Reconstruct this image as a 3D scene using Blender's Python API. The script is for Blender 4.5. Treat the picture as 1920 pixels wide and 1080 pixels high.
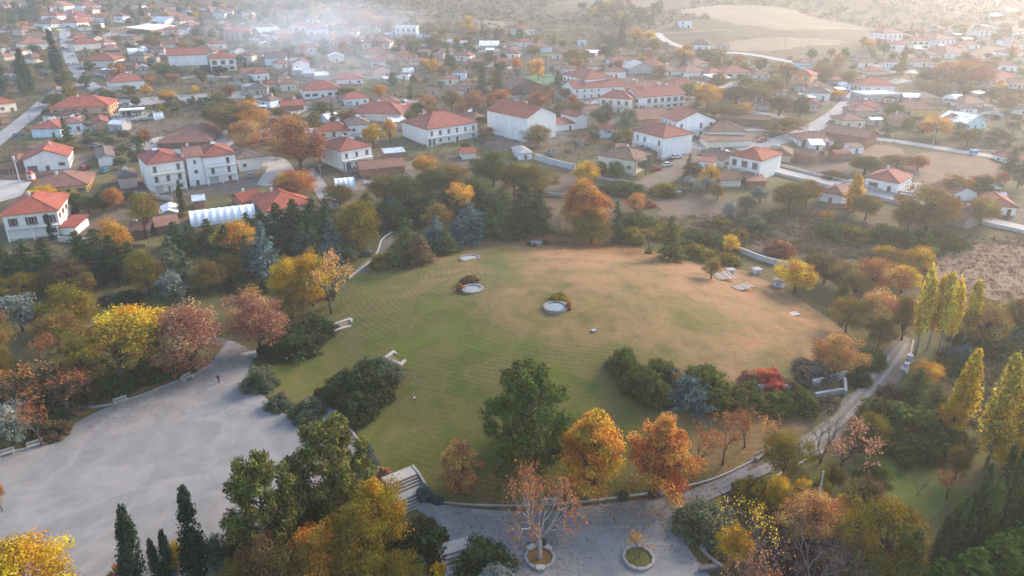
import bpy, math, random
import numpy as np
from mathutils import Vector, Matrix
from mathutils.geometry import delaunay_2d_cdt

for o in list(bpy.data.objects):
    bpy.data.objects.remove(o)
scn = bpy.context.scene
col = scn.collection
R = math.radians

# ------------------------------------------------------------------ camera
FPX, CX, CY = 1300.0, 960.0, 450.0          # focal length in photo pixels, principal point (lens shift)
PITCH, CAMH = R(20.5), 72.0
cam_d = bpy.data.cameras.new('camera')
cam = bpy.data.objects.new('camera', cam_d)
col.objects.link(cam)
cam.location = (0, 0, CAMH)
cam.rotation_euler = (R(90) - PITCH, 0, 0)
cam_d.sensor_width = 36.0
cam_d.lens = FPX / 1920 * 36
cam_d.shift_y = -(540 - CY) / 1920
cam_d.clip_start = 0.5
cam_d.clip_end = 9000
scn.camera = cam

# ------------------------------------------------------------------ world, sun, exposure
SUN_EL, SUN_AZ = R(27), R(50)               # azimuth clockwise from +Y (behind the village, to the right)
world = bpy.data.worlds.new('World')
scn.world = world
world.use_nodes = True
wn = world.node_tree
for n in list(wn.nodes):
    wn.nodes.remove(n)
w_out = wn.nodes.new('ShaderNodeOutputWorld')
w_bg = wn.nodes.new('ShaderNodeBackground')
w_sky = wn.nodes.new('ShaderNodeTexSky')
w_sky.sky_type = 'NISHITA'
w_sky.sun_disc = False
w_sky.sun_elevation = SUN_EL
w_sky.sun_rotation = SUN_AZ
w_sky.dust_density = 1.0
w_sky.air_density = 1.0
w_sky.ozone_density = 1.0
w_bg.inputs['Strength'].default_value = 0.15
wn.links.new(w_sky.outputs[0], w_bg.inputs[0])
wn.links.new(w_bg.outputs[0], w_out.inputs[0])

sun_d = bpy.data.lights.new('sun', 'SUN')
sun_d.energy = 2.3
sun_d.angle = R(22)
sun_d.color = (1.0, 0.78, 0.58)
sun = bpy.data.objects.new('sun', sun_d)
col.objects.link(sun)
sdir = Vector((math.sin(SUN_AZ) * math.cos(SUN_EL), math.cos(SUN_AZ) * math.cos(SUN_EL), math.sin(SUN_EL)))
sun.rotation_euler = (-sdir).to_track_quat('-Z', 'Y').to_euler()
sun.location = sdir * 500

vs = scn.view_settings
vs.view_transform = 'Standard'
vs.look = 'None'
vs.gamma = 1.0
vs.use_curve_mapping = False
vs.exposure = 1.62

cy = scn.cycles
cy.max_bounces = 5
cy.diffuse_bounces = 3
cy.glossy_bounces = 2
cy.transmission_bounces = 3
cy.transparent_max_bounces = 4
cy.volume_bounces = 1
cy.use_denoising = True
cy.denoiser = 'OPENIMAGEDENOISE'
cy.denoising_prefilter = 'ACCURATE'
cy.caustics_reflective = False
cy.caustics_refractive = False

# ------------------------------------------------------------------ terrain height, projection
MX, MY, MRX, MRY, MH = 11.0, 132.0, 60.0, 51.0, 8.6
ST0 = np.array([-19.0, 86.0])               # foot of the stairs, refined below
def sstep(t):
    t = np.clip(t, 0, 1)
    return t * t * (3 - 2 * t)
def Hn(x, y):
    x = np.asarray(x, float); y = np.asarray(y, float)
    s = y - 165
    z = 0.088 * (np.sqrt(s * s + 45.0 ** 2) + s) / 2
    z = z - 0.088 * (np.sqrt(165.0 ** 2 + 45.0 ** 2) - 165) / 2
    z = np.where(z > 60, 60 + 38 * np.tanh((z - 60) / 38), z)      # the slope eases into a ridge
    amp = sstep((y - 230) / 500)
    z = z + amp * (3.0 * np.sin(x * 0.011 + 0.6) * np.cos(y * 0.009 + 1.0) + 1.6 * np.sin(x * 0.023 + y * 0.017))
    hill = np.exp(-(((x - 300) / 170) ** 2 + ((y - 800) / 110) ** 2))
    z = z + 20 * hill
    r2 = ((x - MX) / MRX) ** 2 + ((y - MY) / MRY) ** 2
    t = np.clip(1 - r2, 0, 1)
    z = z + MH * t ** 1.25
    # the plaza lies a flight of stairs above the lower path
    d = ((x + 21.0) * -0.74 + (y - 90.0) * 0.66)
    plate = 1.7 * sstep((d + 5.0) / 10.0) * sstep((140 - y) / 30) * np.clip(1 - 3 * t, 0, 1)
    return z + plate
def H(x, y):
    return float(Hn(x, y))
_T = np.geomspace(30, 4000, 5000)
SP, CP = math.sin(PITCH), math.cos(PITCH)
def ray(px, py):
    u, v = (px - CX) / FPX, (py - CY) / FPX
    return np.array([u, CP - v * SP, -SP - v * CP])
def G(px, py, dz=0.0):
    """ground point under a photo pixel (real terrain position)"""
    d = ray(px, py)
    X, Y, Z = d[0] * _T, d[1] * _T, CAMH + d[2] * _T
    g = Z - Hn(X, Y) - dz
    k = int(np.argmax(g < 0))
    if k == 0:
        k = len(_T) - 1
    a = g[k - 1] / (g[k - 1] - g[k])
    t = _T[k - 1] + a * (_T[k] - _T[k - 1])
    x, y = d[0] * t, d[1] * t
    return Vector((x, y, H(x, y)))
def on_plane(px, py, z):
    d = ray(px, py)
    t = (z - CAMH) / d[2]
    return Vector((d[0] * t, d[1] * t, z))
def depth(p):
    return p[1] * CP - (p[2] - CAMH) * SP
def top_z(p, ytop):
    u = (CY - ytop) / FPX
    return CAMH + p[1] * (u * CP - SP) / (CP + u * SP)
def proj(p):
    zc = depth(p)
    return CX + FPX * p[0] / zc, CY - FPX * (p[1] * SP + (p[2] - CAMH) * CP) / zc

# ------------------------------------------------------------------ materials
MAT = {}
def nodes(name):
    m = bpy.data.materials.new(name)
    m.use_nodes = True
    t = m.node_tree
    for n in list(t.nodes):
        t.nodes.remove(n)
    out = t.nodes.new('ShaderNodeOutputMaterial')
    MAT[name] = m
    return m, t, out
def N(t, typ, **kw):
    n = t.nodes.new(typ)
    for k, v in kw.items():
        if k in ('operation', 'blend_type', 'data_type', 'noise_dimensions', 'attribute_name', 'wave_type', 'bands_direction', 'feature', 'distance', 'rings_direction', 'wave_profile', 'clamp'):
            setattr(n, k, v)
        else:
            n.inputs[k].default_value = v
    return n
def noise(t, co, scale, detail=4, rough=0.6, dist=0.0):
    n = N(t, 'ShaderNodeTexNoise', Scale=scale, Detail=detail, Roughness=rough, Distortion=dist)
    t.links.new(co, n.inputs['Vector'])
    return n.outputs['Fac']
def ramp(t, fac, stops):
    n = t.nodes.new('ShaderNodeValToRGB')
    e = n.color_ramp.elements
    while len(e) < len(stops):
        e.new(0.5)
    for k, (p, c) in enumerate(stops):
        e[k].position = p
        e[k].color = (c[0], c[1], c[2], 1) if not isinstance(c, (int, float)) else (c, c, c, 1)
    t.links.new(fac, n.inputs[0])
    return n.outputs[0]
def mix(t, fac, a, b, bt='MIX'):
    n = t.nodes.new('ShaderNodeMix')
    n.data_type = 'RGBA'
    n.blend_type = bt
    if isinstance(fac, (int, float)):
        n.inputs[0].default_value = fac
    else:
        t.links.new(fac, n.inputs[0])
    for v, i in ((a, 6), (b, 7)):
        if isinstance(v, tuple):
            n.inputs[i].default_value = (v[0], v[1], v[2], 1)
        else:
            t.links.new(v, n.inputs[i])
    return n.outputs[2]
def math_(t, op, a, b=None):
    n = t.nodes.new('ShaderNodeMath')
    n.operation = op
    for i, v in enumerate((a, b)):
        if v is None:
            continue
        if isinstance(v, (int, float)):
            n.inputs[i].default_value = v
        else:
            t.links.new(v, n.inputs[i])
    return n.outputs[0]
def bump(t, h, strength, dist):
    n = N(t, 'ShaderNodeBump', Strength=strength, Distance=dist)
    t.links.new(h, n.inputs['Height'])
    return n.outputs[0]
def principled(t, out, colr, rough=0.9, nrm=None, spec=0.2, metal=0.0):
    b = t.nodes.new('ShaderNodeBsdfPrincipled')
    if isinstance(colr, tuple):
        b.inputs['Base Color'].default_value = (colr[0], colr[1], colr[2], 1)
    else:
        t.links.new(colr, b.inputs['Base Color'])
    b.inputs['Roughness'].default_value = rough
    b.inputs['Specular IOR Level'].default_value = spec
    b.inputs['Metallic'].default_value = metal
    if nrm is not None:
        t.links.new(nrm, b.inputs['Normal'])
    t.links.new(b.outputs[0], out.inputs[0])
    return b
def pos(t):
    return t.nodes.new('ShaderNodeNewGeometry').outputs['Position']
def objco(t):
    return t.nodes.new('ShaderNodeTexCoord').outputs['Object']

# terrain: rough fields, dry grass, soil
m, t, out = nodes('terrain_field')
p = pos(t)
a = noise(t, p, 0.012, 5, 0.6, 0.6)
b = noise(t, p, 0.09, 5, 0.7)
c = noise(t, p, 1.1, 4, 0.7)
c1 = ramp(t, a, [(0.30, (0.062, 0.070, 0.022)), (0.45, (0.098, 0.084, 0.034)), (0.58, (0.160, 0.118, 0.062)), (0.72, (0.078, 0.078, 0.028))])
c2 = ramp(t, b, [(0.32, (0.055, 0.058, 0.022)), (0.5, (0.110, 0.084, 0.042)), (0.68, (0.180, 0.130, 0.075))])
cc = mix(t, 0.5, c1, c2)
cc = mix(t, 0.55, cc, ramp(t, c, [(0.3, 0.35), (0.7, 1.0)]), 'MULTIPLY')
principled(t, out, cc, 0.95, bump(t, c, 0.6, 0.35))

m, t, out = nodes('park_grass')
p = pos(t)
a = noise(t, p, 0.05, 5, 0.62, 0.5)
b = noise(t, p, 0.5, 5, 0.7)
c = noise(t, p, 3.2, 3, 0.7)
c1 = ramp(t, a, [(0.32, (0.050, 0.072, 0.014)), (0.48, (0.085, 0.098, 0.022)), (0.62, (0.135, 0.100, 0.036)), (0.75, (0.060, 0.085, 0.016))])
c2 = ramp(t, b, [(0.35, (0.05, 0.065, 0.016)), (0.65, (0.16, 0.11, 0.05))])
cc = mix(t, 0.4, c1, c2)
cc = mix(t, 0.5, cc, ramp(t, c, [(0.25, 0.35), (0.75, 1.0)]), 'MULTIPLY')
principled(t, out, cc, 0.95, bump(t, c, 0.5, 0.15))

# mound lawn: olive green and mown on the left, bleached and rusty on the right
m, t, out = nodes('mound_lawn')
p = pos(t)
sep = t.nodes.new('ShaderNodeSeparateXYZ')
t.links.new(p, sep.inputs[0])
a = noise(t, p, 0.035, 5, 0.62, 0.9)
b = noise(t, p, 0.16, 5, 0.66, 0.4)
c = noise(t, p, 1.3, 4, 0.7)
f = noise(t, p, 5.0, 2, 0.7)
g = math_(t, 'ADD', math_(t, 'MULTIPLY', sep.outputs[0], 0.0105), math_(t, 'MULTIPLY', math_(t, 'SUBTRACT', sep.outputs[1], 125), 0.0095))
g = math_(t, 'ADD', g, math_(t, 'MULTIPLY', math_(t, 'SUBTRACT', a, 0.5), 2.1))
dry = ramp(t, math_(t, 'ADD', g, 0.04), [(0.0, 0.0), (0.75, 1.0)])
green = ramp(t, b, [(0.30, (0.068, 0.098, 0.009)), (0.42, (0.096, 0.106, 0.018)), (0.55, (0.148, 0.124, 0.036)), (0.72, (0.092, 0.096, 0.018))])
tan = ramp(t, b, [(0.28, (0.135, 0.112, 0.036)), (0.43, (0.250, 0.142, 0.062)), (0.55, (0.310, 0.182, 0.092)), (0.66, (0.355, 0.158, 0.070))])
cc = mix(t, dry, green, tan)
# vivid fresh grass patches
v = noise(t, p, 0.055, 3, 0.55, 0.8)
vf = ramp(t, v, [(0.55, 0.0), (0.68, 0.60)])
vf2 = math_(t, 'MULTIPLY', vf, math_(t, 'SUBTRACT', 1.0, math_(t, 'MULTIPLY', dry, 0.75)))
cc = mix(t, vf2, cc, (0.115, 0.150, 0.008))
# mowing lines that sweep round the mound
mp = N(t, 'ShaderNodeMapping')
mp.inputs['Location'].default_value = (-20.0, -158.0, 0)
mp.inputs['Scale'].default_value = (0.80, 1.0, 0)
t.links.new(p, mp.inputs[0])
wv = N(t, 'ShaderNodeTexWave', wave_type='RINGS', rings_direction='Z', wave_profile='SIN', Scale=0.30, Distortion=16.0, Detail=2.0)
wv.inputs['Detail Scale'].default_value = 0.14
t.links.new(mp.outputs[0], wv.inputs['Vector'])
wl = ramp(t, wv.outputs['Fac'], [(0.20, 0.80), (0.55, 1.0)])
wm = ramp(t, noise(t, p, 0.045, 3, 0.5), [(0.38, 0.15), (0.58, 1.0)])
wf = math_(t, 'MULTIPLY', wm, math_(t, 'SUBTRACT', 0.85, math_(t, 'MULTIPLY', dry, 0.70)))
cc = mix(t, wf, cc, mix(t, 1.0, cc, wl, 'MULTIPLY'))
cc = mix(t, 0.45, cc, ramp(t, c, [(0.3, 0.50), (0.72, 1.0)]), 'MULTIPLY')
cc = mix(t, 0.40, cc, ramp(t, f, [(0.3, 0.50), (0.70, 1.0)]), 'MULTIPLY')
principled(t, out, cc, 0.95, bump(t, math_(t, 'ADD', c, f), 0.35, 0.12))

m, t, out = nodes('gravel')
p = pos(t)
a = noise(t, p, 0.05, 5, 0.62, 1.2)
b = noise(t, p, 0.35, 5, 0.7, 0.8)
c = noise(t, p, 4.5, 3, 0.75)
cc = ramp(t, a, [(0.30, (0.165, 0.165, 0.163)), (0.50, (0.205, 0.203, 0.198)), (0.62, (0.255, 0.242, 0.225)), (0.75, (0.190, 0.188, 0.183))])
cc = mix(t, 0.30, cc, ramp(t, b, [(0.35, (0.15, 0.15, 0.145)), (0.65, (0.29, 0.28, 0.265))]))
cc = mix(t, 0.5, cc, ramp(t, c, [(0.28, 0.62), (0.72, 1.0)]), 'MULTIPLY')
sw = noise(t, p, 0.035, 2, 0.45, 2.6)
cc = mix(t, ramp(t, sw, [(0.44, 0.0), (0.51, 0.26), (0.58, 0.0)]), cc, (0.33, 0.315, 0.295))
sw2 = noise(t, p, 0.06, 2, 0.45, 2.2)
cc = mix(t, ramp(t, sw2, [(0.54, 0.0), (0.60, 0.22), (0.66, 0.0)]), cc, (0.125, 0.125, 0.125))
principled(t, out, cc, 0.95, bump(t, c, 0.3, 0.05))

def simple_ground(name, lo, hi, s1=0.15, s2=2.5, strength=0.5):
    m, t, out = nodes(name)
    p = pos(t)
    a = noise(t, p, s1, 5, 0.65, 0.5)
    c = noise(t, p, s2, 4, 0.7)
    cc = ramp(t, a, [(0.3, lo), (0.7, hi)])
    cc = mix(t, 0.5, cc, ramp(t, c, [(0.28, 0.45), (0.72, 1.0)]), 'MULTIPLY')
    principled(t, out, cc, 0.95, bump(t, c, strength, 0.12))
simple_ground('asphalt', (0.27, 0.27, 0.27), (0.35, 0.345, 0.34), 0.1, 2.0, 0.1)
simple_ground('concrete_ground', (0.36, 0.34, 0.31), (0.50, 0.47, 0.43), 0.2, 2.0, 0.1)
simple_ground('dirt', (0.135, 0.108, 0.080), (0.225, 0.185, 0.142), 0.12, 2.0, 0.3)
simple_ground('soil', (0.10, 0.075, 0.052), (0.19, 0.14, 0.10), 0.12, 1.6, 0.7)
simple_ground('brown_field', (0.16, 0.11, 0.07), (0.28, 0.195, 0.125), 0.06, 1.2, 0.5)
simple_ground('tan_field', (0.17, 0.125, 0.075), (0.30, 0.22, 0.135), 0.02, 0.5, 0.3)
simple_ground('court_green', (0.10, 0.20, 0.10), (0.14, 0.25, 0.12), 0.1, 2.0, 0.1)
simple_ground('yard_grass', (0.09, 0.10, 0.03), (0.20, 0.155, 0.07), 0.1, 1.5, 0.4)
simple_ground('fresh_grass', (0.070, 0.110, 0.014), (0.130, 0.140, 0.032), 0.12, 2.0, 0.4)
simple_ground('leaf_litter', (0.15, 0.085, 0.035), (0.26, 0.135, 0.05), 0.3, 4.0, 0.4)
simple_ground('moat_earth', (0.14, 0.105, 0.065), (0.22, 0.165, 0.10), 0.3, 3.0, 0.4)

# foliage: colour comes from each tree, with clump-to-clump and leaf-to-leaf variation
def leaf_mat(name, trans):
    m, t, out = nodes(name)
    oi = t.nodes.new('ShaderNodeObjectInfo')
    at = N(t, 'ShaderNodeAttribute', attribute_name='var')
    ac = N(t, 'ShaderNodeAttribute', attribute_name='clump')
    hsv = t.nodes.new('ShaderNodeHueSaturation')
    t.links.new(oi.outputs['Color'], hsv.inputs['Color'])
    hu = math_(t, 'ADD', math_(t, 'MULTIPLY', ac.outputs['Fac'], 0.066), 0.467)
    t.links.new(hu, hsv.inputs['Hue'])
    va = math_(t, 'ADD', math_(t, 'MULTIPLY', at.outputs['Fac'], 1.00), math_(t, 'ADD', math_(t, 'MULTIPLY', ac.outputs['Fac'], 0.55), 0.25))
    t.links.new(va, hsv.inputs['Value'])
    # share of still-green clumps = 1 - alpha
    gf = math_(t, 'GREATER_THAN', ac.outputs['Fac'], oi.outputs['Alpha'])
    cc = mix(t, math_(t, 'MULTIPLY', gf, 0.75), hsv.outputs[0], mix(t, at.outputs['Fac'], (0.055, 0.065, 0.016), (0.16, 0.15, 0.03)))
    d = t.nodes.new('ShaderNodeBsdfDiffuse')
    tr = t.nodes.new('ShaderNodeBsdfTranslucent')
    t.links.new(cc, d.inputs[0])
    t.links.new(cc, tr.inputs[0])
    ms = t.nodes.new('ShaderNodeMixShader')
    ms.inputs[0].default_value = trans
    t.links.new(d.outputs[0], ms.inputs[1])
    t.links.new(tr.outputs[0], ms.inputs[2])
    t.links.new(ms.outputs[0], out.inputs[0])
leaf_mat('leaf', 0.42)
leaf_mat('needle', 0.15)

def obj_colour_mat(name, rough, s1, lo, s2=None, lo2=0.8, strength=0.0, spec=0.2, streak=False):
    m, t, out = nodes(name)
    oi = t.nodes.new('ShaderNodeObjectInfo')
    co = objco(t)
    a = noise(t, co, s1, 5, 0.65)
    cc = mix(t, 1.0, oi.outputs['Color'], ramp(t, a, [(0.3, lo), (0.65, 1.0)]), 'MULTIPLY')
    nr = None
    if s2:
        c = noise(t, co, s2, 3, 0.7)
        cc = mix(t, 1.0, cc, ramp(t, c, [(0.3, lo2), (0.7, 1.0)]), 'MULTIPLY')
        if strength:
            nr = bump(t, c, strength, 0.04)
    if streak:
        mp = N(t, 'ShaderNodeMapping')
        mp.inputs['Scale'].default_value = (1.2, 1.2, 0.12)
        t.links.new(co, mp.inputs[0])
        st = noise(t, mp.outputs[0], 1.0, 4, 0.7)
        cc = mix(t, 0.8, cc, ramp(t, st, [(0.30, (0.80, 0.77, 0.73)), (0.48, 1.0)]), 'MULTIPLY')
    principled(t, out, cc, rough, nr, spec)
obj_colour_mat('bark', 0.95, 2.5, 0.55, 9.0, 0.6, 0.5)
obj_colour_mat('plaster', 0.9, 0.35, 0.88, 3.0, 0.93, 0.1, 0.2, True)
obj_colour_mat('paint', 0.5, 0.8, 0.85, 5.0, 0.9, 0.0, 0.4)
obj_colour_mat('stone', 0.85, 0.9, 0.72, 6.0, 0.78, 0.3)
obj_colour_mat('cloth', 0.95, 4.0, 0.8)
obj_colour_mat('car_paint', 0.25, 1.0, 0.95, None, 0.8, 0.0, 0.5)

# roof tiles: courses of tiles down the slope, weathered blotches
m, t, out = nodes('roof_tile')
oi = t.nodes.new('ShaderNodeObjectInfo')
co = objco(t)
a = noise(t, co, 0.42, 6, 0.75, 0.6)
b = noise(t, co, 2.2, 4, 0.75)
mpz = N(t, 'ShaderNodeMapping')
t.links.new(co, mpz.inputs[0])
w1 = N(t, 'ShaderNodeTexWave', wave_type='BANDS', bands_direction='Z', Scale=2.4, Distortion=0.6, Detail=1.0)
t.links.new(co, w1.inputs['Vector'])
w2 = N(t, 'ShaderNodeTexWave', wave_type='BANDS', bands_direction='X', Scale=1.15, Distortion=0.4, Detail=1.0)
t.links.new(co, w2.inputs['Vector'])
cc = mix(t, 1.0, oi.outputs['Color'], ramp(t, a, [(0.30, (0.48, 0.46, 0.46)), (0.48, (0.88, 0.88, 0.88)), (0.68, (1.20, 1.08, 1.0))]), 'MULTIPLY')
cc = mix(t, 0.8, cc, ramp(t, b, [(0.28, 0.50), (0.68, 1.0)]), 'MULTIPLY')
cc = mix(t, 0.35, cc, ramp(t, w1.outputs['Fac'], [(0.1, 0.55), (0.6, 1.0)]), 'MULTIPLY')
cc = mix(t, 0.25, cc, ramp(t, w2.outputs['Fac'], [(0.1, 0.55), (0.6, 1.0)]), 'MULTIPLY')
principled(t, out, cc, 0.85, bump(t, math_(t, 'ADD', w1.outputs['Fac'], b), 0.5, 0.08), 0.25)

m, t, out = nodes('roof_metal')
oi = t.nodes.new('ShaderNodeObjectInfo')
co = objco(t)
a = noise(t, co, 0.5, 5, 0.7, 0.4)
w2 = N(t, 'ShaderNodeTexWave', wave_type='BANDS', bands_direction='X', Scale=0.9, Distortion=0.1)
t.links.new(co, w2.inputs['Vector'])
cc = mix(t, ramp(t, a, [(0.52, 0.0), (0.66, 0.75)]), oi.outputs['Color'], (0.24, 0.13, 0.08))
cc = mix(t, 0.3, cc, ramp(t, w2.outputs['Fac'], [(0.1, 0.6), (0.5, 1.0)]), 'MULTIPLY')
principled(t, out, cc, 0.55, bump(t, w2.outputs['Fac'], 0.4, 0.06), 0.4)

m, t, out = nodes('glass')
principled(t, out, (0.035, 0.042, 0.048), 0.12, None, 0.5)
m, t, out = nodes('black_metal')
principled(t, out, (0.03, 0.03, 0.032), 0.6)
m, t, out = nodes('rubber')
principled(t, out, (0.02, 0.02, 0.02), 0.85)
m, t, out = nodes('lamp_white')
principled(t, out, (0.75, 0.75, 0.73), 0.4)
m, t, out = nodes('film')               # polytunnel plastic
co = objco(t)
a = noise(t, co, 0.6, 4, 0.6)
cc = ramp(t, a, [(0.3, (0.62, 0.67, 0.70)), (0.7, (0.78, 0.82, 0.84))])
b_ = principled(t, out, cc, 0.35, bump(t, a, 0.3, 0.1), 0.5)

# ------------------------------------------------------------------ mesh helpers
def mesh_np(name, V, F, mats, attrs=None, smooth=False, mi=None):
    me = bpy.data.meshes.new(name)
    V = np.asarray(V, np.float32); F = np.asarray(F, np.int32)
    k = F.shape[1]
    me.vertices.add(len(V)); me.vertices.foreach_set('co', V.ravel())
    me.loops.add(F.size); me.loops.foreach_set('vertex_index', F.ravel())
    me.polygons.add(len(F))
    me.polygons.foreach_set('loop_start', np.arange(0, F.size, k, dtype=np.int32))
    me.polygons.foreach_set('loop_total', np.full(len(F), k, np.int32))
    if smooth:
        me.polygons.foreach_set('use_smooth', np.ones(len(F), bool))
    if mi is not None:
        me.polygons.foreach_set('material_index', np.asarray(mi, np.int32))
    for m in mats:
        me.materials.append(MAT[m])
    if attrs:
        for an, av in attrs.items():
            at = me.attributes.new(an, 'FLOAT', 'FACE')
            at.data.foreach_set('value', np.asarray(av, np.float32))
    me.update()
    me.validate()
    return me
class MB:
    """collects boxes, tubes and polygons into one mesh"""
    def __init__(s):
        s.v, s.f, s.m = [], [], []
    def poly(s, pts, m=0):
        i = len(s.v)
        s.v += [tuple(p) for p in pts]
        s.f.append(tuple(range(i, i + len(pts))))
        s.m.append(m)
        return s
    def box(s, c, d, m=0, rz=0.0, taper=1.0):
        i = len(s.v)
        ca, sa = math.cos(rz), math.sin(rz)
        for k in range(8):
            z = (1 if k & 4 else -1)
            q = taper if z > 0 else 1.0
            x = (1 if k & 1 else -1) * d[0] / 2 * q
            y = (1 if k & 2 else -1) * d[1] / 2 * q
            s.v.append((c[0] + x * ca - y * sa, c[1] + x * sa + y * ca, c[2] + z * d[2] / 2))
        for q in ((0, 2, 3, 1), (4, 5, 7, 6), (0, 1, 5, 4), (2, 6, 7, 3), (0, 4, 6, 2), (1, 3, 7, 5)):
            s.f.append(tuple(i + j for j in q)); s.m.append(m)
        return s
    def tube(s, pts, rads, n=6, m=0, cap=True):
        pts = [Vector(p) for p in pts]
        i0 = len(s.v)
        for k, p in enumerate(pts):
            d = (pts[min(k + 1, len(pts) - 1)] - pts[max(k - 1, 0)])
            d = d.normalized() if d.length > 1e-9 else Vector((0, 0, 1))
            a = d.orthogonal().normalized() if abs(d.z) < 0.95 else Vector((1, 0, 0))
            a = (a - d * a.dot(d)).normalized()
            b = d.cross(a)
            for j in range(n):
                q = 2 * math.pi * j / n
                s.v.append(tuple(p + (a * math.cos(q) + b * math.sin(q)) * rads[k]))
        for k in range(len(pts) - 1):
            for j in range(n):
                j2 = (j + 1) % n
                s.f.append((i0 + k * n + j, i0 + k * n + j2, i0 + (k + 1) * n + j2, i0 + (k + 1) * n + j)); s.m.append(m)
        if cap:
            s.f.append(tuple(i0 + j for j in reversed(range(n)))); s.m.append(m)
            s.f.append(tuple(i0 + (len(pts) - 1) * n + j for j in range(n))); s.m.append(m)
        return s
    def lathe(s, prof, n=16, m=0, c=(0, 0, 0), sx=1.0, sy=1.0):
        i0 = len(s.v)
        for r, z in prof:
            for j in range(n):
                q = 2 * math.pi * j / n
                s.v.append((c[0] + r * sx * math.cos(q), c[1] + r * sy * math.sin(q), c[2] + z))
        for k in range(len(prof) - 1):
            for j in range(n):
                j2 = (j + 1) % n
                s.f.append((i0 + k * n + j, i0 + k * n + j2, i0 + (k + 1) * n + j2, i0 + (k + 1) * n + j)); s.m.append(m)
        return s
    def mesh(s, name, mats, smooth=False):
        me = bpy.data.meshes.new(name)
        me.from_pydata(s.v, [], s.f)
        for q in mats:
            me.materials.append(MAT[q])
        me.polygons.foreach_set('material_index', s.m)
        if smooth:
            me.polygons.foreach_set('use_smooth', [True] * len(s.f))
        me.update()
        return me
def link(name, me, parent=None, loc=(0, 0, 0), rz=0.0, scale=(1, 1, 1), colr=None):
    o = bpy.data.objects.new(name, me)
    col.objects.link(o)
    o.location = loc
    o.rotation_euler = (0, 0, rz)
    o.scale = scale
    if parent is not None:
        o.parent = parent
    if colr is not None:
        o.color = tuple(colr) if len(colr) == 4 else (colr[0], colr[1], colr[2], 1.0)
    return o
def tag(o, label=None, cat=None, group=None, kind=None):
    if label: o['label'] = label
    if cat: o['category'] = cat
    if group: o['group'] = group
    if kind: o['kind'] = kind
    return o

# ------------------------------------------------------------------ landmarks that labels refer to
LM = [(120, 90, 'the straight village street'), (310, 186, 'the asphalt parking strip'), (420, 402, 'the long white polytunnel'),
      (350, 345, 'the twin-winged white apartment block'), (50, 440, 'the ivy-clad white house'), (115, 365, 'the yellow bungalow'), (85, 320, 'the timber-gabled chalet'),
      (850, 265, 'the big white house with green balcony rail'), (950, 250, 'the windowless white hall'), (1010, 150, 'the green sports court'),
      (1130, 175, 'the red-roofed school'), (1245, 205, 'the long white terrace building'), (1140, 252, 'the small gazebo'), (1225, 280, 'the white villa by the crossing'),
      (1400, 325, 'the white house beside the dirt lane'), (1660, 355, 'the white bungalow on a terrace'), (1500, 165, 'the orange house'), (1560, 225, 'the diagonal village road'),
      (1720, 217, 'the yellow-walled row house'), (1830, 243, 'the pale blue shed'), (1800, 320, 'the brown playing field'), (1260, 85, 'the bend of the hill road'), (1450, 85, 'the tan hill field'),
      (760, 68, 'the flat-roofed white block'), (600, 120, 'the drifting smoke'), (987, 66, 'the cream house on the hill track'), (1690, 85, 'the hamlet under the hill'),
      (350, 122, 'the long white warehouse'), (150, 250, 'the white house with pale blue wall'), (1785, 425, 'the long timber shed'), (660, 318, 'the white house with balcony above the lane'),
      (640, 347, 'the small white polytunnel'), (1850, 150, 'the eastern hamlet'), (480, 110, 'the northern hamlet'), (220, 60, 'the upper street houses'),
      (430, 650, "the plaza's upper exit"), (290, 735, "the plaza's bench-lined kerb"), (60, 850, "the plaza's far corner benches"), (648, 612, 'the upper stone-framed pit'), (752, 672, 'the lower stone-framed pit'),
      (770, 930, 'the broad stone stairs'), (1012, 1048, 'the bench-ringed planter'), (1197, 1048, 'the ten-sided planter'), (1042, 575, 'the largest round well'), (885, 540, 'the round well with shrub'),
      (882, 483, 'the bare round well'), (1006, 455, 'the hilltop well'), (1510, 725, 'the white entrance walls'), (1620, 730, 'the dirt track to the entrance'), (1705, 672, 'the white cabinets by the track'),
      (1420, 485, 'the grey boundary wall'), (1390, 515, 'the pump frames on the lawn'), (1460, 530, 'the small white well house'), (1250, 922, 'the bench under the gold trees'), (1425, 860, 'the bench on the lower path'),
      (1521, 1000, 'the grey mast in the thicket'), (860, 1060, 'the railed stone steps'), (150, 615, 'the leafy side path'), (690, 470, 'the kerbed footpath behind the lawn'), (1300, 385, 'the ploughed plot'),
      (300, 1060, 'the columnar cypresses'), (620, 795, 'the gravel entrance ramp'), (1690, 910, 'the sheltered side lawn'), (1840, 520, 'the weedy brown field'), (1560, 470, 'the bramble slope')]
LMP = [(G(a, b), s) for a, b, s in LM]
def place_of(p):
    return min(LMP, key=lambda q: (q[0].x - p[0]) ** 2 + (q[0].y - p[1]) ** 2)[1]

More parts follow.
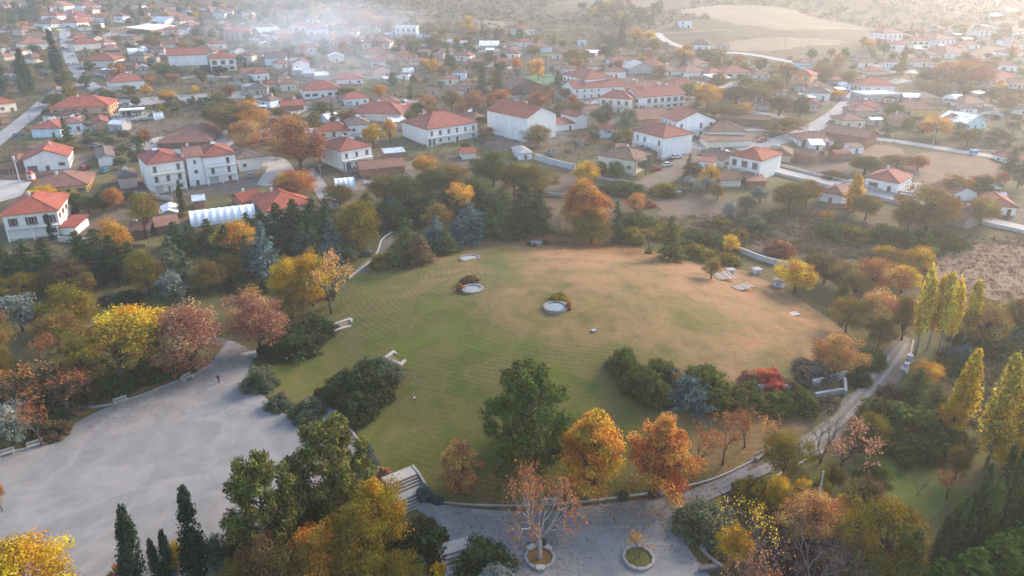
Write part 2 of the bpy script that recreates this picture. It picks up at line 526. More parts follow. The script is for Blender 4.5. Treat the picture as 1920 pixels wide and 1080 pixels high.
# ------------------------------------------------------------------ trees: prototypes
def nrm(a):
    return a / (np.linalg.norm(a, axis=1, keepdims=True) + 1e-9)
def rhombi(P, Nn, T, L, W):
    B = np.cross(Nn, T)
    V = np.stack([P - T * L[:, None] / 2, P + B * W[:, None] / 2, P + T * L[:, None] / 2, P - B * W[:, None] / 2], 1).reshape(-1, 3)
    return V, np.arange(len(V)).reshape(-1, 4)
def leaf_clumps(rg, C, Rd, cid, n_per, leaf, outb=1.0, up=0.35, aspect=0.62, shell=0.45, tan_dir=None):
    """leaf-sized faces spread through ellipsoid clumps"""
    n = len(C)
    D = nrm(rg.normal(size=(n * n_per, 3)))
    rr = rg.random(n * n_per) ** shell
    idx = np.repeat(np.arange(n), n_per)
    P = C[idx] + D * rr[:, None] * Rd[idx]
    Nn = nrm(D * outb + rg.normal(size=D.shape) * 0.65 + np.array([0, 0, up]))
    T = rg.normal(size=D.shape) if tan_dir is None else tan_dir(P, D, rg)
    T = nrm(T - Nn * np.sum(T * Nn, 1, keepdims=True))
    L = leaf * (0.5 + 1.0 * rg.random(len(P)) ** 1.5)
    V, F = rhombi(P, Nn, T, L, L * aspect)
    return V, F, rg.random(len(P)), cid[idx]
PROTO = {}
def add_proto(kind, trunk_me, crown_me, h, w, twig=None):
    PROTO.setdefault(kind, []).append((trunk_me, crown_me, h, w, twig))
def limb(mb, a, b, r0, r1, rg, sag=0.08, n=5):
    a, b = Vector(a), Vector(b)
    L = (b - a).length
    mid = a.lerp(b, 0.5) + Vector((rg.normal() * L * 0.06, rg.normal() * L * 0.06, L * sag))
    mb.tube([a, mid, b], [r0, (r0 + r1) / 2, r1], n)
def broadleaf(kind, seed, Hh=10.0, W=8.5, bare=0.22, nc=46, per=120, leaf=0.42, power=1.0, cr=(0.15, 0.24), top=0.0, limbs=14, lower=-0.95):
    rg = np.random.default_rng(seed)
    zc = Hh * (bare + (1 - bare) * 0.48); rz = Hh * (1 - bare) * 0.5; rx = W / 2
    C, Rd = [], []
    lob = rg.normal(size=(7, 3)); lob /= np.linalg.norm(lob, axis=1, keepdims=True)
    la = rg.uniform(-0.26, 0.26, 7)
    for k in range(nc):
        d = rg.normal(size=3); d /= np.linalg.norm(d)
        if d[2] < lower: d[2] = abs(d[2])
        q = (0.40 + 0.52 * rg.random() ** 0.7) * (1 + float(np.sum(la * np.clip(lob @ d, 0, 1) ** 3)) * 1.6)
        x, y, z = d[0] * rx * q, d[1] * rx * q, d[2] * rz * q
        if top:                                   # narrow towards the top
            s = 1 - top * max(0, (z / rz + 0.1))
            x *= s; y *= s
        r = W * rg.uniform(*cr)
        C.append((x, y, zc + z)); Rd.append((r, r, r * rg.uniform(0.6, 0.85)))
    C, Rd = np.array(C), np.array(Rd)
    C[:, 2] = np.maximum(C[:, 2], Rd[:, 2] * 0.9 + bare * Hh * 0.6)
    V, F, va, cl = leaf_clumps(rg, C, Rd, rg.random(nc), per, leaf)
    crown = mesh_np(kind + '_crown', V, F, ['leaf'], {'var': va, 'clump': cl})
    mb = MB()
    r0 = 0.028 * Hh
    th = max(bare, 0.05) * Hh
    lean = rg.normal(size=2) * 0.25
    mb.tube([(0, 0, -0.4), (lean[0] * 0.4, lean[1] * 0.4, th), (lean[0], lean[1], zc), (lean[0] * 1.3, lean[1] * 1.3, zc + rz * 0.5)], [r0 * 1.3, r0, r0 * 0.6, r0 * 0.15], 7)
    for k in rg.permutation(nc)[:limbs]:
        z0 = th * 0.85 + rg.random() * (zc - th)
        limb(mb, (lean[0] * 0.5, lean[1] * 0.5, z0), tuple(C[k]), r0 * 0.45, r0 * 0.10, rg)
    add_proto(kind, mb.mesh(kind + '_trunk', ['bark'], True), crown, Hh, W)
def conifer(kind, seed, Hh=12.0, W=6.5, droop=0.25, layers=17, per_branch=9, spray=0.75, irr=0.22, power=0.85, start=0.03, curl=0.0, asp=0.36):
    rg = np.random.default_rng(seed)
    Ps, Ts, Ns, Ls, va, cl = [], [], [], [], [], []
    mb = MB()
    mb.tube([(0, 0, -0.4), (0, 0, Hh * 0.55), (0, 0, Hh * 0.99)], [0.03 * Hh * 0.8, 0.015 * Hh, 0.004 * Hh], 6)
    for k in range(layers):
        u = start + (1 - start) * (k + rg.random() * 0.6) / layers
        rad = W / 2 * (1 - u) ** power + 0.12
        nb = int(7 + 9 * (1 - u))
        for j in range(nb):
            az = rg.random() * 2 * math.pi
            L = rad * (1 + rg.normal() * irr)
            if L < 0.15: continue
            d = np.array([math.cos(az), math.sin(az), 0])
            side = np.array([-d[1], d[0], 0])
            z0 = u * Hh
            c_ = rg.random()
            nsp = int(per_branch * (0.35 + L / (W / 2)))
            for q in range(nsp):
                s = (0.25 + 0.75 * (q + rg.random()) / nsp)
                zz = z0 - droop * L * s ** 1.5 + curl * L * s ** 3 + 0.15 * L * s
                pnt = d * L * s + side * rg.normal() * 0.16 * L * (1.1 - s * 0.6) + np.array([0, 0, zz + rg.normal() * 0.08])
                tdir = d + side * rg.normal() * 0.6 + np.array([0, 0, -droop + 0.15 + curl * 1.5 + rg.normal() * 0.25])
                Ps.append(pnt); Ts.append(tdir); Ns.append(np.array([0, 0, 1.0]) + d * 0.5 + rg.normal(size=3) * 0.45)
                Ls.append(spray * (0.6 + 0.7 * rg.random()))
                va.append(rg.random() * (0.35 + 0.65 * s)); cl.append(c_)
            if k % 2 == 0 and j % 2 == 0:
                mb.tube([(0, 0, z0), tuple(d * L * 0.8 + np.array([0, 0, z0 - droop * L * 0.5]))], [0.05, 0.015], 3)
    P, T, Nn, L = map(np.array, (Ps, Ts, Ns, Ls))
    Nn = nrm(Nn); T = nrm(T); T = nrm(T - Nn * np.sum(T * Nn, 1, keepdims=True))
    P[:, 2] = np.maximum(P[:, 2], 0.1)
    V, F = rhombi(P, Nn, T, L, L * asp)
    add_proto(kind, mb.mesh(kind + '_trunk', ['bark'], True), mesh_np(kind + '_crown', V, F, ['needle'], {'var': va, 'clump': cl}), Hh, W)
def column(kind, seed, Hh=12.0, W=2.4, n=4200, leaf=0.42, mat='needle', prof=None, bare=0.02, aspect=0.45, bumpy=0.35):
    rg = np.random.default_rng(seed)
    prof = prof or (lambda u: (np.minimum(1, (u + 0.05) * 3.2) ** 0.6) * (1 - u) ** 0.80 * 1.25)
    nc = 70
    cu = np.sort(rg.random(nc)) ** 0.9
    caz = rg.random(nc) * 2 * math.pi
    rad = prof(cu) * W / 2
    C = np.stack([np.cos(caz) * rad * 0.62, np.sin(caz) * rad * 0.62, Hh * (bare + (1 - bare) * cu * 0.97)], 1)
    rr = 0.16 * W + rad * bumpy
    Rd = np.stack([rr, rr, rr * 2.1], 1)
    up = lambda P, D, r: np.array([0, 0, 1.0]) + D * 0.35 + r.normal(size=D.shape) * 0.35
    V, F, va, cl = leaf_clumps(rg, C, Rd, rg.random(nc), n // nc, leaf, up=0.25, aspect=aspect, tan_dir=up)
    V[:, 2] = np.maximum(V[:, 2], 0.05)
    mb = MB()
    r0 = 0.016 * Hh
    mb.tube([(0, 0, -0.4), (0.05, 0.02, Hh * 0.5), (0.0, 0.05, Hh * 0.96)], [r0, r0 * 0.7, r0 * 0.12], 6)
    for k in range(0, nc, 3):
        z0 = max(Hh * bare * 0.8, C[k][2] - 1.6)
        mb.tube([(0, 0, z0), tuple(C[k])], [r0 * 0.3, r0 * 0.08], 4)
    add_proto(kind, mb.mesh(kind + '_trunk', ['bark'], True), mesh_np(kind + '_crown', V, F, [mat], {'var': va, 'clump': cl}), Hh, W)
def pine(kind, seed, Hh=14.0, W=11.0, nc=125, per=110):
    rg = np.random.default_rng(seed)
    mb = MB()
    mb.tube([(0, 0, -0.4), (0.2, 0.1, Hh * 0.4), (0.1, -0.1, Hh * 0.75), (0.3, 0, Hh * 0.96)], [0.36, 0.28, 0.16, 0.04], 7)
    C, Rd = [], []
    for k in range(nc):
        u = 0.10 + 0.88 * (k + rg.random()) / nc
        az = k * 2.39996 + rg.normal() * 0.3
        L = W / 2 * math.sqrt(max(0.02, 1 - ((u - 0.36) / 0.66) ** 2)) * (0.40 + 0.62 * rg.random())
        p_ = (math.cos(az) * L, math.sin(az) * L, Hh * u + 0.12 * L)
        r = W * rg.uniform(0.09, 0.145) * (1.15 - 0.45 * u)
        C.append(p_); Rd.append((r, r, r * 0.72))
        if k % 2 == 0:
            limb(mb, (0.12, 0, Hh * u * 0.86), p_, 0.10, 0.03, rg, 0.02, 4)
    C, Rd = np.array(C), np.array(Rd)
    rad = lambda P, D, r: D * 0.8 + np.array([0, 0, 0.7]) + r.normal(size=D.shape) * 0.5
    V, F, va, cl = leaf_clumps(rg, C, Rd, rg.random(nc), per, 0.62, up=0.3, aspect=0.26, tan_dir=rad, shell=0.55)
    V2, F2, va2, cl2 = leaf_clumps(rg, C, Rd * 0.85, rg.random(nc), 40, 0.5, up=0.5, aspect=0.5)
    V = np.concatenate([V, V2]); F = np.concatenate([F, F2 + len(V) - len(V2)])
    add_proto(kind, mb.mesh(kind + '_trunk', ['bark'], True), mesh_np(kind + '_crown', V, F, ['needle'], {'var': np.concatenate([va, va2 * 0.5]), 'clump': np.concatenate([cl, cl2])}), Hh, W)
def twiggy(kind, seed, Hh=9.0, W=7.5, depth_=5, leaves=900, leaf=0.30, spread=0.62, r0=0.22, stems=1, hang=0.0, tilt=0.35, base=-0.3):
    """open crown: branching limbs and fine twigs with thin remaining leaves"""
    rg = np.random.default_rng(seed)
    mb, tw = MB(), MB()
    tips = []
    def grow(p, d, L, r, lev):
        p2 = p + d * L
        (mb if lev < 3 else tw).tube([p, p.lerp(p2, 0.5) + Vector(rg.normal(size=3)) * L * 0.05, p2], [r, r * 0.82, r * 0.62], 6 if lev < 2 else 4 if lev < 3 else 3, 0, lev == 0)
        if lev >= 2:
            tips.append((p2, d)); tips.append((p.lerp(p2, 0.6), d))
        if lev == depth_:
            return
        nb = 3 if lev < 2 else (3 if rg.random() < 0.55 else 2)
        for k in range(nb):
            a = Vector(rg.normal(size=3)); a = (a - d * a.dot(d)).normalized()
            nd = (d + a * spread * (0.7 + 0.7 * rg.random()) + Vector((0, 0, 0.12 - hang * lev))).normalized()
            grow(p2 if k else p.lerp(p2, 0.7 + 0.3 * rg.random()), nd, L * rg.uniform(0.66, 0.86), r * 0.62 * (0.6 if lev >= 2 else 1), lev + 1)
    for s in range(stems):
        q = (s + rg.random() * 0.6) * 6.28 / stems
        d0 = Vector((math.cos(q) * tilt, math.sin(q) * tilt, 1)).normalized() if stems > 1 else Vector((rg.normal() * 0.05, rg.normal() * 0.05, 1)).normalized()
        grow(Vector((0, 0, base)), d0, Hh * (0.27 if stems == 1 else 0.24), r0 / math.sqrt(stems), 0)
    if base > 0: mb.tube([(0, 0, -0.4), (0, 0, base + 0.2)], [r0 * 1.2, r0], 8)
    V = np.array([v for v in mb.v] + [v for v in tw.v])
    hh = V[:, 2].max(); ww = (np.ptp(V[:, 0]) + np.ptp(V[:, 1])) / 2
    P = np.array([t_[0] for t_ in tips])
    k = rg.integers(0, len(P), leaves)
    cidt = rg.random(len(P))
    P = P[k] + rg.normal(size=(leaves, 3)) * 0.22
    Nn = nrm(rg.normal(size=P.shape) + np.array([0, 0, 0.5])); T = rg.normal(size=P.shape)
    T = nrm(T - Nn * np.sum(T * Nn, 1, keepdims=True))
    L = leaf * (0.6 + 0.8 * rg.random(leaves))
    V, F = rhombi(P, Nn, T, L, L * 0.6)
    add_proto(kind, mb.mesh(kind + '_trunk', ['bark'], True), mesh_np(kind + '_crown', V, F, ['leaf'], {'var': rg.random(leaves), 'clump': cidt[k]}), hh, ww, tw.mesh(kind + '_twigs', ['bark']))
def shrub(kind, seed, Hh=3.0, W=5.0, nc=80, per=95, leaf=0.25, rough=0.10, mat='leaf', asp=0.55):
    rg = np.random.default_rng(seed)
    D = rg.normal(size=(nc, 3)); D[:, 2] = np.abs(D[:, 2]); D = nrm(D)
    q = (0.58 + 0.26 * rg.random(nc) + rough * rg.normal(size=nc) * 0.5)
    C = D * q[:, None] * np.array([W / 2, W / 2, Hh * 0.9])
    C[: nc // 4, 2] *= 0.3
    r = W * rg.uniform(0.08, 0.13, nc)
    Rd = np.stack([r, r, r * Hh / W * 1.5], 1)
    C[:, 2] = np.maximum(C[:, 2], Rd[:, 2] * 0.8)
    V, F, va, cl = leaf_clumps(rg, C, Rd, rg.random(nc), per, leaf, up=0.4, aspect=asp, shell=0.4)
    V[:, 2] = np.maximum(V[:, 2], 0.02)
    mb = MB()
    for k in rg.permutation(nc)[:9]:
        limb(mb, (rg.normal() * 0.2, rg.normal() * 0.2, -0.2), tuple(C[k]), 0.07, 0.02, rg, 0.05, 4)
    add_proto(kind, mb.mesh(kind + '_trunk', ['bark']), mesh_np(kind + '_crown', V, F, [mat], {'var': va, 'clump': cl}), Hh, W)
for s in range(4):
    broadleaf('broad', 10 + s, 10, 8.5, 0.18, 60, 260, 0.27, limbs=22)
    broadleaf('far', 20 + s, 8, 7.5, 0.16, 30, 70, 0.62, cr=(0.17, 0.27), limbs=7)
    shrub('shrub', 70 + s)
for s in range(3):
    broadleaf('oval', 30 + s, 12, 8.6, 0.06, 96, 240, 0.28, top=0.80, cr=(0.10, 0.165), limbs=24)
    broadleaf('open', 40 + s, 9, 9.0, 0.30, 40, 110, 0.30, cr=(0.11, 0.18), limbs=30, lower=-0.45)
    broadleaf('olive', 50 + s, 5, 5.2, 0.18, 34, 85, 0.34, cr=(0.15, 0.22))
    conifer('fir', 60 + s, 12, 7.0, 0.22, 26, 12, 0.72, 0.26, power=0.60)
    conifer('bluefir', 64 + s, 11, 7.0, 0.42, 17, 11, 0.85, 0.28, curl=0.30, asp=0.30)
    column('cypress', 80 + s, 12, 2.6, 4600, 0.40)
    column('poplar', 84 + s, 15, 3.8, 4600, 0.48, 'leaf', lambda u: (np.minimum(1, (u + 0.08) * 2.6) ** 0.7) * (1 - u * 0.97) ** 0.75 * 1.15, 0.12, 0.6, 0.36)
    column('barepoplar', 87 + s, 16, 3.4, 3200, 0.46, 'leaf', lambda u: (np.minimum(1, (u + 0.12) * 2.2) ** 0.7) * (1 - u * 0.97) ** 0.6 * 1.1, 0.30, 0.6, 0.30)
    pine('pine', 90 + s)
    twiggy('sparse', 95 + s, 9, 7.5, 5, 850, 0.28, 0.60)
    twiggy('bare', 100 + s, 8, 6.5, 5, 520, 0.17, 0.55, 0.18, 3)
twiggy('plane', 124, 9, 9, 4, 1900, 0.26, 0.60, 0.26, 7, tilt=0.95, base=2.0)
for s in range(2):
    conifer('creep', 130 + s, 4, 8.0, 0.30, 9, 16, 0.80, 0.30, power=0.6, curl=0.25, asp=0.26)
    conifer('feather', 134 + s, 11, 5.5, -0.25, 18, 11, 0.85, 0.22, power=0.6, curl=0.1, asp=0.24)

KINDN = {'broad': ('broadleaf_tree', 'broadleaf tree'), 'far': ('garden_tree', 'garden tree'), 'oval': ('plane_tree', 'dense tapering plane tree'), 'open': ('open_crowned_tree', 'open-crowned tree'),
         'olive': ('olive_tree', 'olive tree'), 'fir': ('conifer_tree', 'conifer'), 'bluefir': ('blue_cedar_tree', 'drooping cedar'), 'cypress': ('cypress_tree', 'columnar cypress'), 'poplar': ('poplar_tree', 'poplar'),
         'barepoplar': ('poplar_tree', 'poplar with pale bare trunk'), 'pine': ('pine_tree', 'pine tree'), 'sparse': ('thin_tree', 'thinning tree with visible twigs'), 'bare': ('bare_tree', 'many-stemmed bare tree'), 'plane': ('white_limbed_tree', 'white-limbed tree'),
         'shrub': ('shrub', 'rounded shrub'), 'creep': ('creeping_juniper', 'creeping juniper'), 'feather': ('feathery_conifer', 'feathery conifer')}
LEAFC = {'gold': (0.56, 0.295, 0.045), 'yellow': (0.58, 0.37, 0.025), 'lemon': (0.50, 0.36, 0.045), 'orange': (0.46, 0.195, 0.05), 'rust': (0.32, 0.13, 0.055), 'pink': (0.38, 0.195, 0.115), 'copper': (0.34, 0.155, 0.055),
         'yellow-green': (0.215, 0.165, 0.022), 'ochre': (0.255, 0.170, 0.045), 'green': (0.088, 0.108, 0.024), 'dark green': (0.058, 0.074, 0.028), 'deep green': (0.024, 0.040, 0.022), 'pine green': (0.115, 0.118, 0.028),
         'blue-green': (0.095, 0.145, 0.135), 'silver': (0.20, 0.23, 0.20), 'grey-green': (0.115, 0.132, 0.075), 'brown': (0.145, 0.095, 0.045), 'plum': (0.130, 0.085, 0.072), 'red': (0.42, 0.075, 0.055),
         'fresh green': (0.085, 0.125, 0.018), 'grey-brown': (0.17, 0.135, 0.10), 'tan': (0.48, 0.26, 0.09)}
BARK = {'barepoplar': (0.48, 0.45, 0.40), 'poplar': (0.42, 0.39, 0.34), 'plane': (0.46, 0.40, 0.35), 'sparse': (0.13, 0.10, 0.085), 'bare': (0.26, 0.20, 0.18)}
_tc = {}
def plural(s):
    return s + ('es' if s.endswith('s') else 's')
TREES = []; LAB = []
def tree(kind, x, yt, yb, w, c, alpha=1.0, at=None, size=None, label=None, group=None):
    """x, top, foot and width in the photo give the real place, height and spread of the tree"""
    i = _tc.get(kind, 0); _tc[kind] = i + 1
    tm, cm, ph, pw, twm = PROTO[kind][i % len(PROTO[kind])]
    rg = random.Random(i * 77 + len(kind) * 13)
    if at is None:
        if kind in ('shrub', 'creep'): yb = max(yb - 0.12 * w, yt + 0.50 * (yb - yt))
        elif kind in ('fir', 'bluefir', 'oval', 'feather'): yb = yb - 0.10 * w
        p_ = G(x, yb)
        h = max(0.8, top_z(p_, yt) - p_.z)
        ww = w * depth(p_) / FPX
        if kind == 'shrub': h *= 0.90; ww *= 1.14
    else:
        p_, (h, ww) = at, size
    nm, lb = KINDN[kind]
    small = kind in ('shrub', 'creep')
    root = bpy.data.objects.new(nm, None)
    col.objects.link(root)
    root.empty_display_size = 0.5
    root.location = p_
    lean = 0.045 if not small else 0.0
    root.rotation_euler = (rg.uniform(-lean, lean), rg.uniform(-lean, lean), rg.random() * 6.28)
    k = rg.uniform(0.95, 1.05)
    root.scale = (ww / pw * k, ww / pw / k, h / ph)
    lc = LEAFC[c]
    j = rg.uniform(0.88, 1.12)
    link('stem' if small else 'trunk', tm, root, colr=BARK.get(kind, (0.11, 0.085, 0.065)))
    if twm is not None:
        link('twig', twm, root, colr=tuple(v * 0.85 for v in BARK.get(kind, (0.2, 0.15, 0.12))))['kind'] = 'stuff'
    link('foliage' if small else 'crown', cm, root, colr=(lc[0] * j, lc[1] * j, lc[2] * j, alpha))
    if label is None:
        sz = ('low ' if h < 1.6 else 'tall ' if h > 4.5 else '') if small else ('small ' if h < 5.5 else 'tall ' if h > 13.5 else '')
        mixd = ' and green' if alpha < 0.75 and c not in ('green',) else ''
        label = f"{sz}{c}{mixd} {lb} near {place_of(p_)}"
    tag(root, label, 'shrub' if small else 'tree', group or plural(label.split(' near ')[0].replace('small ', '').replace('tall ', '').replace('low ', '')))
    TREES.append((p_.x, p_.y, ww / 2)); LAB.append((root, h, ww))
    return root

# ------------------------------------------------------------------ the ground
xs = np.concatenate([np.arange(-3400, -1000, 160), np.arange(-1000, -260, 10), np.arange(-260, 260, 2.5), np.arange(260, 1000, 10), np.arange(1000, 3401, 160)])
ys = np.concatenate([np.arange(-500, 20, 40), np.arange(20, 300, 2.5), np.arange(300, 1000, 7), np.arange(1000, 2000, 30), np.arange(2000, 4400, 200)])
XX, YY = np.meshgrid(xs, ys)
ZZ = Hn(XX, YY)
nx_, ny_ = len(xs), len(ys)
ii = (np.arange(ny_ - 1)[:, None] * nx_ + np.arange(nx_ - 1)[None, :]).ravel()
FF = np.stack([ii, ii + 1, ii + 1 + nx_, ii + nx_], 1)
tag(link('terrain', mesh_np('terrain', np.stack([XX.ravel(), YY.ravel(), ZZ.ravel()], 1), FF, ['terrain_field'], None, True)), kind='structure')

def inside(pts, poly):
    x, y = pts[:, 0], pts[:, 1]
    r = np.zeros(len(pts), bool)
    n = len(poly)
    for k in range(n):
        x1, y1 = poly[k]; x2, y2 = poly[(k + 1) % n]
        c = ((y1 > y) != (y2 > y)) & (x < (x2 - x1) * (y - y1) / (y2 - y1 + 1e-12) + x1)
        r ^= c
    return r
def smooth_poly(pts, n=2, closed=True):
    pts = [np.array(p[:2], float) for p in pts]
    for _ in range(n):
        q = []
        L = len(pts)
        rng = range(L) if closed else range(L - 1)
        if not closed: q.append(pts[0])
        for k in rng:
            a, b = pts[k], pts[(k + 1) % L]
            q += [a * 0.75 + b * 0.25, a * 0.25 + b * 0.75]
        if not closed: q.append(pts[-1])
        pts = q
    return pts
def drape(name, poly, mat, step, dz, kind='structure', jag=0.0):
    """a sheet with the given outline (world metres) laid on the terrain"""
    rg = np.random.default_rng(len(name) * 7 + 1)
    P = [np.array(p[:2], float) for p in poly]
    B = []
    for k in range(len(P)):
        a, b = P[k], P[(k + 1) % len(P)]
        n = max(1, int(np.linalg.norm(b - a) / step))
        for j in range(n):
            B.append(a + (b - a) * j / n + (rg.normal(size=2) * jag if jag else 0))
    B = np.array(B)
    x0, y0 = B.min(0); x1, y1 = B.max(0)
    gx, gy = np.meshgrid(np.arange(x0, x1, step), np.arange(y0, y1, step))
    Q = np.stack([gx.ravel(), gy.ravel()], 1)
    Q = Q[inside(Q, B)]
    pts = [Vector(p) for p in np.concatenate([B, Q])]
    nb = len(B)
    r = delaunay_2d_cdt(pts, [], [list(range(nb))], 1, 1e-4)
    V2 = np.array([(v.x, v.y) for v in r[0]])
    V = np.column_stack([V2, Hn(V2[:, 0], V2[:, 1]) + dz])
    me = bpy.data.meshes.new(name)
    fs = []
    for f in r[2]:
        a, b, c = V2[f[0]], V2[f[1]], V2[f[2]]
        fs.append(tuple(f) if (b[0] - a[0]) * (c[1] - a[1]) - (b[1] - a[1]) * (c[0] - a[0]) > 0 else tuple(reversed(f)))
    me.from_pydata([tuple(v) for v in V], [], fs)
    me.materials.append(MAT[mat])
    me.polygons.foreach_set('use_smooth', [True] * len(me.polygons))
    me.update()
    return tag(link(name, me), kind=kind)
def pxpoly(pts):
    return [tuple(G(a, b)[:2]) for a, b in pts]
drape('park_ground', pxpoly([(-260, 520), (0, 500), (250, 500), (520, 455), (720, 415), (1010, 440), (1200, 440), (1400, 480), (1500, 520), (1640, 560), (1760, 640), (2160, 640), (2260, 1180), (-460, 1180)]), 'park_grass', 2.5, 0.06)
LAWN = [(508, 660), (560, 590), (640, 530), (760, 474), (900, 448), (1000, 438), (1150, 452), (1280, 488), (1380, 498), (1470, 545), (1560, 600), (1612, 650), (1604, 690), (1590, 706), (1545, 782), (1480, 832), (1400, 868), (1330, 900), (1240, 922), (1150, 934),
        (1060, 944), (985, 948), (910, 948), (840, 944), (795, 932), (750, 895), (705, 868), (655, 800), (600, 772), (520, 764), (500, 742), (490, 715)]
drape('mound_lawn', smooth_poly(pxpoly(LAWN), 1), 'mound_lawn', 2.0, 0.12, jag=0.25)
PLAZA = [(428, 636), (468, 655), (478, 672), (462, 705), (478, 734), (500, 748), (520, 772), (565, 792), (645, 800), (680, 838), (705, 872), (745, 898), (736, 914), (700, 905), (640, 925), (560, 962), (470, 1012), (425, 1080), (390, 1180), (200, 1180), (-160, 1180), (-160, 850),
         (-20, 850), (60, 842), (108, 832), (128, 802), (190, 768), (258, 745), (345, 712), (392, 688), (418, 655)]
drape('gravel_plaza', smooth_poly(pxpoly(PLAZA), 1), 'gravel', 1.6, 0.20, jag=0.10)
drape('side_path', smooth_poly(pxpoly([(428, 636), (432, 652), (380, 642), (300, 628), (180, 618), (140, 618), (60, 600), (60, 594), (145, 606), (200, 608), (310, 616), (390, 630)]), 1), 'dirt', 2.0, 0.10)
LOWER = [(772, 952), (790, 938), (830, 948), (900, 958), (1000, 960), (1100, 952), (1200, 938), (1270, 930), (1330, 908), (1400, 875), (1480, 838), (1545, 795), (1580, 762), (1630, 705), (1664, 655), (1680, 632), (1712, 640), (1704, 690), (1662, 740),
         (1612, 782), (1570, 822), (1490, 866), (1420, 898), (1345, 930), (1290, 965), (1276, 1005), (1305, 1050), (1345, 1100), (1360, 1180), (880, 1180), (868, 1090), (850, 1040), (838, 1000), (805, 972)]
drape('lower_path', smooth_poly(pxpoly(LOWER), 1), 'gravel', 2.0, 0.18, jag=0.08)
drape('dirt_track', smooth_poly(pxpoly([(1395, 876), (1480, 836), (1545, 793), (1580, 760), (1630, 703), (1664, 653), (1680, 628), (1716, 638), (1706, 692), (1664, 742), (1614, 784), (1572, 824), (1492, 868), (1420, 900)]), 1), 'dirt', 2.0, 0.22, jag=0.35)
drape('footpath', smooth_poly(pxpoly([(652, 525), (672, 500), (700, 480), (712, 455), (740, 440), (750, 446), (728, 462), (716, 486), (690, 512), (664, 530)]), 1), 'dirt', 2.0, 0.11)
drape('trampled_strip', smooth_poly(pxpoly([(150, 735), (260, 712), (350, 690), (388, 684), (345, 708), (255, 742), (190, 764), (130, 790)]), 1), 'leaf_litter', 2.0, 0.13, jag=0.3)
drape('side_lawn', smooth_poly(pxpoly([(1620, 835), (1720, 850), (1790, 900), (1770, 960), (1700, 1000), (1640, 960), (1610, 900)]), 2), 'fresh_grass', 2.5, 0.08)
drape('bright_lawn', smooth_poly(pxpoly([(280, 560), (380, 575), (520, 545), (510, 530), (420, 545), (360, 590), (300, 590), (250, 545), (190, 530), (200, 515), (260, 530)]), 1), 'fresh_grass', 2.5, 0.06)
# fields and yards
FIELDS = [('ploughed_plot', [(1225, 372), (1300, 360), (1392, 372), (1370, 398), (1300, 412), (1235, 410)], 'soil'), ('playing_field', [(1690, 300), (1745, 282), (1885, 302), (1880, 345), (1800, 352), (1705, 348)], 'brown_field'),
          ('weed_field', [(1640, 470), (1780, 455), (2000, 470), (2000, 590), (1840, 560), (1680, 510)], 'brown_field'), ('bramble_ground', [(1240, 420), (1500, 400), (1700, 440), (1640, 500), (1480, 480), (1330, 460)], 'soil'),
          ('hill_field', [(1262, 22), (1330, 10), (1420, 10), (1490, 16), (1530, 34), (1590, 44), (1640, 56), (1540, 54), (1470, 58), (1420, 48), (1370, 46), (1320, 30)], 'tan_field'), ('threshing_field', [(1320, 90), (1350, 80), (1440, 70), (1520, 72), (1590, 76), (1580, 84), (1500, 88), (1470, 96), (1380, 96)], 'tan_field'),
          ('garden_plot', [(200, 232), (380, 224), (410, 240), (390, 256), (240, 258)], 'soil'), ('allotment', [(190, 52), (280, 50), (290, 62), (200, 64)], 'brown_field'), ('yard', [(460, 300), (530, 290), (560, 330), (520, 350), (465, 345)], 'concrete_ground'),
          ('slope_lawn', [(370, 368), (450, 342), (520, 352), (500, 385), (400, 392)], 'yard_grass'), ('orchard_ground', [(1015, 330), (1110, 335), (1120, 362), (1030, 366)], 'soil'), ('pasture', [(960, 70), (1080, 72), (1090, 82), (970, 84)], 'yard_grass'),
          ('meadow', [(1155, 88), (1240, 90), (1250, 102), (1160, 104)], 'tan_field'), ('park_green', [(1030, 250), (1180, 248), (1195, 266), (1050, 272)], 'leaf_litter'), ('vegetable_plot', [(800, 140), (930, 140), (935, 160), (800, 165)], 'yard_grass'),
          ('brown_lot', [(1560, 270), (1690, 274), (1700, 295), (1570, 292)], 'brown_field'), ('stubble', [(590, 4), (700, 8), (830, 20), (820, 28), (640, 16)], 'dirt'), ('dry_lot', [(140, 395), (240, 390), (260, 410), (160, 425)], 'soil'),
          ('shed_yard', [(1640, 235), (1790, 245), (1780, 262), (1640, 258)], 'yard_grass'), ('scrub_lot', [(860, 40), (940, 38), (960, 52), (870, 54)], 'tan_field')]
for nm, pl, mt in FIELDS:
    drape(nm, smooth_poly(pxpoly(pl), 1), mt, 5.0 if pl[0][1] < 340 else 3.0, 0.10, jag=2.0 if pl[0][1] < 110 else 0.5)
drape('sports_court', pxpoly([(962, 143), (1048, 138), (1056, 156), (966, 163)]), 'court_green', 4.0, 0.14)
drape('parking_lot', pxpoly([(222, 187), (300, 181), (392, 176), (400, 183), (335, 193), (226, 202)]), 'asphalt', 4.0, 0.14)
drape('paved_yard', pxpoly([(-20, 336), (60, 340), (40, 368), (-20, 385)]), 'concrete_ground', 3.0, 0.12)
drape('car_yard', pxpoly([(205, 214), (285, 206), (290, 222), (212, 230)]), 'concrete_ground', 3.0, 0.12)

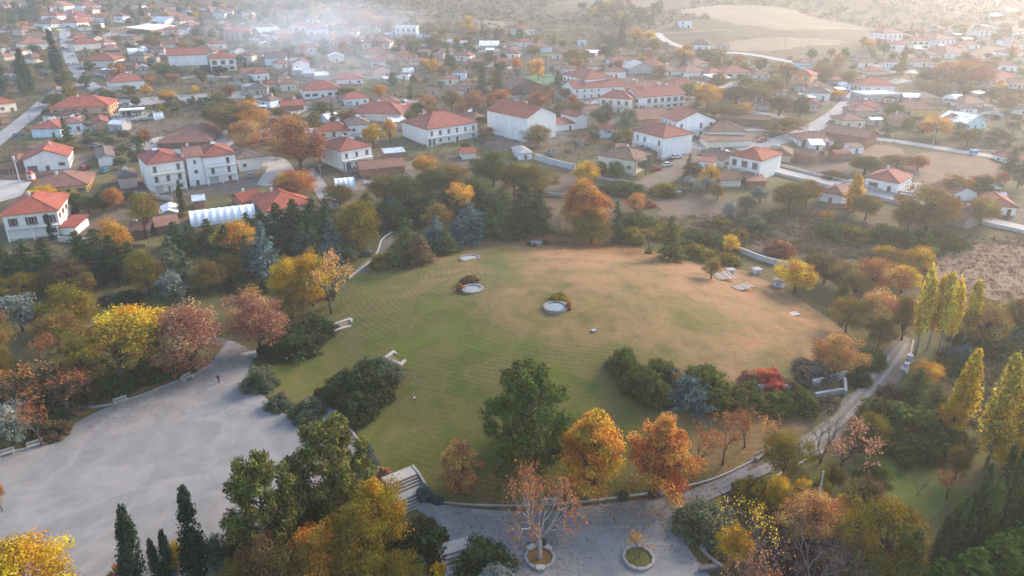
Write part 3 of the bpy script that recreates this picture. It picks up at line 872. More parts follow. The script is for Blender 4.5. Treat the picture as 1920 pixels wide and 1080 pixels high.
ROADPTS = []
def road(name, pts, w, mat, dz=0.16, label=None):
    c = smooth_poly(pxpoly(pts), 2, False)
    L, Rr = [], []
    for k, p_ in enumerate(c):
        d = c[min(k + 1, len(c) - 1)] - c[max(k - 1, 0)]
        d = d / (np.linalg.norm(d) + 1e-9)
        n = np.array([-d[1], d[0]]) * w / 2
        L.append(p_ + n); Rr.append(p_ - n)
    for k in range(len(c) - 1):
        n = max(1, int(np.linalg.norm(c[k + 1] - c[k]) / 3))
        for j in range(n):
            q = c[k] + (c[k + 1] - c[k]) * j / n
            ROADPTS.append((q[0], q[1], w / 2))
    return drape(name, L + Rr[::-1], mat, 5.0 if w > 3 else 3.0, dz)
road('street', [(-40, 290), (20, 246), (62, 212), (98, 180), (120, 162), (152, 158)], 7.5, 'asphalt')
road('street', [(186, 170), (160, 155), (144, 134), (131, 108), (123, 80), (120, 50), (124, 30), (134, 12)], 7.0, 'asphalt', 0.19)
road('lane', [(440, 50), (460, 42), (500, 36)], 5.0, 'asphalt'); road('lane', [(400, 62), (410, 50), (418, 40)], 5.0, 'asphalt')
road('lane', [(430, 145), (370, 142), (340, 148)], 5.0, 'asphalt')
road('lane', [(575, 318), (596, 345), (612, 372), (630, 392)], 5.0, 'asphalt')
road('lane', [(565, 218), (610, 214), (660, 210)], 4.0, 'dirt'); road('lane', [(700, 185), (750, 190), (800, 194)], 5.0, 'asphalt')
road('lane', [(760, 25), (840, 28), (900, 40), (912, 50), (960, 56), (1060, 58)], 4.5, 'dirt')
road('lane', [(1040, 176), (1075, 190), (1100, 198)], 6.0, 'concrete_ground')
road('village_road', [(1700, 150), (1645, 160), (1612, 172), (1588, 196), (1566, 216), (1530, 238), (1490, 256), (1430, 272), (1385, 282)], 8.0, 'asphalt')
road('village_road', [(1250, 262), (1300, 272), (1360, 292), (1430, 314), (1520, 336), (1610, 356), (1700, 378), (1800, 402), (1960, 440)], 6.5, 'concrete_ground', 0.20)
road('dirt_lane', [(1310, 272), (1296, 296), (1268, 316), (1240, 338), (1205, 350)], 9.0, 'dirt')
road('dirt_lane', [(1205, 346), (1150, 342), (1080, 322), (1010, 310)], 4.0, 'dirt', 0.18)
road('hill_road', [(1232, 62), (1246, 76), (1280, 90), (1340, 98), (1400, 100), (1480, 116), (1520, 122)], 6.0, 'concrete_ground')
road('hill_road', [(1232, 64), (1260, 62), (1320, 58), (1370, 56)], 4.5, 'dirt', 0.14)
road('lane', [(1640, 260), (1700, 268), (1790, 283), (1900, 300)], 5.0, 'concrete_ground')
road('lane', [(1850, 110), (1875, 100), (1890, 92)], 6.0, 'asphalt'); road('lane', [(1370, 200), (1420, 212), (1470, 222)], 6.0, 'asphalt')
road('wheel_track', [(1345, 918), (1420, 884), (1500, 842), (1560, 796), (1610, 738), (1660, 680), (1690, 640)], 0.75, 'gravel', 0.27)
road('wheel_track', [(1352, 926), (1428, 890), (1508, 850), (1568, 806), (1622, 748), (1674, 688), (1700, 646)], 0.75, 'gravel', 0.27)
RP = np.array(ROADPTS)

# ------------------------------------------------------------------ stuff nobody could count: hillside scrub, brambles, fallen leaves
def scatter_px(rg, poly, n):
    P = np.array(poly, float)
    x0, y0 = P.min(0); x1, y1 = P.max(0)
    out_ = []
    while len(out_) < n:
        q = np.column_stack([rg.uniform(x0, x1, n), rg.uniform(y0, y1, n)])
        out_ += [tuple(v) for v in q[inside(q, P)]]
    return out_[:n]
def scrub(name, label, pts, size, cols, seed, per=26, mat='leaf', cat='scrub', leaf=0.55, flat=0.7):
    """low bushes merged into one mass; pts are world xy"""
    rg = np.random.default_rng(seed)
    pts = np.array(pts)
    n = len(pts)
    s = rg.uniform(size[0], size[1], n)
    C = np.column_stack([pts, Hn(pts[:, 0], pts[:, 1]) + s * flat * 0.35])
    Rd = np.stack([s, s, s * flat], 1)
    V, F, va, cl = leaf_clumps(rg, C, Rd, rg.random(n), per, leaf, up=0.5)
    f = rg.random(len(F))
    L = np.repeat(s, per)
    V = V.reshape(-1, 4, 3); c_ = V.mean(1, keepdims=True)
    V = c_ + (V - c_) * (0.6 + L[:, None, None] * 0.35)
    o = link(name, mesh_np(name, V.reshape(-1, 3), F, [mat], {'var': va, 'clump': cl}), colr=cols)
    return tag(o, label, cat, None, 'stuff')
rgs = np.random.default_rng(5)
def world_pts(poly, n, rg=rgs):
    """uniform in world space inside a polygon given in photo pixels"""
    W_ = np.array(pxpoly(poly))
    x0, y0 = W_.min(0); x1, y1 = W_.max(0)
    res = []
    while len(res) < n:
        q = np.column_stack([rg.uniform(x0, x1, 4 * n), rg.uniform(y0, y1, 4 * n)])
        res += list(q[inside(q, W_)])
    return np.array(res[:n])
def off_road(P, m=1.5):
    d = np.sqrt(((P[:, None, :] - RP[None, :, :2]) ** 2).sum(2)) - RP[None, :, 2]
    return P[d.min(1) > m]
hillp = world_pts([(-40, 30), (300, 5), (600, 36), (860, 36), (1200, 60), (1290, 36), (1600, 52), (1940, 40), (1960, -30), (-60, -30)], 9500)
hx = np.sin(hillp[:, 0] * 0.021 + hillp[:, 1] * 0.013) + np.sin(hillp[:, 0] * 0.009 - hillp[:, 1] * 0.031)
hf = np.array(pxpoly(FIELDS[4][1]))
hillp = hillp[(hx > -0.9) & ~inside(hillp, hf)]
hillp = off_road(hillp, 3)
k = len(hillp) // 2
scrub('hillside_scrub', 'grey-green scrub covering the hills above the village', hillp[:k], (1.8, 5.0), (0.085, 0.092, 0.045, 1), 3, 24, leaf=0.9)
scrub('hillside_scrub', 'brown and ochre scrub covering the hills above the village', hillp[k:], (1.2, 3.2), (0.20, 0.145, 0.070, 1), 4, 20, leaf=0.8)
bp = off_road(world_pts([(820, 40), (1230, 62), (1300, 100), (1420, 110), (1500, 125), (1380, 130), (1150, 105), (1080, 84), (930, 74), (820, 60)], 1500))
scrub('valley_scrub', 'olive scrub on the slope below the hill road', bp, (0.9, 2.4), (0.15, 0.13, 0.060, 1), 6, 22, leaf=0.7)
bp = off_road(world_pts([(1230, 410), (1500, 385), (1720, 440), (1930, 440), (1960, 600), (1800, 560), (1600, 500), (1450, 490), (1330, 450)], 3200))
scrub('weed_stems', 'brown dried weeds filling the field beyond the lawn', bp, (0.35, 1.0), (0.155, 0.105, 0.065, 1), 7, 16, leaf=0.40)
bp = off_road(world_pts([(1270, 425), (1480, 395), (1700, 440), (1640, 490), (1470, 470), (1340, 450)], 420))
scrub('bramble_patch', 'grey-green brambles on the slope beyond the lawn', bp, (0.9, 2.2), (0.125, 0.110, 0.055, 1), 8, 50, leaf=0.45)
bp = off_road(world_pts([(0, 60), (450, 40), (960, 60), (1500, 130), (1920, 100), (1920, 290), (1500, 260), (1330, 340), (1000, 320), (700, 340), (500, 300), (0, 300)], 9000), 1.0)
scrub('garden_weeds', 'low weeds and hedges scattered through the village gardens', bp, (0.5, 1.7), (0.105, 0.105, 0.040, 1), 9, 18, leaf=0.55)
bp = world_pts([(-40, 700), (120, 680), (330, 690), (360, 700), (250, 735), (120, 790), (100, 830), (-60, 850)], 520)
scrub('undergrowth', 'dark green undergrowth beneath the trees by the plaza', bp, (0.5, 1.3), (0.045, 0.060, 0.022, 1), 11, 40, leaf=0.38)
bp = world_pts([(1380, 930), (1640, 960), (1700, 1080), (1720, 1180), (1400, 1180), (1330, 1040)], 420)
scrub('undergrowth', 'plum-brown undergrowth below the grey lamp mast', bp, (0.5, 1.2), (0.12, 0.085, 0.06, 1), 12, 40, leaf=0.36)
bp = world_pts([(430, 1000), (640, 930), (760, 950), (830, 1050), (830, 1180), (380, 1180)], 420)
scrub('undergrowth', 'dark undergrowth in the grove beside the stairs', bp, (0.5, 1.2), (0.045, 0.055, 0.02, 1), 13, 40, leaf=0.36)
bp = world_pts([(1750, 640), (1930, 590), (1960, 840), (1800, 850), (1760, 760)], 500)
scrub('undergrowth', 'dull green undergrowth among the poplars', bp, (0.5, 1.3), (0.075, 0.072, 0.03, 1), 14, 36, leaf=0.38)
bp = world_pts([(-40, 500), (250, 500), (520, 455), (700, 430), (680, 470), (540, 545), (380, 560), (200, 520), (0, 560)], 320)
scrub('undergrowth', 'deep green undergrowth between the conifers and the side lawn', bp, (0.5, 1.4), (0.035, 0.048, 0.02, 1), 15, 40, leaf=0.38)
def fallen(label, centers, n, cols, seed):
    rg = np.random.default_rng(seed)
    P = []
    for (a, b, r) in centers:
        c = G(a, b)
        q = rg.normal(size=(n, 2)) * r * 0.55 + np.array([c.x, c.y])
        P.append(q)
    P = np.concatenate(P)
    P3 = np.column_stack([P, Hn(P[:, 0], P[:, 1]) + 0.26])
    Nn = nrm(rg.normal(size=P3.shape) * 0.35 + np.array([0, 0, 1.0])); T = rg.normal(size=P3.shape)
    T = nrm(T - Nn * np.sum(T * Nn, 1, keepdims=True))
    L = rg.uniform(0.14, 0.30, len(P3))
    V, F = rhombi(P3, Nn, T, L, L * 0.7)
    tag(link('fallen_leaves', mesh_np('fallen_leaves', V, F, ['leaf'], {'var': rg.random(len(F)), 'clump': rg.random(len(F))}), colr=cols), label, 'leaves', None, 'stuff')
fallen('gold leaves fallen below the two gold plane trees', [(1115, 938, 8), (1230, 930, 8), (1180, 948, 7), (1290, 925, 6)], 650, (0.40, 0.19, 0.04, 1), 21)
fallen('rust leaves fallen round the white-limbed tree', [(1000, 970, 8), (1010, 1040, 6), (930, 985, 8), (865, 925, 6)], 420, (0.28, 0.12, 0.05, 1), 22)
fallen('pink-brown leaves blown along the plaza rim', [(400, 690, 8), (440, 665, 7), (300, 730, 8), (200, 765, 8), (480, 655, 6)], 480, (0.26, 0.14, 0.07, 1), 23)
fallen('orange leaves fallen on the back of the lawn', [(1095, 455, 10), (1060, 465, 10), (1150, 468, 10), (1220, 480, 10), (1000, 448, 9)], 1500, (0.40, 0.15, 0.05, 1), 24)
fallen('brown leaves fallen beside the lower path', [(1350, 900, 7), (1430, 870, 7), (1300, 960, 6), (1310, 1030, 5), (1330, 870, 7)], 320, (0.24, 0.12, 0.05, 1), 25)

# ------------------------------------------------------------------ houses
WALLC = {'white': (0.79, 0.79, 0.785), 'cream': (0.74, 0.68, 0.57), 'pink': (0.60, 0.44, 0.36), 'pale blue': (0.58, 0.72, 0.82), 'yellow': (0.66, 0.46, 0.14), 'orange': (0.68, 0.33, 0.12), 'brick': (0.34, 0.17, 0.11), 'grey': (0.42, 0.40, 0.38),
         'tan': (0.50, 0.31, 0.19), 'stone': (0.44, 0.37, 0.30), 'brown': (0.20, 0.13, 0.09), 'blue': (0.14, 0.26, 0.40), 'timber': (0.33, 0.27, 0.23)}
ROOFC = {'red': (0.33, 0.112, 0.082), 'bright red': (0.40, 0.112, 0.070), 'faded red': (0.31, 0.155, 0.118), 'brown': (0.21, 0.125, 0.09), 'grey-brown': (0.20, 0.155, 0.13), 'grey': (0.36, 0.36, 0.36), 'white': (0.68, 0.69, 0.70), 'blue-grey': (0.40, 0.50, 0.58), 'rust': (0.30, 0.16, 0.11)}
def win_mesh(name, w, h, shut=None):
    mb = MB()
    f, d = 0.10, 0.10
    for a in (-1, 1):
        mb.box((a * (w / 2 - f / 2), 0, 0), (f, d, h), 0)
        mb.box((0, 0, a * (h / 2 - f / 2)), (w - 2 * f, d, f), 0)
    mb.box((0, 0.0, 0), (0.05, d * 0.7, h - 2 * f), 0)
    mb.box((0, -0.04, -h / 2 - 0.05), (w + 0.2, d + 0.12, 0.07), 0)
    if shut:
        for a in (-1, 1):
            mb.box((a * (w / 2 + w * 0.22), -0.01, 0), (w * 0.40, 0.06, h), 1)
    return mb.mesh(name, ['paint', 'shutter'])
m_, t_, o_ = nodes('shutter')
principled(t_, o_, (0.16, 0.075, 0.045), 0.6)
m_, t_, o_ = nodes('green_shutter')
principled(t_, o_, (0.05, 0.12, 0.10), 0.6)
WIN = {'plain': win_mesh('window_plain', 1.25, 1.4), 'shut': win_mesh('window_shuttered', 1.25, 1.4, True), 'tall': win_mesh('window_tall', 1.3, 2.25), 'tallshut': win_mesh('window_tall_shuttered', 1.3, 2.25, True), 'slot': win_mesh('window_slot', 1.5, 0.6)}
WH = {'plain': (1.25, 1.4), 'shut': (1.25, 1.4), 'tall': (1.3, 2.25), 'tallshut': (1.3, 2.25), 'slot': (1.5, 0.6)}
PANE = {k: MB().box((0, 0.035, 0), (v[0] - 0.15, 0.04, v[1] - 0.15)).mesh('pane_' + k, ['glass']) for k, v in WH.items()}
def door_mesh():
    mb = MB()
    for a in (-1, 1):
        mb.box((a * 0.56, 0, 0), (0.12, 0.12, 2.2), 0)
    mb.box((0, 0, 1.04), (1.0, 0.12, 0.12), 0)
    mb.box((0, 0.02, -0.06), (1.0, 0.06, 2.08), 1)
    mb.box((0.36, -0.04, -0.1), (0.06, 0.08, 0.16), 0)
    return mb.mesh('door', ['paint', 'shutter'])
DOOR = door_mesh()
GARAGE = MB().box((0, 0.0, 0), (2.7, 0.06, 2.4)).box((-1.4, -0.02, 0.05), (0.12, 0.10, 2.5)).box((1.4, -0.02, 0.05), (0.12, 0.10, 2.5)).box((0, -0.02, 1.28), (2.9, 0.10, 0.14)).box((0, -0.04, 0.4), (2.6, 0.04, 0.05)).box((0, -0.04, -0.4), (2.6, 0.04, 0.05)).mesh('garage_door', ['paint'])
CHIM = MB().box((0, 0, 0.3), (0.7, 0.6, 2.0)).box((0, 0, 1.36), (0.9, 0.8, 0.12)).box((0, 0, 1.52), (0.5, 0.4, 0.2)).mesh('chimney', ['plaster'])
def roof_mesh(kind, w, d, rise, th=0.20, mat='roof_tile'):
    mb = MB()
    x, y = w / 2, d / 2
    if kind == 'flat':
        mb.box((0, 0, th / 2), (w - 0.6, d - 0.6, th + 0.1))
        for a in (-1, 1):
            mb.box((a * (x - 0.4), 0, 0.35), (0.25, d - 0.6, 0.55)); mb.box((0, a * (y - 0.4), 0.35), (w - 1.1, 0.25, 0.55))
        return mb.mesh('roof', [mat])
    if kind == 'mono':
        P = [(-x, -y, 0), (x, -y, 0), (x, y, rise), (-x, y, rise)]
        top = [P]
    elif kind == 'gx':                                # ridge along the width
        top = [[(-x, -y, 0), (x, -y, 0), (x, 0, rise), (-x, 0, rise)], [(x, y, 0), (-x, y, 0), (-x, 0, rise), (x, 0, rise)]]
    elif kind == 'gy':                                # ridge runs back, gable to the front
        top = [[(-x, y, 0), (-x, -y, 0), (0, -y, rise), (0, y, rise)], [(x, -y, 0), (x, y, 0), (0, y, rise), (0, -y, rise)]]
    else:                                             # hip
        if w >= d:
            a, b = (-(x - y * 0.92), 0, rise), ((x - y * 0.92), 0, rise)
            top = [[(-x, -y, 0), (x, -y, 0), b, a], [(x, y, 0), (-x, y, 0), a, b], [(-x, y, 0), (-x, -y, 0), a], [(x, -y, 0), (x, y, 0), b]]
        else:
            a, b = (0, -(y - x * 0.92), rise), (0, (y - x * 0.92), rise)
            top = [[(-x, -y, 0), (x, -y, 0), a], [(x, y, 0), (-x, y, 0), b], [(-x, y, 0), (-x, -y, 0), a, b], [(x, -y, 0), (x, y, 0), b, a]]
    for f in top:
        mb.poly([(p[0], p[1], p[2] + th) for p in f])
        mb.poly([(p[0], p[1], p[2]) for p in reversed(f)])
    edges = {}
    for f in top:
        for k in range(len(f)):
            e = (f[k], f[(k + 1) % len(f)])
            if (e[1], e[0]) in edges: edges.pop((e[1], e[0]))
            else: edges[e] = 1
    for a, b in edges:
        mb.poly([a, b, (b[0], b[1], b[2] + th), (a[0], a[1], a[2] + th)])
    return mb.mesh('roof', [mat])
def ridge_mesh(kind, w, d, rise, th=0.20):
    x, y = w / 2, d / 2
    if kind == 'gx': seg = [((-x, 0, rise), (x, 0, rise))]
    elif kind == 'gy': seg = [((0, -y, rise), (0, y, rise))]
    elif kind == 'hip':
        if w >= d: a, b = (-(x - y * 0.92), 0, rise), ((x - y * 0.92), 0, rise); cs = [((-x, -y, 0), a), ((-x, y, 0), a), ((x, -y, 0), b), ((x, y, 0), b)]
        else: a, b = (0, -(y - x * 0.92), rise), (0, (y - x * 0.92), rise); cs = [((-x, -y, 0), a), ((x, -y, 0), a), ((-x, y, 0), b), ((x, y, 0), b)]
        seg = [(a, b)] + cs
    else: return None
    mb = MB()
    for a, b in seg:
        if (Vector(a) - Vector(b)).length < 0.05: continue
        mb.tube([(a[0], a[1], a[2] + th), (b[0], b[1], b[2] + th)], [0.17, 0.17], 5)
    return mb.mesh('ridge_tiles', ['roof_tile'])
FOOT = []
_hl = 0
def house(xl, yl, xr, yr, hpx, dep=None, roof='hip', wall='white', rc='red', fl='', label=None, cat='house', name='house', pitch=0.42):
    """front eave corners in the photo and wall height in pixels give place, size and heading"""
    global _hl
    _hl += 1
    rg = random.Random(_hl)
    pl = G(xl, yl + hpx)
    ze = top_z(pl, yl)
    pl = on_plane(xl, yl, ze); pr = on_plane(xr, yr, ze)
    u = pr - pl; u.z = 0
    w = u.length
    yaw = math.atan2(u.y, u.x)
    n = Vector((-math.sin(yaw), math.cos(yaw), 0))
    dep = dep * 1.25 if dep else min(max(0.92 * w, 7.5), 19.0)
    c = (pl + pr) / 2 + n * dep / 2
    o = 0.55
    ww, dd = w - 2 * o, dep - 2 * o
    cs = [c + u.normalized() * a * ww / 2 + n * b * dd / 2 for a in (-1, 1) for b in (-1, 1)]
    gz = [H(q.x, q.y) for q in cs]
    zb = (gz[0] + gz[2]) / 2                       # ground at the front
    he = ze - zb
    if he < 2.2: he = 2.2 if hpx < 6 else max(he, 2.4)
    rise = pitch * min(w, dep) / 2
    if roof == 'gy': rise = pitch * w / 2
    if roof == 'gx': rise = pitch * dep / 2
    if roof == 'mono': rise = 0.12 * dep
    root = bpy.data.objects.new(name, None)
    col.objects.link(root)
    root.location = (c.x, c.y, zb)
    root.rotation_euler = (0, 0, yaw)
    FOOT.append((c.x, c.y, math.hypot(w, dep) / 2 * 0.85))
    base = zb - min(gz) + 0.8
    mb = MB()
    mb.box((0, 0, (he - base) / 2), (ww, dd, he + base))
    if roof in ('gx', 'gy'):
        r2 = rise * (dd / dep if roof == 'gx' else ww / w)
        for a in (-1, 1):
            if roof == 'gx': pts = [(a * (ww / 2 - 0.01), -dd / 2, he), (a * (ww / 2 - 0.01), dd / 2, he), (a * (ww / 2 - 0.01), 0, he + r2)]
            else: pts = [(-ww / 2, a * (dd / 2 - 0.01), he), (ww / 2, a * (dd / 2 - 0.01), he), (0, a * (dd / 2 - 0.01), he + r2)]
            if (a > 0) != (roof == 'gx'): pts = pts[::-1]
            mb.poly(pts)
    big = hpx >= 15
    wc = WALLC[wall]
    j = rg.uniform(0.92, 1.05)
    ti = rg.random()
    wc = (wc[0] * j, wc[1] * j * (1 - 0.035 * ti), wc[2] * j * (1 - 0.10 * ti))
    link('wall', mb.mesh('house_wall', ['plaster']), root, colr=wc)
    if hpx >= 14 and 'P' not in fl:
        link('plinth', MB().box((0, 0, (0.45 - base) / 2), (ww + 0.12, dd + 0.12, 0.45 + base)).mesh('plinth', ['plaster']), root, colr=tuple(v * 0.6 for v in wc))
    rcol = ROOFC[rc]
    j = rg.uniform(0.86, 1.12)
    rcol = tuple(v * j for v in rcol)
    metal = rc in ('white', 'blue-grey', 'grey')
    rf = link('roof', roof_mesh(roof, w, dep, rise, 0.2, 'roof_metal' if metal and roof != 'flat' else 'plaster' if roof == 'flat' else 'roof_tile'), root, (0, 0, he), colr=rcol)
    if not metal and roof in ('hip', 'gx', 'gy') and hpx >= 7:
        rm = ridge_mesh(roof, w, dep, rise)
        link('ridge_tiles', rm, rf, colr=tuple(min(1, v * 1.25) for v in rcol))
    if roof in ('hip', 'gx', 'gy') and not metal and ('c' in fl or rg.random() < 0.45) and hpx >= 6:
        link('chimney', CHIM, rf, (rg.uniform(-0.25, 0.25) * w, rg.uniform(-0.1, 0.25) * dep, rise * 0.75), colr=(0.6, 0.55, 0.5))
    if 'h' in fl or (not metal and roof == 'hip' and hpx >= 8 and rg.random() < 0.3):                                    # rooftop water heater
        hb = MB().box((0, 0, 0.5), (1.6, 1.0, 0.08)).box((-0.6, 0.3, 0.25), (0.06, 0.06, 0.5)).box((0.6, 0.3, 0.25), (0.06, 0.06, 0.5)).tube([(-0.8, 0.55, 0.75), (0.8, 0.55, 0.75)], [0.28, 0.28], 8)
        link('water_heater', hb.mesh('water_heater', ['paint']), rf, (rg.uniform(-0.2, 0.2) * w, 0, rise * 0.95), colr=(0.62, 0.68, 0.74))
    # openings
    nf = max(1, int(round(he / 3.5)))
    fh = he / nf
    shut = 's' in fl or rg.random() < 0.35
    if nf >= 2 and 'b' not in fl and 'n' not in fl and rg.random() < 0.55: fl += 'b'
    wsx, wsz = rg.uniform(0.85, 1.35), rg.uniform(0.85, 1.1)
    side = 1 if c.x < -15 else -1                   # the side wall that looks towards the middle of the park
    wcol = (0.62, 0.60, 0.57) if not shut else (0.45, 0.33, 0.25)
    if 'n' not in fl:
        for face in ('front', 'side'):
            Lf = ww if face == 'front' else dd
            nc = max(1, int(Lf / (3.6 if big else 4.4)))
            if hpx < 6: nc = min(nc, 2)
            if hpx < 10: nc = min(nc, 4)
            for q in range(nf):
                for k in range(nc):
                    if rg.random() < (0.10 if big else 0.2) : continue
                    a = -Lf / 2 + Lf * (k + 0.5) / nc
                    z0 = fh * q
                    isdoor = face == 'front' and q == 0 and k == nc // 2 and hpx >= 8
                    key = 'shut' if shut else 'plain'
                    if 'b' in fl and q >= 1 and face == 'front': key = 'tallshut' if shut else 'tall'
                    if face == 'front': l_, rz = (a, -dd / 2 - 0.05, 0), 0.0
                    else: l_, rz = (side * (ww / 2 + 0.05), a, 0), math.pi / 2 * side
                    s = min(1.0, (fh - 0.5) / 2.6)
                    if face == 'front' and q == 0 and k == 0 and ww > 10 and hpx >= 11 and rg.random() < 0.5:
                        link('garage_door', GARAGE, root, (l_[0], l_[1], z0 + 1.2), rz, colr=rg.choice([(0.16, 0.12, 0.10), (0.42, 0.42, 0.42), (0.10, 0.14, 0.16)]))
                    elif isdoor:
                        link('door', DOOR, root, (l_[0], l_[1], z0 + 1.15), rz, colr=wcol)
                    else:
                        hh = 0.5 if 'tall' not in key else 0.42
                        wo = link('window', WIN[key], root, (l_[0], l_[1], z0 + fh * hh), rz, (s * wsx * rg.uniform(0.8, 1.1), 1, s * wsz), wcol)
                        if hpx >= 8:
                            link('pane', PANE[key], wo)
    if 'b' in fl and nf >= 2:
        for q in range(1, nf):
            bl = link('balcony', MB().box((0, 0, 0), (ww * 0.96, 1.5, 0.18)).mesh('balcony', ['plaster']), root, (0, -dd / 2 - 0.75, fh * q), colr=wc)
            rb = MB()
            rb.box((0, -0.70, 1.0), (ww * 0.96, 0.06, 0.06))
            for a in (-1, 1):
                rb.box((a * ww * 0.477, 0, 1.0), (0.06, 1.4, 0.06))
            nb = int(ww / 0.55)
            for k in range(nb + 1):
                rb.box((-ww * 0.477 + ww * 0.954 * k / nb, -0.70, 0.54), (0.04, 0.04, 0.90))
            link('railing', rb.mesh('railing', ['paint']), bl, colr=(0.30, 0.42, 0.42) if 'g' in fl else (0.25, 0.28, 0.32))
            for a in (-1, 0, 1):
                if q == 1: link('post', MB().box((0, 0, 0), (0.28, 0.28, fh)).mesh('post', ['plaster']), root, (a * ww * 0.45, -dd / 2 - 1.30, fh / 2 - 0.1), colr=wc)
    if label is None:
        st = {1: 'single-storey', 2: 'two-storey'}.get(nf, 'three-storey')
        rn = {'gx': 'gabled', 'gy': 'gable-fronted', 'flat': 'flat', 'mono': 'lean-to', 'hip': 'hipped'}[roof]
        sz = 'small ' if w < 10 else 'long ' if w > 22 else ''
        label = f"{sz}{wall} {st} {cat}, {rc} {rn} roof, near {place_of(c)}"
    tag(root, label, cat, f"{wall} {cat}s with {rc} roofs")
    return root

W_, C_, P_, B_ = 'white', 'cream', 'pink', 'pale blue'
# near houses behind the park
house(-2, 407, 110, 396, 48, 15, 'hip', W_, 'bright red', 'bsc', 'big white two-storey house with bright red hipped roof and ivy on its corner')
house(109, 428, 143, 427, 16, 7, 'mono', W_, 'bright red', 'n', 'low white annex with red lean-to roof beside the ivy-clad house', 'annex', 'annex')
house(39, 302, 130, 294, 26, 13, 'gy', W_, 'bright red', 'bsc', 'white chalet with broad red gable roof and timber gable')
house(-10, 319, 46, 317, 12, 12, 'hip', 'brown', 'brown', '', 'dark brown tavern with wide low roof beside the chalet')
house(180, 299, 217, 295, 17, 16, 'gy', W_, 'grey-brown', 'n', 'white barn with long grey-brown gable roof')
house(62, 356, 165, 347, 18, 13, 'hip', 'yellow', 'faded red', 'sc', 'yellow bungalow with weathered red hipped roof and brick chimney')
house(220, 336, 259, 331, 22, 9, 'hip', P_, 'grey-brown', 'n', 'small salmon-walled store with dark hipped roof', 'shed', 'shed')
house(274, 310, 347, 300, 58, 14, 'hip', W_, 'red', 'b', 'left wing of the twin-winged white apartment block')
house(377, 297, 444, 289, 52, 14, 'hip', W_, 'red', 'b', 'right wing of the twin-winged white apartment block')
house(345, 297, 382, 293, 56, 9, 'gx', W_, 'faded red', 'c', 'recessed middle bay joining the two white apartment wings')
house(444, 300, 492, 294, 26, 10, 'hip', W_, 'grey-brown', 'b', 'white and brick house hung with laundry beside the apartment block')
house(240, 441, 282, 438, 10, 6, 'gx', 'brown', 'brown', 'n', 'low brown-tiled shed behind the conifers', 'shed', 'shed')
house(290, 431, 338, 424, 12, 6, 'mono', 'brown', 'rust', 'n', 'rust-roofed lean-to shed beside the metal-roofed hut', 'shed', 'shed')
house(298, 409, 335, 405, 9, 7, 'gy', 'grey', 'white', 'n', 'grey hut with pale metal gable roof behind a golden tree', 'shed', 'shed')
house(360, 381, 386, 378, 12, 4, 'mono', 'brick', 'blue-grey', 'n', 'brick coop with pale blue tin roof on the slope', 'shed', 'shed')
house(455, 388, 497, 378, 8, 7, 'gx', 'brick', 'bright red', 'n', 'low red-tiled shed at the end of the polytunnel', 'shed', 'shed')
house(500, 398, 592, 380, 20, 14, 'hip', P_, 'bright red', 'c', 'pink house with big bright red pyramid roof behind dark conifers')
house(638, 285, 700, 274, 38, 13, 'hip', W_, 'red', 'bg', 'white house with balcony and red hipped roof above the lane')
house(674, 320, 762, 312, 16, 8, 'gx', 'brick', 'rust', 'n', 'ruined brick barn with bare rafters and rusty roof', 'barn', 'barn')
house(717, 369, 737, 374, 10, 4, 'mono', 'blue', 'grey', 'n', 'tiny blue hut with grey tin roof in the thicket', 'hut', 'hut')
house(865, 295, 895, 293, 6, 5, 'gx', W_, 'bright red', 'n', 'small red-roofed shelter in the thicket', 'shelter', 'shelter')
house(972, 289, 1001, 287, 14, 9, 'hip', W_, 'grey', '', 'small white house with grey roof behind the long garden wall')
house(1118, 291, 1190, 303, 24, 11, 'hip', C_, 'brown', 's', 'cream bungalow with brown hipped roof beside the dirt lane')
house(1365, 291, 1428, 303, 36, 13, 'hip', W_, 'bright red', 'bs', 'white two-storey house with bright red roof beside the dirt lane')
house(1355, 304, 1391, 297, 12, 9, 'gy', W_, 'brown', '', 'white gable-fronted cottage with brown roof by the dirt lane')
house(1350, 339, 1394, 338, 14, 8, 'gx', C_, 'rust', 'n', 'beige shed with patched rusty roof below the white house', 'shed', 'shed')
house(1400, 346, 1440, 346, 8, 7, 'mono', 'brick', 'rust', 'n', 'low tin-roofed sheepfold below the white house', 'shed', 'shed')
house(1222, 291, 1241, 287, 12, 8, 'mono', 'brick', 'brown', 'n', 'brick lean-to with blue gate beside the dirt lane', 'shed', 'shed')
house(1620, 333, 1687, 345, 18, 12, 'hip', W_, 'red', 'sc', 'white bungalow with brown shutters on a pale terrace')
house(1534, 359, 1582, 369, 18, 10, 'hip', W_, 'faded red', '', 'white cottage with faded red roof half hidden by bushes')
house(1440, 289, 1486, 293, 12, 10, 'hip', 'stone', 'brown', '', 'stone farmhouse with brown roof beside the village road')
house(1486, 290, 1528, 298, 9, 7, 'gx', 'brick', 'rust', 'n', 'long rust-roofed stable beside the stone farmhouse', 'stable', 'stable')
house(1758, 398, 1814, 413, 18, 7, 'gx', 'timber', 'brown', 'n', 'long timber-walled shed with brown roof and pale blue end', 'shed', 'shed')
house(1788, 365, 1838, 363, 15, 9, 'gy', W_, 'red', '', 'white gable-fronted garage with red roof beside the road', 'garage', 'garage')
house(1853, 386, 1912, 391, 16, 12, 'hip', W_, 'red', '', 'white bungalow with wide red roof beyond the yellow tree')
house(1850, 352, 1885, 350, 6, 7, 'hip', W_, 'bright red', 'n', 'small red-roofed outbuilding behind the bungalow', 'shed', 'shed')
house(1908, 302, 1935, 300, 12, 9, 'hip', W_, 'red', '')
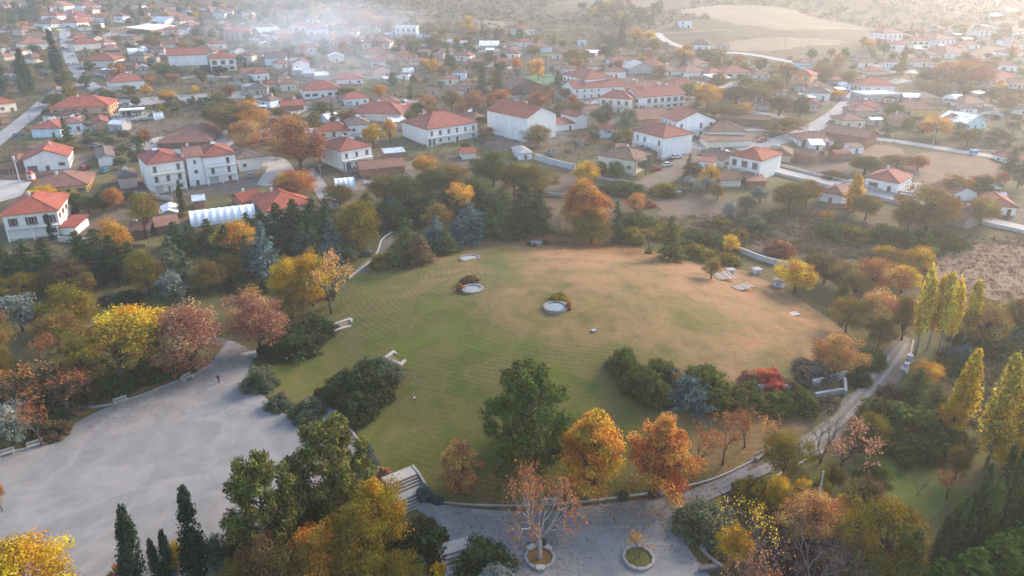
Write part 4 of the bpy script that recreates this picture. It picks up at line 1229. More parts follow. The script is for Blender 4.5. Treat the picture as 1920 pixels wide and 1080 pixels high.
# centre
house(800, 244, 898, 230, 34, 17, 'hip', W_, 'red', 'bgc', 'big white house with green balcony rail and wide red hipped roof')
house(910, 207, 988, 223, 40, 14, 'gx', W_, 'bright red', 'n', 'tall windowless white hall with red gable roof', 'hall', 'hall')
house(890, 222, 912, 218, 14, 10, 'hip', P_, 'faded red', 'n', 'pink red-roofed wing between the big house and the hall')
house(1186, 245, 1244, 260, 34, 13, 'hip', W_, 'red', 'b', 'white villa with red hipped roof by the crossing')
house(1053, 140, 1098, 150, 24, 14, 'hip', W_, 'red', '', 'white school block with red hipped roof beside the sports court', 'school', 'school')
house(1075, 167, 1172, 162, 22, 12, 'gx', W_, 'red', '', 'long low school wing with red gabled roof', 'school', 'school')
house(1172, 167, 1248, 166, 12, 12, 'hip', C_, 'faded red', '', 'rear school wing with faded red roof', 'school', 'school')
house(1198, 184, 1288, 177, 28, 13, 'gx', W_, 'red', 'b', 'long white terrace building with red gabled roof and balconies')
house(1122, 183, 1184, 187, 26, 11, 'hip', C_, 'red', 'b', 'cream two-storey house with red hipped roof beside the tall olives')
house(958, 168, 1024, 163, 14, 13, 'gy', 'brown', 'brown', '', 'brown open market hall with broad gable beside the sports court', 'hall', 'hall')
house(1262, 160, 1312, 159, 17, 11, 'hip', W_, 'red', 'b', 'white two-storey house with dark balcony beside the gold tree')
house(1080, 221, 1105, 218, 24, 10, 'gy', W_, 'red', 'n', 'plain white gable-fronted chapel beside the gazebo', 'chapel', 'chapel')
house(1040, 235, 1082, 231, 15, 7, 'mono', W_, 'red', '', 'low white wing with red lean-to roof beside the chapel')
house(1198, 226, 1262, 222, 13, 13, 'gx', 'tan', 'rust', 'n', 'wide rust-roofed workshop behind the white villa', 'workshop', 'workshop')
house(1268, 230, 1346, 226, 30, 13, 'gy', W_, 'red', 'b', 'white gable-fronted house with two balconies behind the villa')
house(1330, 248, 1401, 248, 18, 12, 'hip', W_, 'brown', '', 'white house with brown hipped roof above a low store')
house(1325, 270, 1412, 267, 9, 7, 'mono', C_, 'brown', 'n', 'low store with long brown roof below the white house', 'store', 'store')
house(1350, 224, 1446, 229, 7, 6, 'gx', 'brown', 'faded red', 'n', 'long tiled canopy roof beside the village road', 'canopy', 'canopy')
# upper left village
for r in [(15, 9, 40, 8, 6, 0, 'hip', 'orange', 'brown'), (9, 18, 28, 17, 6, 0, 'hip', W_, 'grey'), (74, 30, 107, 30, 13, 0, 'hip', W_, 'red'), (60, 44, 95, 45, 7, 0, 'hip', W_, 'brown'), (40, 56, 73, 54, 12, 0, 'hip', P_, 'faded red'), (42, 73, 96, 71, 6, 0, 'hip', C_, 'brown'),
          (38, 83, 96, 80, 15, 0, 'hip', C_, 'faded red', 'b'), (120, 13, 146, 11, 6, 0, 'hip', C_, 'faded red'), (153, 11, 192, 10, 11, 0, 'hip', W_, 'red'), (136, 25, 157, 24, 9, 0, 'hip', W_, 'red'), (144, 33, 181, 31, 8, 0, 'hip', C_, 'red'), (178, 33, 200, 33, 9, 0, 'gx', B_, 'red'),
          (144, 43, 183, 40, 10, 0, 'hip', W_, 'red'), (148, 52, 172, 51, 6, 0, 'hip', W_, 'brown'), (136, 73, 173, 71, 9, 0, 'hip', C_, 'red'), (137, 83, 191, 80, 13, 0, 'hip', C_, 'red', 'b'), (195, 80, 219, 78, 9, 0, 'hip', W_, 'faded red'), (176, 73, 196, 71, 7, 0, 'gy', 'stone', 'grey-brown'),
          (148, 115, 216, 114, 13, 15, 'hip', C_, 'red', 's'), (214, 125, 254, 124, 9, 0, 'gx', 'brick', 'brown'), (258, 127, 278, 126, 8, 0, 'gy', 'grey', 'grey'), (200, 109, 234, 107, 6, 0, 'gx', 'brick', 'brown'), (190, 98, 228, 96, 5, 0, 'hip', 'brown', 'grey-brown'), (284, 57, 331, 49, 11, 0, 'mono', 'brown', 'white', 'n'),
          (310, 56, 336, 55, 15, 0, 'hip', P_, 'red', 'b'), (338, 41, 379, 38, 6, 0, 'hip', C_, 'brown'), (309, 41, 337, 39, 7, 0, 'gy', W_, 'blue-grey'), (304, 30, 351, 28, 8, 0, 'hip', W_, 'faded red'), (297, 84, 340, 83, 11, 0, 'hip', C_, 'faded red'), (385, 83, 423, 82, 10, 0, 'hip', W_, 'red'),
          (418, 61, 471, 60, 16, 0, 'hip', P_, 'red', 'b'), (312, 105, 389, 102, 22, 13, 'gx', W_, 'red', 'n'), (391, 111, 443, 109, 25, 12, 'hip', W_, 'red', 'bs'), (346, 98, 401, 98, 7, 0, 'hip', C_, 'brown'), (452, 138, 494, 136, 13, 0, 'gx', W_, 'faded red'), (205, 156, 273, 151, 18, 13, 'hip', W_, 'red', 'h'),
          (176, 173, 211, 171, 10, 0, 'gy', 'stone', 'grey-brown'), (90, 204, 205, 199, 24, 15, 'hip', 'tan', 'bright red', 'bc'), (75, 218, 147, 218, 12, 8, 'hip', C_, 'brown'), (54, 243, 113, 241, 18, 11, 'hip', B_, 'red', 'sc'), (114, 234, 157, 230, 17, 9, 'hip', B_, 'faded red', 'h'), (172, 233, 206, 230, 14, 12, 'gy', 'tan', 'red', 'n'),
          (-8, 196, 32, 191, 20, 12, 'hip', C_, 'bright red', 's'), (0, 222, 21, 218, 14, 7, 'mono', 'brown', 'rust', 'n'), (292, 270, 397, 266, 12, 16, 'hip', 'brown', 'faded red', 'n'), (360, 248, 402, 247, 8, 0, 'hip', 'brown', 'red', 'n'), (190, 90, 212, 90, 4, 0, 'mono', 'brick', 'bright red', 'n'), (402, 50, 430, 50, 6, 0, 'hip', W_, 'red'),
          (355, 50, 384, 48, 6, 0, 'hip', 'grey', 'faded red'), (360, 57, 384, 58, 5, 0, 'hip', 'grey', 'brown'), (440, 96, 462, 94, 6, 0, 'gy', W_, 'grey-brown'), (436, 148, 468, 147, 8, 0, 'hip', 'stone', 'grey-brown'), (60, 112, 95, 108, 8, 0, 'hip', C_, 'brown'), (4, 90, 22, 88, 9, 0, 'hip', C_, 'brown'), (8, 110, 30, 107, 6, 0, 'hip', 'stone', 'rust')]:
    house(r[0], r[1], r[2], r[3], r[4], r[5] or None, *r[6:])
# middle village under the smoke, and towards the hill
for r in [(575, 55, 617, 54, 14, 0, 'hip', W_, 'red'), (548, 48, 586, 47, 12, 0, 'hip', W_, 'red'), (622, 51, 656, 51, 8, 0, 'hip', C_, 'red'), (643, 60, 671, 60, 10, 0, 'hip', W_, 'faded red'), (621, 77, 673, 77, 11, 0, 'hip', W_, 'red'), (677, 81, 731, 81, 13, 0, 'hip', C_, 'faded red', 'b'), (672, 67, 709, 67, 7, 0, 'hip', W_, 'red'),
          (739, 51, 782, 51, 20, 10, 'flat', W_, 'white', 'b'), (692, 56, 712, 56, 7, 0, 'gy', 'grey', 'grey'), (672, 57, 697, 56, 6, 0, 'gx', 'grey', 'grey-brown'), (744, 102, 774, 101, 12, 0, 'hip', 'tan', 'red', 'b'), (682, 105, 741, 103, 7, 0, 'hip', C_, 'faded red'), (695, 116, 742, 115, 12, 0, 'hip', W_, 'red'), (700, 133, 734, 131, 14, 0, 'gy', P_, 'red'),
          (722, 149, 753, 147, 9, 0, 'flat', 'stone', 'white'), (494, 110, 537, 109, 14, 0, 'gx', B_, 'grey-brown'), (518, 120, 546, 118, 10, 0, 'hip', C_, 'faded red'), (546, 119, 581, 118, 17, 0, 'gy', W_, 'red', 'b'), (476, 139, 507, 136, 15, 0, 'hip', W_, 'bright red'), (599, 123, 632, 122, 10, 0, 'hip', P_, 'brown'), (616, 107, 646, 106, 12, 0, 'gy', W_, 'white'),
          (629, 150, 683, 148, 11, 0, 'hip', W_, 'red'), (567, 171, 641, 167, 18, 14, 'hip', W_, 'red', 's'), (645, 187, 694, 183, 15, 0, 'hip', W_, 'red'), (702, 196, 752, 194, 11, 0, 'hip', W_, 'faded red'), (591, 196, 641, 193, 11, 0, 'hip', 'stone', 'grey-brown'), (651, 212, 753, 215, 15, 14, 'hip', C_, 'red', 's'), (527, 204, 572, 201, 7, 0, 'gx', 'brick', 'red', 'n'),
          (570, 251, 601, 248, 14, 0, 'flat', 'grey', 'white'), (592, 249, 659, 247, 10, 0, 'hip', C_, 'bright red'), (650, 236, 697, 233, 19, 11, 'hip', W_, 'grey-brown'), (932, 117, 963, 116, 9, 0, 'hip', P_, 'red'), (882, 116, 909, 115, 9, 0, 'hip', 'brick', 'faded red'), (826, 98, 853, 97, 8, 0, 'gx', B_, 'brown'), (898, 87, 936, 87, 6, 0, 'gx', 'grey', 'white', 'n'),
          (838, 80, 850, 80, 6, 0, 'gx', W_, 'grey'), (862, 83, 876, 83, 6, 0, 'gx', W_, 'grey'), (480, 263, 529, 259, 12, 0, 'hip', 'brown', 'rust'), (735, 232, 766, 229, 9, 0, 'mono', C_, 'white', 'n'), (487, 62, 530, 60, 8, 0, 'gx', 'brick', 'blue-grey', 'n'), (520, 66, 556, 64, 9, 0, 'gx', 'brick', 'rust', 'n'), (497, 18, 523, 18, 6, 0, 'hip', P_, 'faded red'),
          (530, 36, 556, 35, 6, 0, 'hip', 'stone', 'faded red'), (500, 160, 520, 158, 7, 0, 'hip', 'grey', 'red'), (520, 150, 545, 149, 8, 0, 'hip', W_, 'faded red'), (570, 140, 592, 139, 7, 0, 'gx', 'grey', 'blue-grey', 'n'), (592, 146, 618, 144, 5, 0, 'gx', 'grey', 'white', 'n'), (770, 118, 800, 117, 6, 0, 'hip', C_, 'faded red'), (790, 70, 806, 69, 5, 0, 'mono', B_, 'white', 'n'),
          (970, 55, 1004, 54, 14, 0, 'hip', C_, 'red'), (974, 80, 1004, 79, 9, 0, 'hip', W_, 'red'), (1000, 89, 1037, 88, 11, 0, 'hip', B_, 'faded red'), (957, 95, 986, 93, 9, 0, 'hip', 'grey', 'grey-brown'), (1083, 74, 1101, 74, 12, 0, 'hip', B_, 'red'), (1090, 100, 1117, 101, 5, 0, 'mono', 'grey', 'white', 'n'), (1024, 122, 1065, 121, 12, 0, 'hip', P_, 'brown', 'b'),
          (1146, 114, 1183, 113, 13, 0, 'hip', B_, 'red'), (1178, 130, 1231, 129, 10, 0, 'gy', 'grey', 'grey', 'n'), (1206, 124, 1254, 123, 10, 0, 'hip', W_, 'red'), (1235, 136, 1279, 134, 8, 0, 'hip', W_, 'faded red'), (1285, 136, 1328, 134, 10, 0, 'hip', W_, 'faded red'), (1330, 142, 1363, 140, 6, 0, 'hip', W_, 'red'), (1360, 137, 1411, 136, 11, 0, 'hip', C_, 'red'),
          (1415, 141, 1447, 140, 8, 0, 'hip', W_, 'faded red'), (1274, 39, 1299, 39, 14, 0, 'hip', W_, 'red', 'b'), (1291, 84, 1333, 85, 9, 0, 'hip', W_, 'brown'), (1300, 123, 1330, 121, 6, 0, 'hip', C_, 'faded red'), (1340, 152, 1372, 150, 5, 0, 'mono', 'grey', 'white', 'n'), (1420, 200, 1446, 200, 8, 0, 'gx', 'grey', 'rust', 'n'), (1100, 128, 1125, 127, 6, 0, 'hip', C_, 'brown')]:
    house(r[0], r[1], r[2], r[3], r[4], r[5] or None, *r[6:])
# right village
for r in [(1482, 140, 1523, 143, 26, 11, 'hip', 'orange', 'bright red', 'b'), (1514, 164, 1563, 163, 9, 0, 'hip', W_, 'brown'), (1509, 173, 1558, 176, 13, 0, 'hip', W_, 'grey-brown'), (1579, 161, 1599, 161, 10, 0, 'gy', B_, 'blue-grey'), (1542, 154, 1581, 154, 5, 0, 'mono', 'grey', 'rust', 'n'), (1617, 161, 1681, 161, 13, 13, 'hip', W_, 'bright red', 'b'),
          (1622, 179, 1691, 177, 16, 10, 'flat', 'grey', 'white'), (1694, 183, 1731, 184, 10, 0, 'gx', 'brown', 'blue-grey', 'n'), (1726, 186, 1766, 184, 10, 0, 'hip', 'stone', 'grey-brown'), (1656, 186, 1680, 187, 7, 0, 'hip', C_, 'brown'), (1614, 202, 1661, 201, 15, 0, 'hip', W_, 'red'), (1603, 210, 1650, 209, 18, 0, 'hip', 'stone', 'faded red'), (1581, 227, 1627, 226, 15, 0, 'hip', C_, 'faded red'),
          (1689, 205, 1764, 207, 14, 11, 'hip', 'yellow', 'faded red', 's'), (1772, 225, 1813, 225, 13, 0, 'gy', 'orange', 'red'), (1811, 233, 1854, 228, 15, 0, 'gy', B_, 'white'), (1679, 227, 1726, 227, 12, 0, 'gy', 'tan', 'rust', 'n'), (1809, 197, 1858, 195, 9, 0, 'hip', W_, 'faded red'), (1802, 206, 1836, 207, 7, 0, 'hip', W_, 'grey-brown'), (1544, 247, 1626, 260, 14, 9, 'gx', 'brick', 'rust', 'n'),
          (1499, 264, 1568, 264, 12, 9, 'hip', W_, 'faded red'), (1657, 63, 1696, 62, 19, 11, 'hip', W_, 'faded red', 'b'), (1694, 57, 1712, 57, 9, 0, 'hip', C_, 'red'), (1711, 77, 1746, 77, 15, 0, 'hip', W_, 'red', 'b'), (1680, 84, 1715, 84, 13, 0, 'hip', W_, 'red'), (1756, 75, 1794, 74, 16, 0, 'hip', W_, 'faded red'), (1808, 84, 1841, 84, 8, 0, 'hip', W_, 'red'), (1837, 57, 1868, 57, 15, 0, 'hip', W_, 'faded red', 'b'),
          (1872, 47, 1906, 47, 6, 0, 'hip', P_, 'faded red'), (1731, 104, 1767, 104, 9, 0, 'hip', C_, 'faded red'), (1775, 101, 1825, 99, 10, 0, 'hip', W_, 'faded red'), (1749, 98, 1783, 98, 6, 0, 'hip', W_, 'red'), (1812, 115, 1852, 115, 6, 0, 'hip', C_, 'faded red'), (1611, 118, 1641, 118, 8, 0, 'hip', W_, 'faded red'), (1604, 110, 1635, 110, 7, 0, 'hip', W_, 'grey-brown'),
          (1624, 137, 1663, 137, 5, 0, 'hip', C_, 'red'), (1874, 123, 1911, 123, 12, 0, 'hip', W_, 'faded red'), (1857, 148, 1919, 147, 10, 0, 'hip', W_, 'red'), (1739, 142, 1773, 142, 5, 0, 'hip', C_, 'red'), (1894, 100, 1922, 99, 7, 0, 'hip', W_, 'red'), (1902, 206, 1928, 206, 9, 0, 'hip', W_, 'grey-brown'), (1904, 83, 1928, 83, 9, 0, 'hip', W_, 'faded red'), (1700, 70, 1716, 69, 6, 0, 'hip', P_, 'red'),
          (1860, 30, 1886, 30, 5, 0, 'hip', W_, 'grey'), (1890, 22, 1915, 21, 6, 0, 'hip', W_, 'faded red'), (1900, 60, 1930, 59, 7, 0, 'hip', W_, 'faded red'), (1690, 112, 1722, 111, 5, 0, 'hip', C_, 'faded red'), (1500, 186, 1530, 187, 5, 0, 'mono', 'grey', 'white', 'n'), (1440, 178, 1452, 177, 8, 0, 'gx', W_, 'red'), (1520, 274, 1548, 274, 10, 0, 'gx', W_, 'white'), (1545, 268, 1562, 268, 10, 0, 'gy', W_, 'grey')]:
    house(r[0], r[1], r[2], r[3], r[4], r[5] or None, *r[6:])

def merge(rs, label, name, cat):
    """wings of one building become parts of one thing"""
    a = rs[0]
    Ma = Matrix.LocRotScale(a.location, a.rotation_euler, None)
    for b in rs[1:]:
        Mb = Matrix.LocRotScale(b.location, b.rotation_euler, None)
        for ch in list(b.children):
            M = Ma.inverted() @ Mb @ Matrix.LocRotScale(ch.location, ch.rotation_euler, ch.scale)
            ch.parent = a
            ch.location, q, ch.scale = M.decompose()
            ch.rotation_euler = q.to_euler()
        bpy.data.objects.remove(b)
    a.name = name
    a['label'] = label; a['category'] = cat
bpy.context.view_layer.update()
byl = {o['label']: o for o in bpy.data.objects if o.get('label')}
merge([byl['left wing of the twin-winged white apartment block'], byl['right wing of the twin-winged white apartment block'], byl['recessed middle bay joining the two white apartment wings']], 'white three-storey apartment block with two balconied wings and red roofs', 'apartment_building', 'building')
merge([byl['white school block with red hipped roof beside the sports court'], byl['long low school wing with red gabled roof'], byl['rear school wing with faded red roof']], 'white school of three wings with red roofs beside the sports court', 'school', 'school')
merge([byl['big white house with green balcony rail and wide red hipped roof'], byl['pink red-roofed wing between the big house and the hall']], 'big white house with green balcony rail, wide red roof and pink wing', 'house', 'house')
# further small dwellings half hidden in the gardens
rgd = np.random.default_rng(91)
def cottage(x_, y_, w, d, h, yaw, wall, rc):
    root = bpy.data.objects.new('cottage', None); col.objects.link(root)
    root.location = (x_, y_, H(x_, y_)); root.rotation_euler = (0, 0, yaw)
    link('wall', MB().box((0, 0, h / 2 - 0.9), (w - 1, d - 1, h + 1.8)).mesh('cottage_wall', ['plaster']), root, colr=WALLC[wall])
    rise = 0.42 * min(w, d) / 2
    rf = link('roof', roof_mesh('hip', w, d, rise), root, (0, 0, h), colr=tuple(v * rgd.uniform(0.85, 1.12) for v in ROOFC[rc]))
    link('ridge_tiles', ridge_mesh('hip', w, d, rise), rf, colr=ROOFC[rc])
    link('chimney', CHIM, rf, (float(rgd.uniform(-0.2, 0.2)) * w, 0.1 * d, rise * 0.75), colr=(0.6, 0.55, 0.5))
    for a in (-0.3, 0.3):
        link('window', WIN['shut' if rgd.random() < 0.5 else 'plain'], root, (a * w, -d / 2 + 0.45, h * 0.52), 0, colr=(0.6, 0.58, 0.55))
    link('door', DOOR, root, (0, -d / 2 + 0.45, 1.15), 0, colr=(0.5, 0.4, 0.32))
    lb = f"small {wall} cottage, {rc} hipped roof, near {place_of((x_, y_))}"
    tag(root, lb, 'cottage', f"small {wall} cottages with {rc} roofs")
cand = off_road(world_pts([(-10, 30), (240, 12), (520, 20), (740, 60), (960, 70), (1160, 110), (1420, 130), (1620, 100), (1660, 62), (1920, 40), (1920, 240), (1640, 240), (1450, 200), (1300, 215), (1020, 225), (760, 220), (560, 240), (420, 215), (410, 150), (200, 150), (30, 160)], 2500, rgd), 7.0)
nc2 = 0
for q in cand:
    F_ = np.array(FOOT)
    w, d = rgd.uniform(8.5, 13), rgd.uniform(7.5, 10.5)
    if np.min(np.hypot(F_[:, 0] - q[0], F_[:, 1] - q[1]) - F_[:, 2]) < w / 2 + 2.0: continue
    if any(inside(q[None], np.array(pxpoly(f)))[0] for f in ([(955, 130), (1060, 125), (1070, 170), (950, 175)], [(215, 170), (440, 165), (440, 225), (200, 232)], FIELDS[5][1], FIELDS[6][1])): continue
    cottage(float(q[0]), float(q[1]), float(w), float(d), float(rgd.uniform(2.8, 3.6)), float(rgd.uniform(-0.4, 0.4)), str(rgd.choice(['white', 'white', 'cream', 'pink', 'stone', 'pale blue'])), str(rgd.choice(['red', 'faded red', 'faded red', 'brown', 'grey-brown'])))
    FOOT.append((q[0], q[1], math.hypot(w, d) / 2 * 0.85)); nc2 += 1
    if nc2 >= 62: break
FT = np.array(FOOT)
# yards, garden walls and outbuildings round the houses
rgy = np.random.default_rng(31)
for k, (hx_, hy_, hr) in enumerate(FOOT):
    if hy_ > 640: continue
    u = rgy.random()
    if u < 0.72:
        mt = rgy.choice(['concrete_ground', 'yard_grass', 'yard_grass', 'soil', 'dirt', 'yard_grass'])
        a = rgy.uniform(-0.5, 0.5); w2, d2 = hr + rgy.uniform(2, 6), hr + rgy.uniform(2, 6)
        cx_, cy_ = hx_ + rgy.uniform(-3, 3), hy_ - rgy.uniform(0, 6)
        pl = [(cx_ + x_ * math.cos(a) - y_ * math.sin(a), cy_ + x_ * math.sin(a) + y_ * math.cos(a)) for x_, y_ in ((-w2, -d2), (w2, -d2), (w2, d2), (-w2, d2))]
        drape('yard', pl, str(mt), 6.0, 0.05 + 0.03 * (k % 3), jag=0.3)
    if u < 0.38:
        L = hr * rgy.uniform(1.2, 2.0); a = rgy.uniform(-0.35, 0.35); hgt = rgy.uniform(1.0, 1.8)
        x_, y_ = hx_ + rgy.uniform(-4, 4), hy_ - hr - rgy.uniform(2, 5)
        if np.min(np.hypot(RP[:, 0] - x_, RP[:, 1] - y_)) < 6 or np.min(np.hypot(FT[:, 0] - x_, FT[:, 1] - y_) - FT[:, 2]) < 0.5: continue
        mb = MB()
        n_ = max(2, int(L / 3))
        for j in range(n_):
            q0, q1 = -L / 2 + L * j / n_, -L / 2 + L * (j + 1) / n_
            p0, p1 = (x_ + q0 * math.cos(a), y_ + q0 * math.sin(a)), (x_ + q1 * math.cos(a), y_ + q1 * math.sin(a))
            mb.box(((p0[0] + p1[0]) / 2 - x_, (p0[1] + p1[1]) / 2 - y_, H((p0[0] + p1[0]) / 2, (p0[1] + p1[1]) / 2) - H(x_, y_) + hgt / 2 - 0.3), (L / n_ - 0.02, 0.28, hgt + 0.6), 0, a)
            mb.box((p0[0] - x_, p0[1] - y_, H(*p0) - H(x_, y_) + hgt / 2 - 0.2), (0.4, 0.4, hgt + 0.7), 0, a)
        wcn = ['pale', 'grey', 'brick-red'][k % 3]
        lb = f"low {wcn} garden wall near {place_of((x_, y_))}"
        tag(link('garden_wall', mb.mesh('garden_wall', ['plaster']), None, (x_, y_, H(x_, y_)), colr=[(0.66, 0.64, 0.6), (0.42, 0.40, 0.38), (0.34, 0.19, 0.14)][k % 3]), lb, 'wall', lb.split(' near')[0] + 's')
def outbuilding(x_, y_, w, d, h, yaw, wall, rc, mono):
    root = bpy.data.objects.new('garden_shed', None); col.objects.link(root)
    z_ = H(x_, y_)
    root.location = (x_, y_, z_); root.rotation_euler = (0, 0, yaw)
    mb = MB().box((0, 0, h / 2 - 0.6), (w - 0.5, d - 0.5, h + 1.2))
    if not mono:
        for a in (-1, 1):
            pts = [(a * (w / 2 - 0.26), -d / 2 + 0.25, h), (a * (w / 2 - 0.26), d / 2 - 0.25, h), (a * (w / 2 - 0.26), 0, h + 0.40 * d / 2 - 0.1)]
            mb.poly(pts if a > 0 else pts[::-1])
    link('wall', mb.mesh('shed_wall', ['plaster']), root, colr=WALLC[wall])
    link('roof', roof_mesh('mono' if mono else 'gx', w, d, 0.14 * d if mono else 0.40 * d / 2, 0.12, 'roof_metal' if rc in ('white', 'grey', 'blue-grey') else 'roof_tile'), root, (0, 0, h), colr=ROOFC[rc])
    link('door', MB().box((0, -d / 2 + 0.22, 1.0), (1.1, 0.08, 2.0)).mesh('shed_door', ['paint']), root, colr=(0.25, 0.2, 0.17))
    lb = f"{wall} garden shed, {rc} {'lean-to' if mono else 'gabled'} roof, near {place_of((x_, y_))}"
    tag(root, lb, 'shed', f"{wall} garden sheds with {rc} roofs")
nb_ = 0
base_foot = list(FOOT)
for k in rgy.permutation(len(base_foot)):
    hx_, hy_, hr = base_foot[k]
    for trial in range(6):
        a = rgy.uniform(0, 6.28); r_ = hr + rgy.uniform(4, 9)
        x_, y_ = hx_ + r_ * math.cos(a), hy_ + r_ * math.sin(a) * 0.9
        w, d = rgy.uniform(3.5, 8.5), rgy.uniform(3.2, 6.0)
        F_ = np.array(FOOT)
        if np.min(np.hypot(F_[:, 0] - x_, F_[:, 1] - y_) - F_[:, 2]) < w / 2 + 0.5 or y_ < 245 or np.min(np.hypot(RP[:, 0] - x_, RP[:, 1] - y_) - RP[:, 2]) < w / 2 + 1: continue
        if inside(np.array([[x_, y_]]), np.array(pxpoly(FIELDS[1][1])))[0]: continue
        outbuilding(x_, y_, w, d, rgy.uniform(2.2, 3.0), rgy.uniform(-0.4, 0.4), str(rgy.choice(['brick', 'grey', 'white', 'brown', 'stone', 'timber'])), str(rgy.choice(['rust', 'grey-brown', 'brown', 'grey', 'white', 'red', 'blue-grey'])), rgy.random() < 0.5)
        FOOT.append((x_, y_, max(w, d) / 2)); nb_ += 1
        break
    if nb_ >= 95: break
FT = np.array(FOOT)

